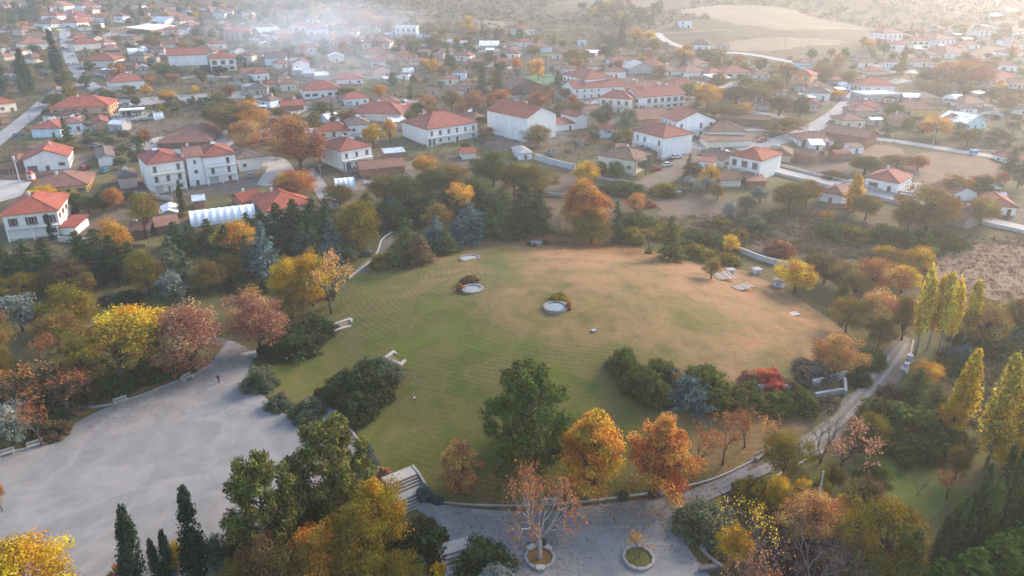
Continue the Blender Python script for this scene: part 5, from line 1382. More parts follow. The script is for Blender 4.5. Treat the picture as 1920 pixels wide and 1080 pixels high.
# ------------------------------------------------------------------ trees and shrubs read off the photograph: kind, x, top, foot, width, colour, share still in that colour
T_ = tree
for r in [  # front grove and bottom edge
    ('cypress', 253, 950, 1098, 46, 'deep green'), ('cypress', 372, 918, 1090, 50, 'deep green'), ('cypress', 302, 1008, 1100, 26, 'deep green'), ('cypress', 322, 998, 1098, 28, 'deep green'),
    ('broad', 62, 1020, 1165, 165, 'yellow', .95), ('broad', -20, 1045, 1160, 90, 'yellow', .95), ('broad', 335, 1018, 1078, 34, 'yellow'), ('olive', 408, 1010, 1078, 60, 'grey-green'), ('shrub', 440, 1000, 1035, 46, 'brown'), ('shrub', 225, 1050, 1095, 40, 'rust'),
    ('pine', 512, 868, 1062, 140, 'pine green'), ('pine', 628, 800, 985, 165, 'pine green'), ('pine', 560, 905, 1010, 90, 'dark green'), ('bare', 640, 852, 985, 80, 'rust'), ('broad', 722, 898, 1030, 100, 'yellow', .45), ('broad', 668, 945, 1100, 112, 'yellow-green', .55), ('broad', 602, 985, 1110, 92, 'gold', .6),
    ('broad', 515, 1015, 1135, 104, 'brown', .7), ('broad', 455, 1052, 1150, 90, 'yellow-green', .7), ('broad', 740, 1045, 1120, 90, 'yellow-green', .5), ('shrub', 788, 965, 1056, 118, 'dark green'), ('shrub', 912, 1005, 1088, 120, 'dark green'), ('shrub', 822, 1050, 1086, 40, 'yellow'), ('olive', 940, 1062, 1125, 80, 'silver'),
    ('shrub', 795, 904, 938, 36, 'blue-green'), ('shrub', 822, 926, 945, 24, 'blue-green'), ('shrub', 808, 920, 940, 20, 'blue-green'), ('shrub', 688, 826, 882, 46, 'blue-green'), ('shrub', 720, 872, 896, 30, 'pink'), ('shrub', 845, 868, 885, 10, 'green'),
    ('oval', 865, 820, 928, 86, 'tan'), ('plane', 1012, 885, 1050, 165, 'rust'), ('broad', 985, 866, 935, 70, 'ochre', .8), ('pine', 987, 697, 878, 162, 'green'), ('oval', 1112, 770, 938, 142, 'gold', .9), ('oval', 1230, 767, 936, 130, 'orange'), ('shrub', 1168, 915, 935, 24, 'grey-green'), ('shrub', 1222, 918, 932, 24, 'grey-brown'),
    ('sparse', 1198, 1000, 1048, 42, 'gold'), ('sparse', 1305, 795, 893, 70, 'rust'), ('sparse', 1354, 780, 872, 66, 'rust'), ('sparse', 1396, 758, 840, 64, 'rust'), ('sparse', 1447, 778, 850, 56, 'tan'), ('broad', 1468, 815, 898, 74, 'yellow-green', .8),
    ('bare', 1538, 748, 868, 116, 'grey-brown'), ('sparse', 1572, 792, 892, 104, 'pink'), ('shrub', 1690, 748, 838, 178, 'green'), ('broad', 1628, 776, 838, 62, 'yellow-green', .7), ('shrub', 1770, 790, 850, 90, 'dark green'),
    # lower right
    ('shrub', 1325, 936, 1012, 118, 'grey-green'), ('bare', 1392, 940, 1062, 140, 'yellow'), ('broad', 1375, 990, 1062, 60, 'yellow', .7), ('shrub', 1410, 886, 948, 80, 'yellow-green'), ('broad', 1452, 893, 968, 46, 'yellow', .7), ('shrub', 1512, 898, 958, 70, 'green'), ('broad', 1497, 896, 950, 24, 'yellow'), ('broad', 1535, 895, 950, 30, 'yellow-green'),
    ('broad', 1518, 925, 1018, 104, 'tan'), ('oval', 1570, 920, 995, 42, 'gold'), ('broad', 1612, 893, 985, 74, 'brown'), ('broad', 1642, 940, 1080, 118, 'yellow-green', .7), ('bare', 1520, 990, 1110, 190, 'plum'), ('bare', 1590, 1000, 1110, 120, 'plum'), ('bare', 1415, 1030, 1140, 140, 'pink'), ('shrub', 1470, 1000, 1080, 110, 'plum'), ('shrub', 1560, 1010, 1090, 120, 'plum'), ('shrub', 1430, 1050, 1120, 90, 'rust'),
    ('broad', 1625, 860, 930, 66, 'green'), ('broad', 1560, 870, 915, 40, 'yellow-green'), ('bare', 1720, 885, 930, 40, 'grey-brown'), ('olive', 1700, 858, 880, 26, 'green'), ('sparse', 1775, 885, 935, 60, 'rust'), ('broad', 1790, 838, 900, 46, 'ochre', .6),
    ('cypress', 1592, 1034, 1120, 32, 'pine green'), ('cypress', 1612, 1040, 1122, 30, 'pine green'), ('cypress', 1632, 1032, 1120, 32, 'pine green'), ('cypress', 1668, 1005, 1125, 36, 'pine green'), ('cypress', 1698, 990, 1125, 40, 'pine green'),
    
    ('feather', 1800, 1030, 1150, 100, 'fresh green'), ('feather', 1850, 1005, 1140, 110, 'fresh green'), ('feather', 1900, 985, 1120, 110, 'fresh green'), ('feather', 1945, 965, 1100, 110, 'fresh green'), ('feather', 1750, 1055, 1160, 90, 'fresh green'),
    # right: poplars, track, entrance
    ('poplar', 1802, 660, 800, 44, 'yellow'), ('poplar', 1850, 668, 872, 54, 'lemon', .75), ('poplar', 1898, 690, 860, 46, 'yellow'), ('poplar', 1784, 700, 800, 30, 'yellow'), ('poplar', 1935, 640, 850, 50, 'yellow'), ('broad', 1782, 755, 815, 46, 'yellow', .8), ('broad', 1898, 815, 900, 70, 'yellow', .7), ('broad', 1925, 780, 860, 70, 'ochre', .7),
    ('barepoplar', 1716, 503, 664, 34, 'lemon'), ('barepoplar', 1738, 520, 656, 26, 'yellow'), ('barepoplar', 1760, 513, 665, 34, 'lemon'), ('barepoplar', 1780, 524, 660, 24, 'yellow'), ('barepoplar', 1806, 530, 648, 32, 'lemon'), ('broad', 1690, 552, 640, 48, 'ochre', .6), ('broad', 1845, 575, 650, 80, 'ochre'), ('shrub', 1850, 610, 665, 110, 'green'), ('shrub', 1905, 600, 660, 90, 'grey-green'), ('shrub', 1805, 640, 680, 60, 'blue-green'), ('broad', 1900, 560, 630, 60, 'ochre', .5),
    ('broad', 1565, 630, 700, 84, 'tan'), ('shrub', 1520, 672, 716, 90, 'grey-brown'), ('shrub', 1602, 682, 718, 58, 'dark green'), ('shrub', 1635, 645, 692, 54, 'green'), ('broad', 1638, 545, 628, 80, 'tan'), ('broad', 1585, 558, 625, 54, 'ochre'), ('broad', 1646, 596, 650, 56, 'ochre', .6), ('fir', 1578, 530, 580, 40, 'green'), ('broad', 1490, 488, 548, 68, 'yellow'),
    ('broad', 1690, 498, 548, 62, 'yellow', .8), ('broad', 1640, 490, 550, 80, 'copper'), ('broad', 1580, 490, 545, 60, 'ochre'), ('broad', 1545, 480, 530, 60, 'brown'), ('broad', 1600, 505, 560, 50, 'ochre'), ('broad', 1670, 470, 510, 70, 'ochre', .6), ('broad', 1735, 678, 718, 52, 'gold'), ('fir', 1712, 690, 765, 56, 'green'), ('shrub', 1672, 712, 752, 52, 'plum'), ('fir', 1745, 720, 790, 60, 'pine green'), ('shrub', 1780, 670, 700, 60, 'green'), ('bare', 1765, 720, 770, 50, 'rust'),
    # hedge island on the lawn
    ('shrub', 1168, 640, 700, 66, 'green'), ('shrub', 1205, 672, 742, 84, 'green'), ('shrub', 1185, 685, 730, 50, 'pine green'), ('shrub', 1238, 665, 715, 70, 'green'), ('shrub', 1228, 700, 755, 70, 'pine green'), ('shrub', 1318, 672, 735, 88, 'green'), ('shrub', 1345, 700, 766, 90, 'pine green'), ('shrub', 1398, 710, 766, 84, 'pine green'), ('shrub', 1450, 732, 772, 84, 'green'), ('shrub', 1268, 680, 735, 40, 'ochre'),
    ('creep', 1288, 705, 770, 96, 'blue-green'), ('creep', 1262, 690, 730, 50, 'blue-green'), ('shrub', 1438, 678, 728, 56, 'red'), ('shrub', 1404, 686, 722, 40, 'pink'), ('shrub', 1500, 725, 772, 70, 'green'), ('creep', 1390, 735, 768, 44, 'grey-green'), ('shrub', 1555, 735, 765, 40, 'grey-brown'), ('shrub', 1475, 705, 735, 50, 'brown'),
    # left: shrubs flanking the stone pits
    ('shrub', 552, 602, 672, 116, 'dark green'), ('shrub', 592, 576, 640, 84, 'dark green'), ('shrub', 525, 625, 676, 60, 'dark green'), ('shrub', 490, 674, 734, 64, 'grey-green'), ('shrub', 523, 734, 770, 52, 'grey-green'), ('shrub', 578, 740, 788, 72, 'grey-green'), ('shrub', 690, 664, 748, 126, 'dark green'), ('shrub', 722, 660, 720, 76, 'grey-green'), ('shrub', 640, 690, 756, 84, 'dark green'), ('shrub', 672, 722, 790, 78, 'dark green'), ('shrub', 610, 715, 765, 50, 'dark green'),
    # left bank trees
    ('broad', 490, 549, 662, 106, 'pink'), ('broad', 365, 570, 700, 122, 'pink'), ('broad', 330, 600, 705, 70, 'pink'), ('broad', 258, 574, 670, 116, 'yellow'), ('open', 235, 600, 728, 180, 'yellow-green', .8), ('open', 170, 640, 740, 90, 'yellow-green', .7), ('broad', 142, 537, 622, 98, 'yellow-green', .9), ('olive', 45, 549, 622, 84, 'silver'), ('olive', 80, 570, 620, 50, 'grey-green'), ('sparse', 88, 634, 705, 62, 'rust'), ('broad', 112, 588, 662, 90, 'ochre', .7), ('sparse', 62, 672, 775, 120, 'copper'), ('sparse', 130, 680, 775, 110, 'rust'), ('shrub', 150, 690, 745, 110, 'brown'), ('shrub', 40, 710, 770, 110, 'brown'), ('sparse', 80, 738, 838, 66, 'rust'), ('olive', 25, 752, 838, 64, 'silver'), ('olive', -5, 790, 850, 60, 'grey-green'),
    ('broad', -5, 560, 690, 60, 'ochre', .6), ('broad', 0, 640, 720, 50, 'yellow-green', .7), ('shrub', 300, 655, 710, 90, 'green'), ('shrub', 215, 690, 740, 80, 'green'), ('shrub', 105, 780, 822, 60, 'brown'), ('shrub', 345, 665, 705, 50, 'copper'), ('broad', 5, 880, 960, 24, 'copper'),
    ('broad', 545, 482, 585, 66, 'yellow', .8), ('broad', 588, 474, 575, 62, 'yellow', .75), ('sparse', 622, 472, 588, 76, 'tan'), ('broad', 548, 530, 598, 76, 'ochre', .6), ('olive', 620, 540, 572, 32, 'green'), ('shrub', 590, 540, 565, 40, 'blue-green'), ('olive', 330, 508, 566, 60, 'silver'), ('shrub', 235, 545, 572, 70, 'dark green'), ('shrub', 205, 545, 568, 40, 'grey-brown'), ('broad', 470, 540, 562, 34, 'yellow', .5), ('shrub', 470, 520, 552, 90, 'dark green'),
    # conifer belts behind the park
    ('fir', 20, 452, 548, 66, 'dark green'), ('fir', 58, 447, 545, 66, 'dark green'), ('fir', 98, 445, 540, 66, 'dark green'), ('fir', 160, 432, 532, 66, 'dark green'), ('fir', 190, 428, 530, 66, 'dark green'), ('fir', 222, 440, 530, 66, 'dark green'), ('fir', 252, 452, 528, 60, 'dark green'), ('broad', 135, 484, 545, 80, 'brown'), ('broad', 48, 513, 562, 56, 'yellow-green', .8), ('broad', 165, 510, 556, 34, 'ochre', .7),
    ('broad', 220, 412, 480, 64, 'gold'), ('open', 275, 362, 448, 74, 'yellow-green', .8), ('broad', 218, 351, 396, 38, 'orange'), ('broad', 140, 362, 400, 34, 'green'), ('broad', 168, 366, 402, 34, 'green'), ('broad', 195, 360, 398, 34, 'green'), ('shrub', 130, 380, 404, 36, 'deep green'), ('broad', 245, 358, 384, 28, 'green'), ('broad', 85, 350, 376, 50, 'yellow'), ('cypress', 341, 338, 404, 15, 'dark green'), ('shrub', 338, 390, 408, 18, 'ochre'),
    ('broad', 280, 470, 552, 66, 'yellow-green', .8), ('bluefir', 325, 440, 545, 76, 'grey-green'), ('bluefir', 352, 468, 545, 54, 'grey-green'), ('broad', 395, 488, 548, 56, 'ochre', .6), ('broad', 448, 415, 482, 84, 'gold'), ('bluefir', 500, 412, 522, 76, 'blue-green'), ('bluefir', 468, 440, 522, 54, 'grey-green'), ('fir', 425, 420, 500, 60, 'dark green'), ('shrub', 450, 505, 540, 60, 'dark green'), ('broad', 435, 480, 530, 40, 'yellow-green', .5), ('fir', 360, 420, 478, 56, 'dark green'), ('fir', 330, 415, 470, 50, 'dark green'), ('fir', 395, 410, 470, 56, 'dark green'),
    ('fir', 525, 378, 458, 56, 'dark green'), ('fir', 556, 372, 456, 58, 'dark green'), ('fir', 588, 368, 456, 58, 'dark green'), ('fir', 615, 372, 455, 54, 'dark green'), ('fir', 496, 392, 460, 52, 'dark green'), ('fir', 470, 398, 462, 50, 'dark green'), ('bluefir', 570, 418, 490, 44, 'grey-green'), ('bluefir', 590, 418, 488, 44, 'grey-green'), ('bluefir', 625, 408, 494, 60, 'blue-green'), ('bluefir', 655, 415, 488, 52, 'grey-green'), ('broad', 674, 376, 474, 80, 'yellow-green', .65), ('shrub', 550, 448, 478, 40, 'deep green'), ('shrub', 535, 430, 458, 30, 'red'), ('shrub', 688, 460, 480, 22, 'silver'),
    ('shrub', 716, 464, 506, 46, 'yellow-green'), ('bluefir', 768, 405, 500, 78, 'green'), ('fir', 790, 440, 502, 54, 'brown'), ('bluefir', 815, 402, 478, 66, 'blue-green'), ('bluefir', 884, 378, 452, 88, 'blue-green'), ('bluefir', 858, 405, 460, 60, 'blue-green'), ('fir', 835, 430, 480, 50, 'green'), ('broad', 822, 380, 440, 50, 'ochre'), ('open', 864, 342, 412, 68, 'gold'), ('fir', 940, 352, 448, 72, 'green'), ('fir', 985, 338, 442, 76, 'dark green'), ('fir', 1012, 358, 440, 54, 'dark green'), ('fir', 965, 380, 446, 50, 'dark green'), ('olive', 928, 350, 410, 66, 'grey-green'),
    ('broad', 640, 345, 392, 60, 'ochre', .5), ('fir', 690, 360, 420, 60, 'green'), ('fir', 720, 378, 432, 56, 'dark green'), ('fir', 745, 372, 430, 60, 'dark green'), ('fir', 775, 362, 426, 64, 'dark green'), ('fir', 805, 350, 420, 60, 'dark green'), ('broad', 760, 330, 385, 66, 'green'), ('broad', 720, 325, 380, 60, 'ochre', .5), ('broad', 810, 318, 372, 66, 'green', .9), ('broad', 795, 290, 335, 50, 'gold', .7), ('broad', 850, 308, 365, 60, 'ochre', .6), ('broad', 890, 330, 390, 70, 'green'), ('broad', 925, 285, 350, 80, 'green'), ('broad', 965, 305, 365, 70, 'yellow-green', .5), ('broad', 1003, 310, 375, 66, 'yellow-green', .7), ('fir', 840, 345, 410, 56, 'dark green'), ('fir', 905, 355, 425, 56, 'dark green'), ('fir', 660, 385, 440, 50, 'dark green'),
    ('oval', 1095, 335, 448, 112, 'orange'), ('broad', 1108, 402, 455, 78, 'yellow-green', .7), ('bare', 1050, 395, 448, 60, 'pink'), ('fir', 1158, 376, 456, 34, 'dark green'), ('fir', 1256, 402, 494, 52, 'pine green'), ('sparse', 1217, 422, 466, 44, 'ochre'), ('shrub', 1216, 462, 478, 16, 'yellow-green'), ('shrub', 1187, 445, 457, 16, 'grey-green'), ('broad', 1098, 303, 348, 50, 'yellow', .8),
    # clipped hedge behind the lawn
    ('shrub', 1185, 415, 458, 44, 'yellow-green'), ('shrub', 1215, 400, 440, 60, 'green'), ('shrub', 1190, 390, 430, 60, 'green'), ('shrub', 1250, 412, 448, 70, 'yellow-green'), ('shrub', 1300, 425, 458, 70, 'green'), ('shrub', 1340, 434, 466, 60, 'green'), ('shrub', 1300, 450, 486, 60, 'yellow-green'), ('shrub', 1330, 462, 496, 60, 'yellow-green'), ('shrub', 1365, 468, 498, 46, 'yellow-green'), ('shrub', 1285, 440, 476, 40, 'green'), ('broad', 1333, 484, 524, 36, 'ochre'), ('broad', 1368, 440, 475, 24, 'yellow'), ('shrub', 1380, 450, 472, 40, 'yellow-green'),
    # trees on the lane and field edges
    ('broad', 556, 318, 368, 80, 'orange', .8), ('broad', 565, 226, 322, 96, 'copper'), ('broad', 545, 215, 290, 60, 'copper'), ('broad', 464, 226, 288, 54, 'tan'), ('broad', 430, 192, 252, 72, 'ochre', .8), ('broad', 472, 190, 248, 76, 'gold', .7), ('broad', 1195, 362, 372, 30, 'orange'), ('broad', 1192, 366, 398, 30, 'orange'), ('shrub', 1215, 370, 390, 30, 'rust'), ('shrub', 1170, 335, 368, 80, 'green'), ('shrub', 1250, 338, 370, 64, 'yellow-green'), ('olive', 1210, 290, 328, 34, 'grey-green'), ('broad', 1155, 302, 338, 34, 'green'), ('broad', 1128, 302, 330, 26, 'green'), ('fir', 1288, 288, 340, 20, 'brown'), ('broad', 1300, 305, 335, 40, 'brown'), ('bare', 1275, 312, 345, 26, 'rust'), ('broad', 1333, 310, 348, 32, 'yellow', .8),
    ('olive', 1290, 328, 358, 32, 'silver'), ('olive', 1325, 332, 362, 36, 'silver'), ('olive', 1345, 345, 375, 34, 'yellow-green'), ('olive', 1368, 376, 410, 36, 'silver'), ('olive', 1400, 365, 400, 36, 'grey-green'), ('olive', 1425, 350, 380, 40, 'silver'), ('shrub', 1355, 405, 430, 44, 'yellow-green'), ('shrub', 1410, 395, 440, 70, 'grey-green'), ('shrub', 1385, 420, 450, 40, 'ochre'),
    ('broad', 1478, 340, 398, 64, 'yellow-green', .6), ('broad', 1510, 335, 385, 50, 'ochre', .7), ('poplar', 1598, 330, 398, 40, 'gold'), ('broad', 1622, 365, 412, 50, 'ochre', .6), ('broad', 1735, 352, 432, 92, 'ochre', .8), ('broad', 1700, 372, 440, 60, 'ochre', .7), ('broad', 1765, 362, 420, 50, 'gold', .8), ('shrub', 1560, 410, 452, 80, 'green'), ('shrub', 1600, 415, 455, 60, 'yellow-green'), ('shrub', 1665, 415, 462, 80, 'green'), ('shrub', 1720, 425, 475, 84, 'green'), ('shrub', 1770, 430, 468, 80, 'green'), ('shrub', 1720, 465, 500, 60, 'yellow-green'), ('broad', 1655, 460, 505, 44, 'yellow', .6), ('broad', 1720, 465, 510, 50, 'yellow', .6), ('shrub', 1462, 445, 480, 56, 'rust'), ('shrub', 1550, 388, 415, 30, 'gold'), ('shrub', 1540, 470, 500, 60, 'brown'), ('shrub', 1725, 480, 510, 30, 'rust'),
    ('broad', 1836, 368, 422, 62, 'ochre'), ('broad', 1790, 328, 365, 54, 'ochre'), ('broad', 1818, 336, 362, 30, 'yellow', .7), ('broad', 1845, 330, 368, 40, 'green'), ('broad', 1720, 290, 320, 36, 'rust'), ('fir', 1895, 275, 322, 34, 'green'), ('olive', 1908, 302, 352, 40, 'grey-green'), ('broad', 1876, 322, 348, 26, 'rust'), ('broad', 1620, 294, 326, 64, 'green', .8), ('broad', 1680, 292, 312, 44, 'ochre', .6), ('shrub', 1560, 318, 338, 50, 'brown'), ('olive', 1565, 270, 292, 28, 'green'), ('broad', 1752, 217, 258, 56, 'gold'),
    # village trees that stand out
    ('cypress', 109, 56, 138, 22, 'deep green'), ('cypress', 51, 92, 172, 30, 'dark green'), ('cypress', 2, 100, 172, 26, 'dark green'), ('broad', 127, 134, 168, 34, 'pine green'), ('broad', 163, 140, 165, 28, 'green'), ('fir', 904, 118, 176, 24, 'dark green'), ('fir', 934, 116, 180, 26, 'dark green'), ('fir', 1163, 36, 90, 24, 'dark green'), ('olive', 1133, 193, 244, 42, 'grey-green'), ('olive', 1176, 200, 250, 40, 'grey-green'), ('broad', 1009, 235, 272, 52, 'ochre', .8), ('broad', 1325, 155, 202, 50, 'gold'), ('broad', 1396, 193, 218, 27, 'gold'), ('broad', 1370, 195, 225, 54, 'ochre', .7), ('poplar', 1686, 88, 150, 18, 'ochre'),
    ('broad', 1800, 112, 165, 62, 'copper'), ('broad', 1770, 115, 160, 50, 'copper'), ('broad', 1835, 118, 165, 50, 'copper'), ('broad', 1190, 52, 82, 30, 'gold'), ('broad', 1216, 58, 82, 28, 'lemon'), ('broad', 1145, 64, 95, 30, 'green'), ('cypress', 266, 4, 30, 10, 'dark green'), ('poplar', 588, 4, 40, 12, 'lemon'), ('broad', 603, 8, 32, 30, 'gold'), ('broad', 645, 6, 44, 28, 'copper'), ('broad', 685, 22, 52, 40, 'gold', .7), ('broad', 712, 28, 54, 26, 'tan'), ('fir', 727, 34, 62, 16, 'dark green'), ('broad', 766, 65, 92, 32, 'ochre'), ('broad', 803, 40, 70, 34, 'ochre', .7), ('broad', 878, 30, 56, 24, 'yellow', .7), ('broad', 712, 157, 184, 28, 'gold', .8),
    ('broad', 700, 232, 272, 40, 'yellow', .9), ('broad', 732, 222, 268, 28, 'tan'), ('broad', 805, 178, 214, 36, 'tan', .8), ('broad', 848, 168, 206, 38, 'ochre', .7), ('broad', 890, 170, 212, 36, 'copper'), ('broad', 915, 175, 200, 22, 'rust'), ('broad', 940, 168, 205, 40, 'orange', .8), ('broad', 865, 190, 218, 24, 'copper'), ('broad', 1010, 170, 205, 44, 'rust', .8), ('broad', 1036, 165, 195, 16, 'rust'), ('broad', 1061, 166, 184, 24, 'ochre', .6), ('broad', 1055, 190, 212, 30, 'ochre', .6), ('broad', 1088, 190, 212, 36, 'ochre', .6), ('broad', 275, 158, 182, 24, 'gold'), ('broad', 244, 160, 182, 28, 'yellow-green', .6), ('broad', 202, 168, 196, 36, 'green'), ('broad', 100, 176, 200, 40, 'green'), ('broad', 366, 160, 178, 18, 'yellow'),
    ('broad', 1475, 120, 155, 40, 'ochre', .7), ('broad', 1450, 140, 178, 34, 'ochre'), ('broad', 1500, 175, 220, 34, 'green'), ('broad', 1460, 178, 218, 44, 'brown'), ('broad', 1470, 222, 250, 60, 'ochre', .7), ('broad', 1570, 168, 184, 26, 'gold'), ('broad', 1540, 118, 155, 60, 'ochre'), ('broad', 1590, 130, 160, 36, 'ochre'), ('broad', 1577, 102, 122, 20, 'yellow-green', .6), ('broad', 1674, 192, 222, 34, 'green'), ('broad', 1886, 175, 212, 32, 'ochre', .7), ('broad', 1808, 158, 180, 34, 'yellow-green', .6), ('broad', 1755, 155, 180, 40, 'ochre', .5), ('broad', 1420, 155, 200, 60, 'ochre', .6), ('broad', 1345, 135, 170, 40, 'ochre', .6), ('broad', 1380, 160, 195, 60, 'brown', .7), ('broad', 1010, 110, 150, 24, 'gold'), ('broad', 968, 105, 135, 22, 'orange'), ('broad', 1075, 92, 118, 40, 'ochre', .6)]:
    tree(*r)
rgc = random.Random(3)
for k in range(17):
    f_ = k / 16
    tree('cypress', 1738 + 200 * f_ + rgc.uniform(-4, 4), 965 - 185 * f_ + rgc.uniform(-26, 20), 1112 - 122 * f_ + rgc.uniform(-8, 8), 32 + rgc.uniform(-5, 8), 'green' if k % 3 == 1 else 'dark green', 1.0, label=None)
# trees that fill the gardens: free spots between houses and streets
rg = np.random.default_rng(42)
fill = world_pts([(-20, 34), (240, 10), (520, 12), (700, 30), (860, 60), (1000, 66), (1230, 88), (1420, 112), (1600, 100), (1660, 60), (1940, 30), (1940, 290), (1700, 262), (1560, 262), (1400, 268), (1260, 300), (1080, 300), (940, 300), (760, 300), (560, 250), (480, 250), (300, 300), (150, 330), (30, 330), (-30, 200)], 6000, rg)
fill = off_road(fill, 2.0)
cnt = 0
placed = []
avoid = [np.array(pxpoly(f)) for f in ([(962, 143), (1048, 138), (1056, 156), (966, 163)], [(222, 187), (300, 181), (392, 176), (400, 183), (335, 193), (226, 202)], [(200, 232), (380, 224), (410, 240), (390, 256), (240, 258)], [(205, 214), (285, 206), (290, 222), (212, 230)])]
TR = np.array([t_[:2] for t_ in TREES])
for q in fill:
    if (np.hypot(FT[:, 0] - q[0], FT[:, 1] - q[1]) - FT[:, 2]).min() < 1.8: continue
    if placed and np.hypot(*(np.array(placed) - q).T).min() < 5.2: continue
    if np.hypot(*(TR - q).T).min() < 6: continue
    if any(inside(q[None], a)[0] for a in avoid): continue
    # keep clear the sight line to each house front (yards)
    if ((np.abs(FT[:, 0] - q[0]) < FT[:, 2]) & (FT[:, 1] - q[1] > 0) & (FT[:, 1] - q[1] < FT[:, 2] + 9)).any() and rg.random() < 0.5: continue
    placed.append(q)
    u = rg.random()
    z = H(q[0], q[1])
    if u < 0.30: kd, cn, h, w, al = 'olive', rg.choice(['grey-green', 'green', 'silver']), rg.uniform(3.5, 5.5), rg.uniform(4.5, 7), 1.0
    elif u < 0.36: kd, cn, h, w, al = 'fir', rg.choice(['dark green', 'green']), rg.uniform(7, 11), rg.uniform(3.5, 5), 1.0
    elif u < 0.52: kd, cn, h, w, al = 'shrub', rg.choice(['green', 'brown', 'yellow-green', 'ochre']), rg.uniform(1.6, 3), rg.uniform(3, 6), 1.0
    else: kd, cn, h, w, al = 'far', rg.choice(['green', 'ochre', 'yellow-green', 'yellow-green', 'copper', 'gold', 'green', 'green', 'yellow-green']), rg.uniform(4.5, 8.5), rg.uniform(5, 9), rg.choice([1.0, 0.7, 0.55])
    tree(kd, 0, 0, 0, 0, str(cn), float(al), Vector((q[0], q[1], z)), (float(h), float(w)))
    cnt += 1
    if cnt >= 620: break
# olive groves in rows
def grove(poly, step, c, seed, lab):
    rg = np.random.default_rng(seed)
    Wp = np.array(pxpoly(poly))
    x0, y0 = Wp.min(0); x1, y1 = Wp.max(0)
    for gy in np.arange(y0, y1, step * 1.15):
        for gx in np.arange(x0, x1, step):
            q = np.array([gx, gy]) + rg.normal(size=2) * step * 0.12
            if inside(q[None], Wp)[0]:
                tree('olive', 0, 0, 0, 0, c, 1.0, Vector((q[0], q[1], H(q[0], q[1]))), (float(rg.uniform(3.6, 5.0)), float(rg.uniform(5, 6.5))), lab, lab.split(' ', 1)[1])
grove([(285, 205), (330, 194), (430, 190), (425, 206), (330, 214)], 7.5, 'grey-green', 1, 'silvery olive tree in the grove beside the parking strip')
grove([(1768, 262), (1790, 246), (1890, 254), (1905, 284), (1800, 280)], 7.5, 'grey-green', 2, 'silvery olive tree in the grove beside the eastern lane')
grove([(165, 262), (205, 250), (270, 262), (262, 292), (230, 320), (215, 300), (170, 290)], 8.0, 'grey-green', 3, 'silvery olive tree in the grove above the apartment block')
grove([(300, 138), (380, 134), (420, 130), (420, 140), (330, 148)], 8.0, 'grey-green', 4, 'grey olive tree in the row below the long warehouse')
grove([(820, 88), (890, 90), (880, 100), (780, 102)], 9.0, 'grey-green', 5, 'grey olive tree on the slope above the smoke')
# wood on the hill flank
rg = np.random.default_rng(8)
for q in world_pts([(1085, 20), (1250, 22), (1260, 56), (1180, 62), (1090, 50)], 26, rg):
    tree('far', 0, 0, 0, 0, str(rg.choice(['ochre', 'lemon', 'brown', 'green'])), 0.8, Vector((q[0], q[1], H(*q))), (float(rg.uniform(8, 14)), float(rg.uniform(7, 11))), 'leafy autumn tree in the copse above the hill road', 'trees in the copse above the hill road')
for q in world_pts([(-20, 26), (180, -4), (260, 0), (120, 10), (40, 60), (-20, 60)], 36, rg):
    tree('far', 0, 0, 0, 0, str(rg.choice(['green', 'dark green', 'ochre', 'brown'])), 0.9, Vector((q[0], q[1], H(*q))), (float(rg.uniform(6, 11)), float(rg.uniform(7, 11))), 'leafy tree in the wood above the upper street', 'trees in the wood above the upper street')

# ------------------------------------------------------------------ park furniture and masonry
STONE, PALE = (0.30, 0.28, 0.26), (0.34, 0.32, 0.29)
def kerb(name, pts, w, h, label, c=PALE, lift=0.0):
    cpts = smooth_poly(pxpoly(pts), 2, False)
    res = [cpts[0]]
    for k in range(1, len(cpts)):
        n = max(1, int(np.linalg.norm(cpts[k] - cpts[k - 1]) / 1.5))
        for j in range(1, n + 1):
            res.append(cpts[k - 1] + (cpts[k] - cpts[k - 1]) * j / n)
    mb = MB()
    rows = []
    for k, p_ in enumerate(res):
        d = res[min(k + 1, len(res) - 1)] - res[max(k - 1, 0)]
        d = d / (np.linalg.norm(d) + 1e-9)
        n = np.array([-d[1], d[0]]) * w / 2
        z = H(*p_) + lift
        rows.append([(*(p_ + n), z - 0.3), (*(p_ + n), z + h), (*(p_ - n), z + h), (*(p_ - n), z - 0.3)])
    for k in range(len(rows) - 1):
        a, b = rows[k], rows[k + 1]
        for q in range(3):
            mb.poly([a[q], a[q + 1], b[q + 1], b[q]])
    mb.poly(rows[0][::-1]); mb.poly(rows[-1])
    return tag(link(name, mb.mesh(name, ['stone']), colr=c), label, 'kerb' if h < 0.9 else 'wall', None)
kerb('kerb', [(388, 690), (366, 704), (345, 712), (300, 730), (258, 746), (225, 757), (190, 764), (150, 768)], 0.4, 0.40, 'pale stone kerb edging the top of the gravel plaza')
kerb('kerb', [(108, 818), (100, 826), (88, 833), (65, 840), (40, 846), (0, 856)], 0.4, 0.40, 'pale stone kerb at the shrubby corner of the plaza')
kerb('kerb', [(648, 795), (672, 828), (700, 868), (715, 885), (745, 895), (760, 905)], 0.35, 0.40, 'low stone kerb between lawn and stairs')
kerb('kerb', [(800, 938), (840, 946), (910, 950), (985, 950), (1060, 946), (1150, 936), (1240, 924), (1330, 904), (1380, 882), (1430, 856)], 0.30, 0.32, 'long stone kerb curving below the gold trees')
kerb('kerb', [(1455, 895), (1490, 876), (1530, 856), (1550, 846)], 0.35, 0.40, 'short stone kerb beside the yellow-green tree')
kerb('kerb', [(1304, 1006), (1312, 1026), (1330, 1048), (1355, 1066)], 0.35, 0.42, 'curved stone kerb beside the grey shrub')
kerb('kerb', [(1362, 944), (1380, 934)], 0.35, 0.4, 'broken stone kerb behind the walker')
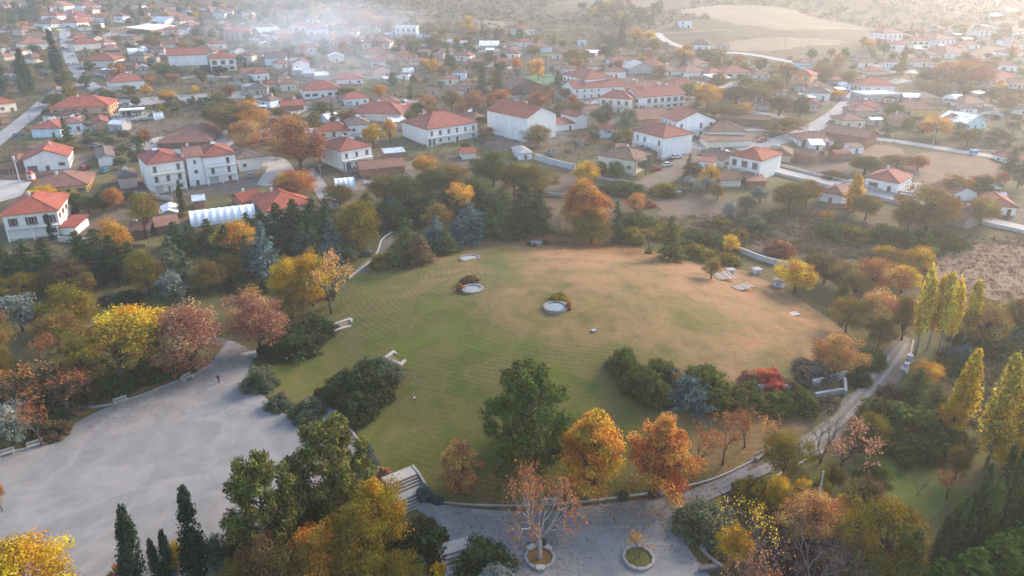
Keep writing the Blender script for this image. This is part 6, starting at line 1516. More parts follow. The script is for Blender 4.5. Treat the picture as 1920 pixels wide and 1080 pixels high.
kerb('kerb', [(655, 522), (672, 508), (700, 488), (711, 468), (714, 450), (735, 436)], 0.35, 0.30, 'white kerb of the footpath behind the lawn', (0.66, 0.65, 0.62))
kerb('kerb', [(1712, 640), (1706, 672), (1699, 704)], 0.35, 0.4, 'pale kerb beside the white cabinets')
kerb('kerb', [(498, 728), (506, 738)], 0.35, 0.35, 'tiny kerb end between two round shrubs')
kerb('boundary_wall', [(1352, 462), (1390, 474), (1428, 490), (1470, 500), (1500, 508)], 0.4, 1.5, 'grey rendered boundary wall at the back of the lawn', (0.55, 0.54, 0.52))
kerb('garden_wall', [(1003, 300), (1030, 308), (1055, 315), (1078, 320)], 0.4, 2.4, 'long white garden wall beside the small white house', (0.62, 0.62, 0.60))
kerb('garden_wall', [(1120, 336), (1150, 340), (1180, 345)], 0.4, 1.0, 'low pale wall in front of the cream bungalow', (0.58, 0.56, 0.52))
kerb('garden_wall', [(1430, 322), (1520, 344), (1610, 364), (1690, 385), (1790, 410), (1930, 440)], 0.35, 1.1, 'long pale roadside wall below the terrace bungalow', (0.55, 0.54, 0.51))
kerb('garden_wall', [(1440, 306), (1520, 328), (1600, 346), (1640, 356)], 0.35, 1.1, 'pale roadside wall on the uphill side of the road', (0.55, 0.53, 0.50))
kerb('garden_wall', [(88, 194), (100, 178), (110, 160)], 0.35, 1.3, 'brick garden wall along the left street', (0.40, 0.22, 0.16))
kerb('garden_wall', [(515, 342), (545, 338), (575, 334), (588, 330)], 0.3, 1.8, 'grey yard fence wall beside the small polytunnel', (0.45, 0.44, 0.42))
kerb('garden_wall', [(1012, 366), (1040, 368), (1070, 370)], 0.3, 1.2, 'thin pale wall behind the orange tree', (0.5, 0.48, 0.45))
kerb('garden_wall', [(206, 230), (250, 226), (290, 222)], 0.25, 0.9, 'low white wall of the car yard', (0.66, 0.65, 0.63))
kerb('garden_wall', [(1840, 216), (1870, 214), (1880, 222)], 0.3, 1.5, 'white yard wall beside the pale blue shed', (0.64, 0.62, 0.58))
kerb('retaining_wall', [(1420, 733), (1440, 733), (1482, 733)], 0.5, 1.3, 'left stub of the white entrance wall', (0.50, 0.52, 0.54))
kerb('retaining_wall', [(1522, 727), (1550, 719), (1588, 708)], 0.5, 1.6, 'upper white entrance wall cut into the lawn edge', (0.52, 0.54, 0.56))
kerb('retaining_wall', [(1528, 745), (1556, 740), (1584, 736)], 0.5, 0.9, 'lower white entrance wall beside the track', (0.46, 0.47, 0.48))
kerb('retaining_wall', [(1582, 716), (1584, 728), (1584, 742)], 0.5, 1.1, 'short grey end wall of the park entrance', (0.45, 0.46, 0.47))

def bench(x, y, label, ang=None, toward=None):
    p_ = G(x, y)
    if toward:
        q = G(*toward); ang = math.atan2(q.y - p_.y, q.x - p_.x)
    root = bpy.data.objects.new('park_bench', None); col.objects.link(root)
    root.location = (p_.x, p_.y, p_.z + 0.1); root.rotation_euler = (0, 0, ang or 0)
    for k in range(3):
        link('seat_slat', MB().box((0, -0.20 + 0.22 * k, 0.46), (2.3, 0.19, 0.09)).mesh('slat', ['stone']), root, colr=(0.40, 0.38, 0.35))
    link('backrest', MB().box((0, 0.40, 0.82), (2.3, 0.12, 0.34)).mesh('backrest', ['stone']), root, colr=(0.38, 0.36, 0.34))
    for a in (-1, 1):
        link('leg', MB().box((a * 0.9, 0.08, 0.21), (0.35, 0.75, 0.44)).box((a * 0.9, 0.40, 0.62), (0.2, 0.12, 0.5)).mesh('leg', ['stone']), root, colr=(0.46, 0.44, 0.42))
    tag(root, label, 'bench', 'stone benches round the plaza and paths')
bench(227, 756, 'stone bench on the plaza kerb beneath the yellow-green open tree', toward=(258, 745))
bench(352, 712, 'stone bench on the plaza kerb beneath the pink tree', toward=(380, 697))
bench(67, 839, 'stone bench beside the silver olive at the plaza corner', toward=(95, 830))
bench(13, 855, 'stone bench at the outer end of the corner kerb', toward=(40, 846))
bench(1250, 926, 'stone bench on the kerb below the orange-gold plane tree', toward=(1290, 914))
bench(1426, 860, 'stone bench at the upper end of the lower path kerb', toward=(1450, 846))
bench(1028, 949, 'stone bench on the kerb behind the white-limbed tree', toward=(1060, 946))
bench(1527, 858, 'stone bench on the short kerb below the bare pink tree', toward=(1550, 846))

def round_well(x, y, wpx, label, top, hgt=0.9):
    p_ = G(x, y)
    r = wpx / 2 * depth(p_) / FPX
    root = bpy.data.objects.new('round_well', None); col.objects.link(root)
    root.location = p_
    link('wall', MB().lathe([(r * 1.02, -1.2), (r, hgt), (r - 0.45, hgt), (r - 0.45, hgt - 0.2)], 28).mesh('well_wall', ['stone']), root, colr=(0.28, 0.265, 0.25))
    n = 28
    me = MB().lathe([(r - 0.001, hgt + 0.004), (r * 1.04, hgt + 0.004), (r * 1.04, hgt + 0.12), (r - 0.5, hgt + 0.12), (r - 0.5, hgt - 0.1)], n).mesh('coping', ['stone'])
    link('coping', me, root, colr=(0.24, 0.225, 0.21))
    mb = MB(); mb.poly([((r - 0.42) * math.cos(2 * math.pi * k / n), (r - 0.42) * math.sin(2 * math.pi * k / n), hgt - 0.08) for k in range(n)])
    link('cover', mb.mesh('cover', ['stone']), root, colr=top)
    tag(root, label, 'well', 'round stone wells on the lawn')
    return p_, r
round_well(882, 486, 38, 'bare round stone well with pale cover on the upper lawn', (0.34, 0.36, 0.37), 0.3)
round_well(886, 544, 40, 'round stone well with a brown shrub growing against it', (0.26, 0.30, 0.32), 0.4)
round_well(1042, 579, 45, 'largest round stone well with blue-grey cover and yellow shrub', (0.24, 0.31, 0.35), 0.55)
round_well(1007, 457, 30, 'small round stone well ringed by dead stems on the hilltop', (0.40, 0.39, 0.38), 0.35)
for r in [('shrub', 880, 512, 536, 40, 'brown'), ('shrub', 864, 528, 548, 18, 'rust'), ('shrub', 1046, 547, 567, 40, 'yellow-green'), ('shrub', 1066, 558, 582, 12, 'rust'), ('shrub', 992, 450, 462, 10, 'plum'), ('shrub', 1002, 452, 464, 8, 'plum'), ('shrub', 1022, 446, 460, 14, 'plum')]:
    tree(*r)
def planter(x, y, wpx, label, n=10, benches=()):
    p_ = G(x, y)
    r = wpx / 2 * depth(p_) / FPX
    root = bpy.data.objects.new('planter', None); col.objects.link(root)
    root.location = (p_.x, p_.y, p_.z + 0.1)
    L = 2 * r * math.tan(math.pi / n)
    ks = MB().box((0, 0, 0.10), (L * 0.985, 0.38, 0.62)).mesh('kerb_stone', ['stone'])
    for k in range(n):
        a = 2 * math.pi * (k + 0.5) / n
        link('kerb_stone', ks, root, (r * math.cos(a), r * math.sin(a), 0), a + math.pi / 2, colr=(0.30, 0.29, 0.28))
    mb = MB(); mb.poly([((r - 0.05) * math.cos(2 * math.pi * k / 20), (r - 0.05) * math.sin(2 * math.pi * k / 20), 0.24) for k in range(20)])
    link('soil', mb.mesh('planter_soil', ['park_grass' if not benches else 'leaf_litter']), root)
    for q in benches:
        a = math.radians(q)
        link('bench_slab', MB().box((0, 0, 0.46), (L * 1.02, 0.75, 0.12)).box((0, 0, 0.2), (L * 0.8, 0.45, 0.42)).mesh('bench_slab', ['stone']), root, ((r + 0.05) * math.cos(a), (r + 0.05) * math.sin(a), 0), a + math.pi / 2, colr=(0.42, 0.40, 0.37))
    tag(root, label, 'planter')
planter(1197, 1049, 54, 'ten-sided stone planter with grass and a young golden tree')
planter(1012, 1048, 52, 'ten-sided stone planter with bench slabs round the white-limbed tree', 10, (54, 126, 270))

def frame_pit(c4, label):
    """stone rim round a sunken rectangle; corner pixels clockwise from the left"""
    P = [G(*q) for q in c4]
    c = sum((Vector(p_) for p_ in P), Vector()) / 4
    root = bpy.data.objects.new('stone_pit', None); col.objects.link(root)
    root.location = c
    zt = max(p_.z for p_ in P) - c.z - 0.25
    loc = [Vector((p_.x - c.x, p_.y - c.y, zt)) for p_ in P]
    for k in range(4):
        a, b = loc[k], loc[(k + 1) % 4]
        d = (b - a); L = d.length; ang = math.atan2(d.y, d.x); m2 = (a + b) / 2
        link('rim_slab', MB().box((0, 0, -0.6), (L - 0.72 if k % 2 else L + 0.68, 0.7, 1.5)).mesh('rim_slab', ['stone']), root, tuple(m2), ang, colr=(0.38, 0.36, 0.34))
    mb = MB(); mb.poly([tuple(v + Vector((0, 0, -0.05))) for v in loc])
    link('floor', mb.mesh('pit_floor', ['moat_earth']), root)
    tag(root, label, 'pit', 'stone-framed pits on the lawn')
frame_pit([(612, 622), (656, 598), (668, 607), (626, 620)][0:1] + [(656, 599), (668, 607), (630, 624)], 'long rectangular stone-framed pit in the upper lawn')
frame_pit([(722, 676), (738, 660), (766, 668), (752, 686)], 'shorter rectangular stone-framed pit behind the shrubs')

def stairs(p0, p1, width, label, flights, name='stone_stairs', rail=False, c=(0.36, 0.345, 0.32), pitch=None):
    """steps from the top point p0 down to the foot p1 (world)"""
    root = bpy.data.objects.new(name, None); col.objects.link(root)
    d = Vector((p1.x - p0.x, p1.y - p0.y, 0)); L = d.length; ang = math.atan2(d.y, d.x)
    root.location = p1; root.rotation_euler = (0, 0, ang)
    rise = p0.z - p1.z
    n = sum(f for f in flights)
    tread = 0.0
    gaps = len(flights)
    land = L * 0.20
    tr = (L - land * (gaps)) / n
    x = -L; z = rise
    sh = rise / n
    x0 = x - 1.0
    link('landing', MB().box(((x0 + x + land) / 2, 0, z - 0.75), (x + land - x0, width, 1.7)).mesh('landing', ['stone']), root, colr=c)
    x += land
    for fi, f in enumerate(flights):
        for k in range(f):
            z -= sh
            ln = tr if not (k == f - 1 and fi < len(flights) - 1) else tr + land
            link('step', MB().box((x + ln / 2, 0, z - 0.75), (ln - 0.02, width, 1.7)).mesh('step', ['stone']), root, colr=tuple(v * (0.97 + 0.06 * ((k * 7 + fi) % 3 - 1)) for v in c))
            link('riser_shade', MB().box((x + 0.12, 0, z + 0.112), (0.26, width - 0.02, 0.02)).mesh('riser_shade', ['stone']), root, colr=(0.16, 0.15, 0.14))  # dark strip painting the shadow line at the foot of each riser
            x += ln
    for a in (-1, 1):
        mb = MB()
        i = [(-L - 1, rise + 0.2), (-L + land, rise + 0.2), (0, 0.3), (0.2, 0.3), (0.2, -1.2), (-L - 1, -1.2)]
        mb.poly([(q[0], a * (width / 2 + 0.2) - 0.18, q[1]) for q in i]); mb.poly([(q[0], a * (width / 2 + 0.2) + 0.18, q[1]) for q in reversed(i)])
        for k in range(len(i)):
            q, r_ = i[k], i[(k + 1) % len(i)]
            mb.poly([(q[0], a * (width / 2 + 0.2) + 0.18, q[1]), (r_[0], a * (width / 2 + 0.2) + 0.18, r_[1]), (r_[0], a * (width / 2 + 0.2) - 0.18, r_[1]), (q[0], a * (width / 2 + 0.2) - 0.18, q[1])])
        link('side_wall', mb.mesh('side_wall', ['stone']), root, colr=(0.32, 0.30, 0.27))
        if rail:
            rb = MB()
            rb.tube([(-L, a * (width / 2 + 0.2), rise + 1.3), (0, a * (width / 2 + 0.2), 1.4)], [0.04, 0.04], 5)
            for k in range(7):
                f_ = k / 6
                rb.tube([(-L + L * f_, a * (width / 2 + 0.2), rise * (1 - f_) + 0.3), (-L + L * f_, a * (width / 2 + 0.2), rise * (1 - f_) + 1.32 + 0.08 * f_)], [0.035, 0.035], 5)
            link('handrail', rb.mesh('handrail', ['black_metal']), root)
    tag(root, label, 'stairs')
tp, ft = G(752, 908), G(786, 952)
tp.z = max(tp.z, ft.z + 1.7)
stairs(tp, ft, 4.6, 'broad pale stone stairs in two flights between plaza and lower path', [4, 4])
tp, ft = G(852, 1042), G(872, 1095)
tp.z = ft.z + 1.6
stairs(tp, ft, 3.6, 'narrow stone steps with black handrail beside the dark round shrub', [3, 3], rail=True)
tag(link('entrance_slab', MB().box((0, 0, 0.02), (7.0, 4.2, 0.5)).box((-2.2, -2.6, -0.06), (2.2, 1.4, 0.36)).mesh('entrance_slab', ['stone']), None, G(622, 772), 0.55, colr=(0.58, 0.56, 0.53)), 'pale stone slab ramp between the lower round shrubs', 'ramp')
tag(link('entrance_slab', MB().box((0, 0, 0.02), (6.0, 3.0, 0.5)).box((2.0, 1.9, -0.06), (1.6, 0.9, 0.36)).mesh('entrance_slab', ['stone']), None, G(484, 664), 0.5, colr=(0.58, 0.56, 0.53)), 'pale stone slab ramp at the upper exit of the plaza', 'ramp')
gm = MB()
gm.box((0, 0, 0), (2.2, 1.7, 0.06))
for k in range(9): gm.box((-0.96 + 0.24 * k, 0, 0.05), (0.07, 1.6, 0.05))
tag(link('drain_grate', gm.mesh('drain_grate', ['black_metal']), None, Vector(G(616, 788)) + Vector((0, 0, 0.18)), 0.45), 'dark drain grate set in the gravel before the slab ramp', 'grate')
tag(link('drain_grate', gm.mesh('drain_grate', ['black_metal']), None, Vector(G(742, 904)) + Vector((0, 0, 0.25)), 0.9), 'dark drain grate at the head of the broad stairs', 'grate')
def bin_(x, y, label):
    p_ = G(x, y)
    root = bpy.data.objects.new('litter_bin', None); col.objects.link(root); root.location = (p_.x, p_.y, p_.z + 0.1)
    link('body', MB().lathe([(0.01, 0), (0.36, 0), (0.42, 1.0), (0.36, 1.02)], 12).mesh('bin_body', ['black_metal']), root)
    link('lid', MB().lathe([(0.45, 0), (0.40, 0.16), (0.15, 0.28), (0.01, 0.30)], 12).mesh('bin_lid', ['black_metal']), root, (0, 0, 1.02))
    tag(root, label, 'bin', 'black litter bins')
bin_(756, 902, 'black litter bin at the head of the broad stairs')
bin_(1019, 1026, 'black litter bin beside the bench-ringed planter')
def globe(x, y, label):
    p_ = G(x, y)
    root = bpy.data.objects.new('globe_light', None); col.objects.link(root); root.location = p_
    link('post', MB().tube([(0, 0, -0.1), (0, 0, 0.55)], [0.09, 0.08], 8).mesh('post', ['black_metal']), root)
    link('globe', MB().lathe([(0.01, -0.157)] + [(0.16 * math.sin(a), -0.16 * math.cos(a)) for a in np.linspace(0.35, math.pi - 0.1, 8)] + [(0.01, 0.16)], 12).mesh('globe', ['lamp_white'], True), root, (0, 0, 0.70))
    tag(root, label, 'lamp', 'white globe lights')
globe(580, 786, 'white globe light at the foot of the grey-green shrub')
globe(539, 678, 'white globe light on the grass below the upper shrubs')
globe(777, 752, 'white globe light alone on the open lawn')
globe(404, 638, 'white globe light beneath the pink tree')
def well_house(x, y, s, label, cap=(0.45, 0.45, 0.45), rz=0.3):
    p_ = G(x, y)
    root = bpy.data.objects.new('well_house', None); col.objects.link(root); root.location = p_; root.rotation_euler = (0, 0, rz)
    link('wall', MB().box((0, 0, 0.5 * s), (2.0 * s, 1.7 * s, 1.4 * s)).mesh('wall', ['plaster']), root, colr=(0.66, 0.65, 0.63))
    link('cap', MB().box((0, 0, 1.28 * s), (2.5 * s, 2.2 * s, 0.18)).box((0, 0, 1.42 * s), (1.6 * s, 1.3 * s, 0.12)).mesh('cap', ['stone']), root, colr=cap)
    link('hatch', MB().box((0, -0.86 * s, 0.6 * s), (0.8 * s, 0.05, 0.8 * s)).mesh('hatch', ['paint']), root, colr=(0.35, 0.36, 0.37))
    tag(root, label, 'well house', 'small well houses')
well_house(1418, 512, 0.9, 'small white well house with grey cap on the lawn')
well_house(1460, 536, 1.2, 'larger white well house beside the bright yellow tree', (0.22, 0.22, 0.22), -0.5)
well_house(1369, 512, 0.8, 'white pump box beside the pipe frames', (0.5, 0.48, 0.46), 0.1)
def frame_rack(x, y, label, rz):
    p_ = G(x, y)
    root = bpy.data.objects.new('pump_frame', None); col.objects.link(root); root.location = p_; root.rotation_euler = (0, 0, rz)
    for a in (-1, 1):
        for b in (-1, 1):
            link('post', MB().tube([(a * 2.4, b * 1.2, -0.2), (a * 2.4, b * 1.2, 0.75)], [0.06, 0.06], 5).mesh('post', ['paint']), root, colr=(0.34, 0.18, 0.12))
    for b in (-1, 0, 1):
        link('rail', MB().box((0, b * 1.2, 0.72), (5.2, 0.12, 0.10)).mesh('rail', ['paint']), root, colr=(0.36, 0.20, 0.14))
    for k in range(5):
        link('board', MB().box((-2.0 + k, 0, 0.80), (0.7, 2.6, 0.06)).mesh('board', ['stone']), root, colr=(0.46, 0.40, 0.35) if k % 2 else (0.34, 0.30, 0.27))
    tag(root, label, 'rack', 'rusty pump frames')
frame_rack(1352, 518, 'rusty pipe frame with grey boards beside the ochre bush', 0.1)
frame_rack(1360, 525, 'rusty pipe frame lying below the grey boards', 0.15)
frame_rack(1392, 543, 'pallet frame with dark boards on the bare lawn', 0.5)
def cabinet(x, y, w, d, h, label, c, rz=0.9):
    p_ = G(x, y)
    root = bpy.data.objects.new('cabinet', None); col.objects.link(root); root.location = p_; root.rotation_euler = (0, 0, rz)
    link('body', MB().box((0, 0, h / 2), (w, d, h)).mesh('body', ['paint']), root, colr=c)
    link('lid', MB().box((0, 0, h + 0.05), (w + 0.15, d + 0.15, 0.1)).mesh('lid', ['paint']), root, colr=tuple(v * 0.85 for v in c))
    link('door', MB().box((0, -d / 2 - 0.03, h / 2), (w * 0.7, 0.05, h * 0.75)).mesh('door', ['paint']), root, colr=tuple(v * 0.9 for v in c))
    tag(root, label, 'cabinet', 'white cabinets beside the track')
cabinet(1705, 675, 0.8, 0.8, 1.1, 'tall white cabinet beside the dirt track', (0.52, 0.52, 0.51))
cabinet(1699, 688, 0.8, 0.7, 0.8, 'small white cabinet beside the dirt track', (0.55, 0.55, 0.55))
cabinet(1695, 694, 1.8, 1.2, 0.35, 'flat grey slab cabinet beside the dirt track', (0.32, 0.33, 0.34))
cabinet(1488, 590, 2.2, 1.6, 0.2, 'flat pale hatch in the fresh grass at the lawn edge', (0.36, 0.33, 0.30), 0.3)
cabinet(1113, 622, 0.7, 0.6, 0.3, 'small grey hatch box alone on the dry lawn', (0.30, 0.31, 0.33), 0.3)
cabinet(1328, 1070, 2.4, 0.6, 0.6, 'dark trough planter on the lower path', (0.10, 0.10, 0.10), 0.15)
cabinet(1825, 288, 2.6, 1.6, 1.4, 'blue skip bin beside the eastern lane', (0.08, 0.26, 0.50), -0.2)
cabinet(1269, 366, 2.2, 1.8, 1.3, 'pale blue tarp bundle on the ploughed plot', (0.30, 0.44, 0.56), 0.4)
for x, y in ((556, 664), (570, 526)): pass
# ------------------------------------------------------------------ polytunnels, gazebo, goal, court
def tunnel(xa, ya, xb, yb, rad, label, n=9):
    a, b = G(xa, ya), G(xb, yb)
    d = b - a; d.z = 0; L = d.length; ang = math.atan2(d.y, d.x)
    root = bpy.data.objects.new('polytunnel', None); col.objects.link(root)
    root.location = ((a.x + b.x) / 2, (a.y + b.y) / 2, min(a.z, b.z)); root.rotation_euler = (0, 0, ang)
    m_ = 12
    rows = []
    K = n * 2
    for k in range(K + 1):
        s = 1.0 if k % 2 == 0 else 0.965
        rows.append([(-L / 2 + L * k / K, -rad * s * math.cos(math.pi * j / m_), rad * s * (math.sin(math.pi * j / m_) ** 0.85) - (0.3 if j in (0, m_) else 0)) for j in range(m_ + 1)])
    mb = MB()
    for k in range(K):
        for j in range(m_):
            mb.poly([rows[k][j], rows[k + 1][j], rows[k + 1][j + 1], rows[k][j + 1]])
    mb.poly(rows[0][::-1]); mb.poly(rows[-1])
    link('cover', mb.mesh('tunnel_cover', ['film'], True), root)
    for k in range(0, K + 1, 2):
        hb = MB(); hb.tube([(q[0], q[1] * 1.012, q[2] * 1.012) for q in rows[k]], [0.05] * (m_ + 1), 4)
        link('hoop', hb.mesh('hoop', ['paint']), root, colr=(0.6, 0.62, 0.63))
    link('door', MB().box((-L / 2 - 0.05, 0, 1.0), (0.08, 1.4, 2.0)).mesh('door', ['paint']), root, colr=(0.5, 0.52, 0.53))
    tag(root, label, 'polytunnel', 'white polytunnels')
tunnel(358, 419, 478, 401, 3.8, 'long white polytunnel behind the conifer belt')
tunnel(628, 352, 664, 348, 3.2, 'small white polytunnel beside the lane', 4)
tunnel(240, 101, 270, 99, 3.5, 'white polytunnel in the gardens of the upper village', 5)
tunnel(262, 96, 284, 94, 3.2, 'narrow white polytunnel behind the first garden tunnel', 4)
tunnel(604, 230, 628, 222, 3.6, 'white polytunnel among the houses below the smoke', 4)
tunnel(1778, 195, 1796, 193, 4.5, 'white polytunnel with dark end beside the yellow-walled house', 4)
tunnel(754, 137, 774, 135, 3.0, 'pale green-tinted polytunnel beside the pink store', 4)
tunnel(286, 222, 304, 219, 3.6, 'teal-tinted tent tunnel beside the car yard', 3)
p_ = G(1140, 254)
root = bpy.data.objects.new('gazebo', None); col.objects.link(root); root.location = p_
link('base', MB().lathe([(5.2, -0.6), (5.2, 0.35), (0.01, 0.36)], 6).mesh('base', ['stone']), root, colr=(0.6, 0.58, 0.55))
for k in range(6):
    a = math.pi / 3 * k
    link('post', MB().box((0, 0, 1.9), (0.3, 0.3, 3.2)).mesh('post', ['paint']), root, (3.4 * math.cos(a), 3.4 * math.sin(a), 0), a, colr=(0.68, 0.68, 0.66))
    a += math.pi / 6
    link('panel', MB().box((0, 0, 0.95), (0.12, 3.0, 1.2)).mesh('panel', ['paint']), root, (2.95 * math.cos(a), 2.95 * math.sin(a), 0), a, colr=(0.55, 0.66, 0.70))
link('roof', MB().lathe([(4.6, 3.45), (4.6, 3.6), (0.05, 5.4)], 6).mesh('gazebo_roof', ['roof_tile']), root, colr=ROOFC['red'])
tag(root, 'small six-sided gazebo with red roof on a pale base', 'gazebo')
# carport with parked cars
a, b = G(225, 221), G(271, 217)
root = bpy.data.objects.new('carport', None); col.objects.link(root)
d = b - a; L = d.length; root.location = ((a.x + b.x) / 2, (a.y + b.y) / 2, a.z); root.rotation_euler = (0, 0, math.atan2(d.y, d.x))
link('roof', MB().box((0, 2.5, 3.3), (L, 6.0, 0.3)).mesh('carport_roof', ['paint']), root, colr=(0.70, 0.71, 0.72))
for k in range(5):
    for q in (-0.2, 5.2):
        link('post', MB().box((-L / 2 + 0.3 + (L - 0.6) * k / 4, q, 1.55), (0.18, 0.18, 3.3)).mesh('post', ['paint']), root, colr=(0.55, 0.55, 0.56))
link('back_wall', MB().box((0, 5.5, 1.4), (L, 0.2, 3.4)).mesh('back_wall', ['plaster']), root, colr=(0.34, 0.30, 0.27))
tag(root, 'white flat-roofed carport sheltering several cars', 'carport')
def lattice_fence(pts, h, label, c=(0.40, 0.42, 0.44), gap=4.0, name='wire_fence'):
    P = smooth_poly(pxpoly(pts), 0, False)
    root = bpy.data.objects.new(name, None); col.objects.link(root)
    z0 = H(*P[0]); root.location = (P[0][0], P[0][1], z0)
    for k in range(len(P) - 1):
        a, b = P[k], P[k + 1]
        n = max(1, int(np.linalg.norm(b - a) / gap))
        prev = None
        for j in range(n + 1):
            q = a + (b - a) * j / n
            e = Vector((q[0] - P[0][0], q[1] - P[0][1], H(*q) - z0))
            if j < n or k == len(P) - 2:
                link('post', MB().tube([(0, 0, -0.3), (0, 0, h)], [0.06, 0.05], 5).mesh('post', ['paint']), root, e, colr=c)
            if prev is not None:
                rb = MB()
                for f_ in (0.08, 0.36, 0.68, 0.97):
                    rb.tube([prev + Vector((0, 0, h * f_)), e + Vector((0, 0, h * f_))], [0.025, 0.025], 3)
                link('wire', rb.mesh('wire', ['paint']), root, colr=c)
            prev = e
    tag(root, label, 'fence', 'wire fences')
lattice_fence([(962, 144), (966, 163), (1056, 156), (1048, 139), (962, 144)], 4.5, 'tall wire fence round the green sports court', gap=8.0)
lattice_fence([(1428, 338), (1500, 352), (1560, 368)], 1.6, 'wire fence below the roadside wall', gap=5.0)
lattice_fence([(395, 405), (440, 398), (490, 390)], 1.5, 'wire fence along the polytunnel bank')
lattice_fence([(1690, 350), (1740, 352), (1790, 356)], 1.4, 'wire fence at the near edge of the playing field')
lattice_fence([(1620, 356), (1660, 364), (1700, 374)], 1.2, 'dark railing on the terrace of the white bungalow', (0.12, 0.12, 0.13), 2.5)
p_ = G(1845, 293)
gb = MB(); gb.tube([(-3.6, 0, 0), (-3.6, 0, 2.4), (3.6, 0, 2.4), (3.6, 0, 0)], [0.07] * 4, 6).tube([(-3.6, 0, 2.4), (-3.6, 1.4, 0)], [0.04, 0.04], 4).tube([(3.6, 0, 2.4), (3.6, 1.4, 0)], [0.04, 0.04], 4)
for k in range(9): gb.tube([(-3.6 + 0.9 * k, 0, 2.4), (-3.6 + 0.9 * k, 1.4, 0)], [0.015, 0.015], 3)
tag(link('football_goal', gb.mesh('football_goal', ['lamp_white']), None, p_, -0.2), 'white football goal at the end of the playing field', 'goal')
a = G(1700, 352)
tag(link('terrace', MB().box((0, 0, 0.1), (22, 15, 1.2)).box((8, -8.2, -0.2), (5, 2.0, 0.8)).mesh('terrace', ['concrete_ground']), None, (G(1665, 352).x, G(1665, 352).y + 3, G(1665, 352).z), -0.55), 'pale paved terrace under the white bungalow', 'terrace')
# ------------------------------------------------------------------ poles
def pole(x, yb, yt, label, arms=1, lamp=False, c=(0.30, 0.24, 0.20), r=0.13):
    p_ = G(x, yb)
    h = max(4.0, top_z(p_, yt) - p_.z)
    root = bpy.data.objects.new('lamp_mast' if lamp else 'utility_pole', None); col.objects.link(root); root.location = p_; root.rotation_euler = (0, 0, 0.5)
    link('shaft', MB().tube([(0, 0, -0.5), (0, 0, h)], [r * 1.25, r * 0.8], 8).mesh('shaft', ['paint']), root, colr=c)
    for k in range(arms):
        if lamp:
            link('lamp_arm', MB().tube([(0, 0, h - 0.1), (0.5, 0, h + 0.35), (1.5, 0, h + 0.45)], [0.06, 0.06, 0.05], 5).mesh('lamp_arm', ['paint']), root, colr=c)
            link('lamp_head', MB().box((1.7, 0, h + 0.42), (0.6, 0.22, 0.12), 0).mesh('lamp_head', ['lamp_white']), root)
        else:
            ca = link('crossarm', MB().box((0, 0, h - 0.4 - 0.9 * k), (2.0, 0.12, 0.14)).mesh('crossarm', ['paint']), root, colr=c)
            for q in (-0.85, 0, 0.85):
                link('insulator', MB().lathe([(0.05, 0), (0.09, 0.1), (0.05, 0.26), (0.01, 0.27)], 6).mesh('insulator', ['lamp_white']), ca, (q, 0, h - 0.33 - 0.9 * k))
    tag(root, label, 'pole', 'utility poles and lamp masts')
GREYP = (0.42, 0.43, 0.44)
pole(1521, 1006, 884, 'grey mast rising out of the plum thicket', 0, True, GREYP, 0.11)
pole(38, 346, 300, 'grey lamp mast beside the paved yard', 1, True, GREYP, 0.2)
pole(1190, 330, 268, 'tall wooden pole in front of the cream bungalow', 2)
pole(1075, 320, 280, 'wooden pole at the end of the long garden wall')
pole(1527, 326, 282, 'wooden pole on the road beside the stable')
pole(1707, 362, 331, 'wooden pole at the corner of the terrace')
pole(1747, 280, 241, 'leaning-lamp pole beside the olive grove lane', 1, True, GREYP)
pole(1584, 222, 190, 'wooden pole where the diagonal road bends')
pole(1554, 236, 214, 'wooden pole beside the diagonal road'); pole(1557, 237, 218, 'second pole paired beside the diagonal road')
pole(1080, 192, 148, 'pylon-like pole behind the school wing', 3); pole(1083, 192, 146, 'taller twin pole behind the school wing', 3)
pole(1325, 262, 236, 'thin pole beside the white villa'); pole(1213, 268, 240, 'thin pole in front of the villa roof')
pole(1413, 216, 184, 'pale lamp post beside the gold tree lane', 1, True, (0.6, 0.58, 0.55))
pole(1467, 268, 246, 'pole at the near fork of the diagonal road'); pole(1338, 285, 258, 'pole beside the crossing of two roads')
pole(602, 338, 308, 'dark pole beside the ruined brick barn'); pole(775, 195, 172, 'wooden pole on the lane below the smoke'); pole(804, 106, 92, 'small pole on the weedy slope'); pole(75, 205, 190, 'pole on the left street by the tan house'); pole(58, 232, 216, 'pole on the left street by the pale blue house')
pole(130, 112, 92, 'pole on the straight street kerb'); pole(125, 80, 62, 'pole higher up the straight street'); pole(1502, 92, 68, 'pole in the threshing field'); pole(1405, 108, 88, 'pole below the hill road'); pole(1470, 88, 72, 'pole at the field edge on the hill'); pole(1325, 300, 276, 'pole beside the gable-fronted cottage')
pole(170, 20, 4, 'far pole above the upper street')
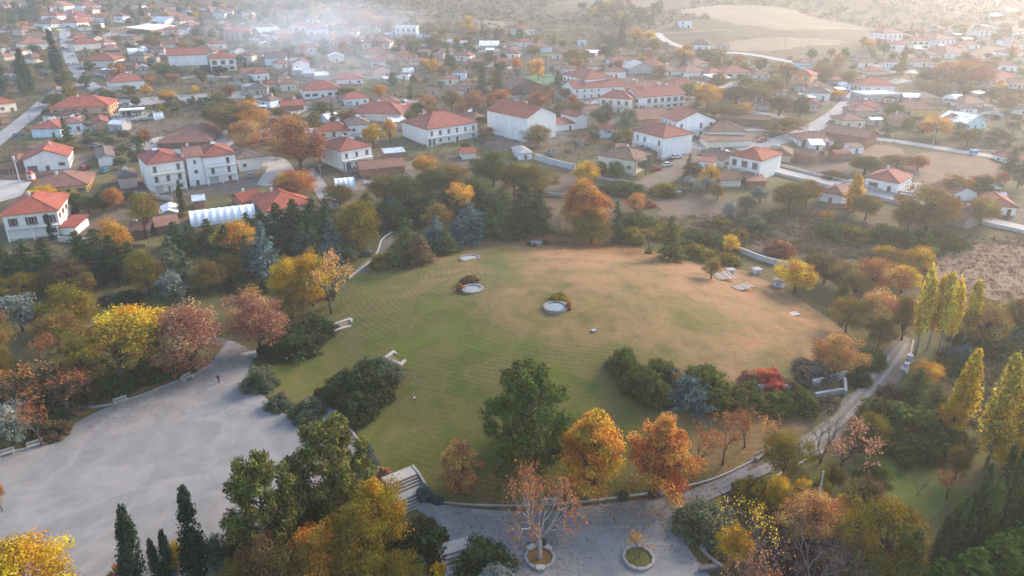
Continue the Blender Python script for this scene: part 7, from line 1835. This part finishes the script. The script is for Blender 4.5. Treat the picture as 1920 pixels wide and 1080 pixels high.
# ------------------------------------------------------------------ cars
def car(x, y, heading, c, label, van=False):
    p_ = G(x, y)
    root = bpy.data.objects.new('van' if van else 'car', None); col.objects.link(root)
    root.location = (p_.x, p_.y, p_.z + 0.14); root.rotation_euler = (0, 0, math.radians(heading))
    Lh, wd = 2.15, 0.88
    prof = [(-2.15, 0.35), (-2.15, 0.80), (-2.0, 0.98), (-1.65, 1.02), (1.0, 1.00), (2.0, 0.86), (2.15, 0.66), (2.15, 0.35)] if not van else [(-2.4, 0.35), (-2.4, 1.1), (1.5, 1.15), (2.2, 0.95), (2.4, 0.75), (2.4, 0.35)]
    mb = MB()
    mb.poly([(q[0], -wd, q[1]) for q in prof][::-1]); mb.poly([(q[0], wd, q[1]) for q in prof])
    for k in range(len(prof)):
        a, b = prof[k], prof[(k + 1) % len(prof)]
        mb.poly([(a[0], -wd, a[1]), (a[0], wd, a[1]), (b[0], wd, b[1]), (b[0], -wd, b[1])][::-1])
    link('body', mb.mesh('car_body', ['car_paint']), root, colr=c)
    x0, x1, t0, t1, zt = (-1.85, 1.05, -1.35, 0.35, 1.46) if not van else (-2.3, 1.5, -2.25, 0.9, 2.15)
    zb = 1.0 if not van else 1.12
    cb = MB()
    lo = [(x0, -0.84, zb), (x1, -0.84, zb), (x1, 0.84, zb), (x0, 0.84, zb)]; hi = [(t0, -0.70, zt), (t1, -0.70, zt), (t1, 0.70, zt), (t0, 0.70, zt)]
    for k in range(4): cb.poly([lo[k], lo[(k + 1) % 4], hi[(k + 1) % 4], hi[k]])
    link('window', cb.mesh('car_windows', ['glass']), root)
    link('roof', MB().box(((t0 + t1) / 2, 0, zt + 0.02), (t1 - t0 + 0.1, 1.45, 0.07)).mesh('car_roof', ['car_paint']), root, colr=c)
    wm = MB().lathe([(0.01, -0.11), (0.32, -0.11), (0.34, 0), (0.32, 0.11), (0.01, 0.11)], 12).mesh('wheel', ['rubber'])
    for a in (-1.3, 1.32):
        for b in (-1, 1):
            w_ = link('wheel', wm, root, (a, b * 0.82, 0.33)); w_.rotation_euler = (math.pi / 2, 0, 0)
    for b in (-1, 1):
        link('headlight', MB().box(((2.14 if not van else 2.38), b * 0.62, 0.68), (0.08, 0.34, 0.16)).mesh('headlight', ['lamp_white']), root)
    tag(root, label, 'van' if van else 'car', 'parked vehicles')
CW, CB, CR, CG, CT = (0.62, 0.64, 0.66), (0.06, 0.12, 0.26), (0.32, 0.03, 0.03), (0.28, 0.30, 0.32), (0.04, 0.22, 0.24)
car(614, 374, -62, CW, 'white car parked at the end of the lane'); car(632, 386, -62, (0.25, 0.35, 0.45), 'pale blue car tail hidden behind the conifer by the lane')
car(1763, 368, 0, CW, 'white car on the road beside the gable-fronted garage') if False else car(1770, 366, 10, CW, 'white car parked beside the gable-fronted garage')
car(235, 198, 190, CG, 'silver car on the parking strip'); car(217, 198, 100, CW, 'white van at the end of the parking strip', True); car(35, 256, 60, CB, 'dark car on the left street'); car(200, 323, 75, CT, 'teal car beside the olive grove'); car(470, 332, 110, (0.16, 0.26, 0.32), 'teal-grey car in the yard beside the laundry house')
car(231, 217, 90, CW, 'white car under the carport'); car(243, 216, 90, CR, 'red car under the carport'); car(255, 216, 90, CW, 'second white car under the carport'); car(265, 215, 90, CG, 'grey car at the end of the carport'); car(153, 186, 20, CW, 'white car beside the metal-roofed store'); car(160, 187, 15, CB, 'dark blue car beside the metal-roofed store')
car(117, 50, 85, CG, 'grey car on the upper street'); car(114, 75, 85, CB, 'blue car on the upper street'); car(109, 58, 85, (0.6, 0.5, 0.1), 'yellow van on the upper street', True); car(142, 122, 70, CG, 'silver car by the street tree'); car(180, 142, 10, CG, 'grey car parked by the street bend'); car(188, 145, 10, CB, 'dark car parked by the street bend')
car(1573, 188, 30, (0.05, 0.05, 0.06), 'black car beside the gold tree on the diagonal road'); car(1617, 164, 10, CR, 'red car below the white balcony house'); car(1651, 86, 10, CW, 'white lorry below the far hamlet', True); car(1252, 312, 30, CW, 'white pickup on the dirt lane'); car(1268, 297, 20, CW, 'white car beside the brick lean-to'); car(1230, 320, 30, CR, 'red trailer beside the dirt lane'); car(1905, 211, 20, CW, 'white car at the eastern edge')
car(160, 318, 80, CR, 'maroon car under the lean-to'); car(180, 276, 15, CG, 'silver car behind the grey-brown barn')
rgk = random.Random(12)
CN = [('white', CW), ('silver', CG), ('dark blue', CB), ('red', CR), ('black', (0.03, 0.03, 0.035)), ('beige', (0.42, 0.38, 0.30))]
nc_ = 0
for k in range(0, len(ROADPTS) - 1, 5):
    a_, b_ = ROADPTS[k], ROADPTS[k + 1]
    if a_[2] < 2.2 or a_[1] < 235 or math.hypot(b_[0] - a_[0], b_[1] - a_[1]) > 6 or rgk.random() < 0.45: continue
    hd = math.atan2(b_[1] - a_[1], b_[0] - a_[0]); sd = rgk.choice((-1, 1)) * (a_[2] - 1.1)
    q_ = (a_[0] - math.sin(hd) * sd, a_[1] + math.cos(hd) * sd)
    px_, py_ = proj((q_[0], q_[1], H(*q_)))
    if not (0 < px_ < 1920 and py_ > 10): continue
    nm_, cc_ = rgk.choice(CN)
    car(px_, py_, math.degrees(hd), cc_, f"{nm_} car parked on the kerb near {place_of(q_)}")
    nc_ += 1
    if nc_ >= 34: break
# ------------------------------------------------------------------ people
def person(x, y, heading, top, legs, label, hair=(0.05, 0.035, 0.03), sit=False, stride=0.12):
    p_ = G(x, y)
    me = bpy.data.meshes.new('person_body')
    hz = 0.92 if not sit else 0.52
    if sit:
        J = [(0, 0, hz), (0, 0, hz + 0.28), (0, 0.02, hz + 0.50), (0, 0.02, hz + 0.60), (0, 0.05, hz + 0.76), (-0.20, 0.0, hz + 0.46), (-0.26, 0.10, hz + 0.20), (-0.14, 0.32, hz + 0.12), (0.20, 0, hz + 0.46), (0.26, 0.10, hz + 0.20), (0.14, 0.32, hz + 0.12), (-0.10, 0.05, hz - 0.02), (-0.11, 0.44, hz), (-0.11, 0.46, 0.06), (-0.11, 0.62, 0.04), (0.10, 0.05, hz - 0.02), (0.11, 0.44, hz), (0.11, 0.46, 0.06), (0.11, 0.62, 0.04)]
    else:
        J = [(0, 0, hz), (0, 0, hz + 0.28), (0, 0, hz + 0.50), (0, 0.01, hz + 0.60), (0, 0.03, hz + 0.77), (-0.20, 0, hz + 0.47), (-0.26, -0.04, hz + 0.20), (-0.24, 0.08, hz - 0.02), (0.20, 0, hz + 0.47), (0.26, 0.0, hz + 0.20), (0.24, 0.12, hz - 0.02), (-0.10, 0, hz - 0.06), (-0.11, stride * 0.6, 0.48), (-0.11, stride * 0.6, 0.08), (-0.11, stride + 0.14, 0.04), (0.10, 0, hz - 0.06), (0.11, -stride * 0.4, 0.48), (0.11, -stride, 0.08), (0.11, -stride + 0.2, 0.04)]
    E = [(0, 1), (1, 2), (2, 3), (3, 4), (2, 5), (5, 6), (6, 7), (2, 8), (8, 9), (9, 10), (0, 11), (11, 12), (12, 13), (13, 14), (0, 15), (15, 16), (16, 17), (17, 18)]
    Rr = [.15, .145, .14, .06, .105, .075, .055, .045, .075, .055, .045, .10, .075, .055, .045, .10, .075, .055, .045]
    me.from_pydata(J, E, [])
    o = bpy.data.objects.new('person_tmp', me); col.objects.link(o)
    o.modifiers.new('skin', 'SKIN')
    for k, v in enumerate(me.skin_vertices[0].data): v.radius = (Rr[k], Rr[k]); v.use_root = k == 0
    sb = o.modifiers.new('sub', 'SUBSURF'); sb.levels = 1
    dg = bpy.context.evaluated_depsgraph_get()
    bm_ = bpy.data.meshes.new_from_object(o.evaluated_get(dg))
    bpy.data.objects.remove(o)
    bm_.materials.clear()
    for nm_, cc in (('top', top), ('legs', legs), ('skin', (0.45, 0.27, 0.19)), ('hair', hair)):
        key = 'person_%s_%.2f_%.2f' % (nm_, cc[0], cc[2])
        if key not in MAT:
            m_, t_, o2 = nodes(key); principled(t_, o2, cc, 0.9)
        bm_.materials.append(MAT[key])
    for f in bm_.polygons:
        c_ = f.center
        if c_.z > hz + 0.62: f.material_index = 3 if (c_.y < 0.03 or c_.z > hz + 0.84) else 2
        elif c_.z > hz - 0.04 and not (sit and c_.y > 0.2 and c_.z < hz + 0.10): f.material_index = 2 if (abs(c_.x) > 0.2 and c_.z < hz + 0.06) else 0
        else: f.material_index = 1
        f.use_smooth = True
    r = link('person', bm_, None, (p_.x, p_.y, p_.z + 0.12), math.radians(heading), (1.08, 1.08, 1.08))
    tag(r, label, 'person', 'people in the park')
person(411, 719, 170, (0.10, 0.03, 0.03), (0.04, 0.06, 0.12), 'person in a dark red jacket and jeans standing on the gravel plaza')
person(389, 684, 40, (0.02, 0.02, 0.02), (0.02, 0.02, 0.03), 'person in black beneath the pink tree')
person(152, 619, 90, (0.03, 0.03, 0.04), (0.04, 0.04, 0.05), 'person in dark clothes seated by the side path', sit=True)
person(1372, 922, 100, (0.02, 0.02, 0.02), (0.03, 0.03, 0.04), 'person in a long black coat walking up the lower path', stride=0.2)
person(484, 664, 200, (0.02, 0.03, 0.05), (0.05, 0.06, 0.10), 'person in navy sitting on the upper slab ramp', sit=True)
person(1881, 281, 0, (0.5, 0.5, 0.5), (0.1, 0.1, 0.1), 'person in a pale shirt beside the eastern lane')
# ivy on the corner of the white house
rgi = np.random.default_rng(77)
pc = on_plane(103, 400, G(103, 452).z)
base = G(98, 450)
C = np.array([[base.x + 0.3 * math.sin(k), base.y - 0.2, base.z + 0.3 + k * 0.55] for k in range(14)])
V, F, va, cl = leaf_clumps(rgi, C, np.tile([[0.9, 0.5, 0.6]], (14, 1)) * np.linspace(1.2, 0.8, 14)[:, None], rgi.random(14), 120, 0.3)
iv = bpy.data.objects.new('ivy', None); col.objects.link(iv)
link('foliage', mesh_np('ivy', V, F, ['leaf'], {'var': va, 'clump': cl}), iv, colr=LEAFC['deep green'] + (1,))
link('stem', MB().tube([tuple(C[0] - np.array([0, 0, 0.6])), tuple(C[7]), tuple(C[13])], [0.12, 0.08, 0.03], 5).mesh('stem', ['bark']), iv, colr=(0.12, 0.09, 0.07))
tag(iv, 'dark ivy climbing the corner of the big white house', 'ivy')
# wayside shrine
p_ = G(60, 338)
root = bpy.data.objects.new('wayside_shrine', None); col.objects.link(root); root.location = p_
link('wall', MB().box((0, 0, 1.1), (1.8, 1.8, 2.4)).mesh('wall', ['plaster']), root, colr=(0.68, 0.62, 0.58))
link('dome', MB().lathe([(1.1, 2.3), (1.15, 2.5), (0.9, 3.0), (0.4, 3.4), (0.02, 3.5)], 10).mesh('dome', ['paint']), root, colr=(0.45, 0.06, 0.06))
link('base', MB().box((0, 0, 0.2), (2.4, 2.4, 0.6)).mesh('base', ['paint']), root, colr=(0.40, 0.06, 0.06))
link('window', MB().box((0, -0.92, 1.4), (0.6, 0.06, 0.9)).mesh('window', ['glass']), root)
tag(root, 'little white roadside shrine with red dome and base', 'shrine')
# ------------------------------------------------------------------ haze and smoke
def volume_mat(name, colr, dens, aniso):
    m, t, out = nodes(name)
    v = t.nodes.new('ShaderNodeVolumePrincipled')
    v.inputs['Color'].default_value = (*colr, 1)
    v.inputs['Density'].default_value = dens
    v.inputs['Anisotropy'].default_value = aniso
    t.links.new(v.outputs[0], out.inputs['Volume'])
    return m, t, v
volume_mat('haze', (0.96, 0.96, 0.98), 0.00034, 0.57)
hz = link('haze', MB().box((0, 1930, 61), (7000, 5100, 128)).mesh('haze', ['haze']))
tag(hz, 'pale evening haze over the park and village', 'haze', None, 'stuff')
m, t, v = volume_mat('smoke', (0.80, 0.88, 1.0), 0.02, 0.2)
co = t.nodes.new('ShaderNodeTexCoord')
nz = noise(t, co.outputs['Object'], 2.2, 4, 0.6, 0.8)
ln = t.nodes.new('ShaderNodeVectorMath'); ln.operation = 'LENGTH'
t.links.new(co.outputs['Object'], ln.inputs[0])
fall = math_(t, 'SUBTRACT', 1.0, ln.outputs['Value'])
fall = math_(t, 'MAXIMUM', fall, 0.0)
dn = math_(t, 'MULTIPLY', math_(t, 'MULTIPLY', fall, math_(t, 'MAXIMUM', math_(t, 'SUBTRACT', nz, 0.30), 0.0)), 0.034)
t.links.new(dn, v.inputs['Density'])
sph = MB().lathe([(0.001, -1)] + [(math.cos(a), math.sin(a)) for a in np.linspace(-1.4, 1.4, 12)] + [(0.001, 1)], 20).mesh('smoke', ['smoke'])
a = G(590, 105)
sm = link('smoke', sph, None, (a.x, a.y + 10, a.z + 16), 0.3, (85, 95, 30))
tag(sm, 'bluish chimney smoke drifting over the middle of the village', 'smoke', None, 'stuff')
b = G(650, 160)
sm = link('smoke', sph, None, (b.x, b.y, b.z + 9), 0.5, (48, 44, 15))
tag(sm, 'thin lower wisp of smoke over the red roofs', 'smoke', None, 'stuff')
# things alike in kind and place are told apart by their height or spread where those differ
byl = {}
for o, h_, w_ in LAB:
    byl.setdefault(o['label'], []).append((h_, w_, o))
def relabel(o, word):
    t_ = o['label'].split(' ')
    if t_[0] in ('small', 'tall', 'low'): t_ = t_[1:]
    o['label'] = word + ' ' + ' '.join(t_)
for lb, L_ in byl.items():
    if len(L_) < 2: continue
    L_.sort(key=lambda q: q[0])
    two = len(L_) == 2
    if L_[-1][0] > 1.07 * L_[-2][0]: relabel(L_[-1][2], 'taller' if two else 'tallest')
    if L_[1][0] > 1.07 * L_[0][0]: relabel(L_[0][2], 'shorter' if two else 'shortest')
    rest = [q for q in L_ if q[2]['label'] == lb]
    if len(rest) > 1:
        rest.sort(key=lambda q: q[1])
        two = len(rest) == 2
        if rest[-1][1] > 1.07 * rest[-2][1]: relabel(rest[-1][2], 'broader' if two else 'broadest')
        if rest[1][1] > 1.07 * rest[0][1]: relabel(rest[0][2], 'narrower' if two else 'narrowest')
for o in bpy.data.objects:
    if o.get('label') and len(o['label'].split()) > 16:
        o['label'] = o['label'].replace('single-storey ', '').replace('two-storey ', '')
print('objects', len(bpy.data.objects), 'tris', sum(len(m.polygons) * 2 for m in bpy.data.meshes))
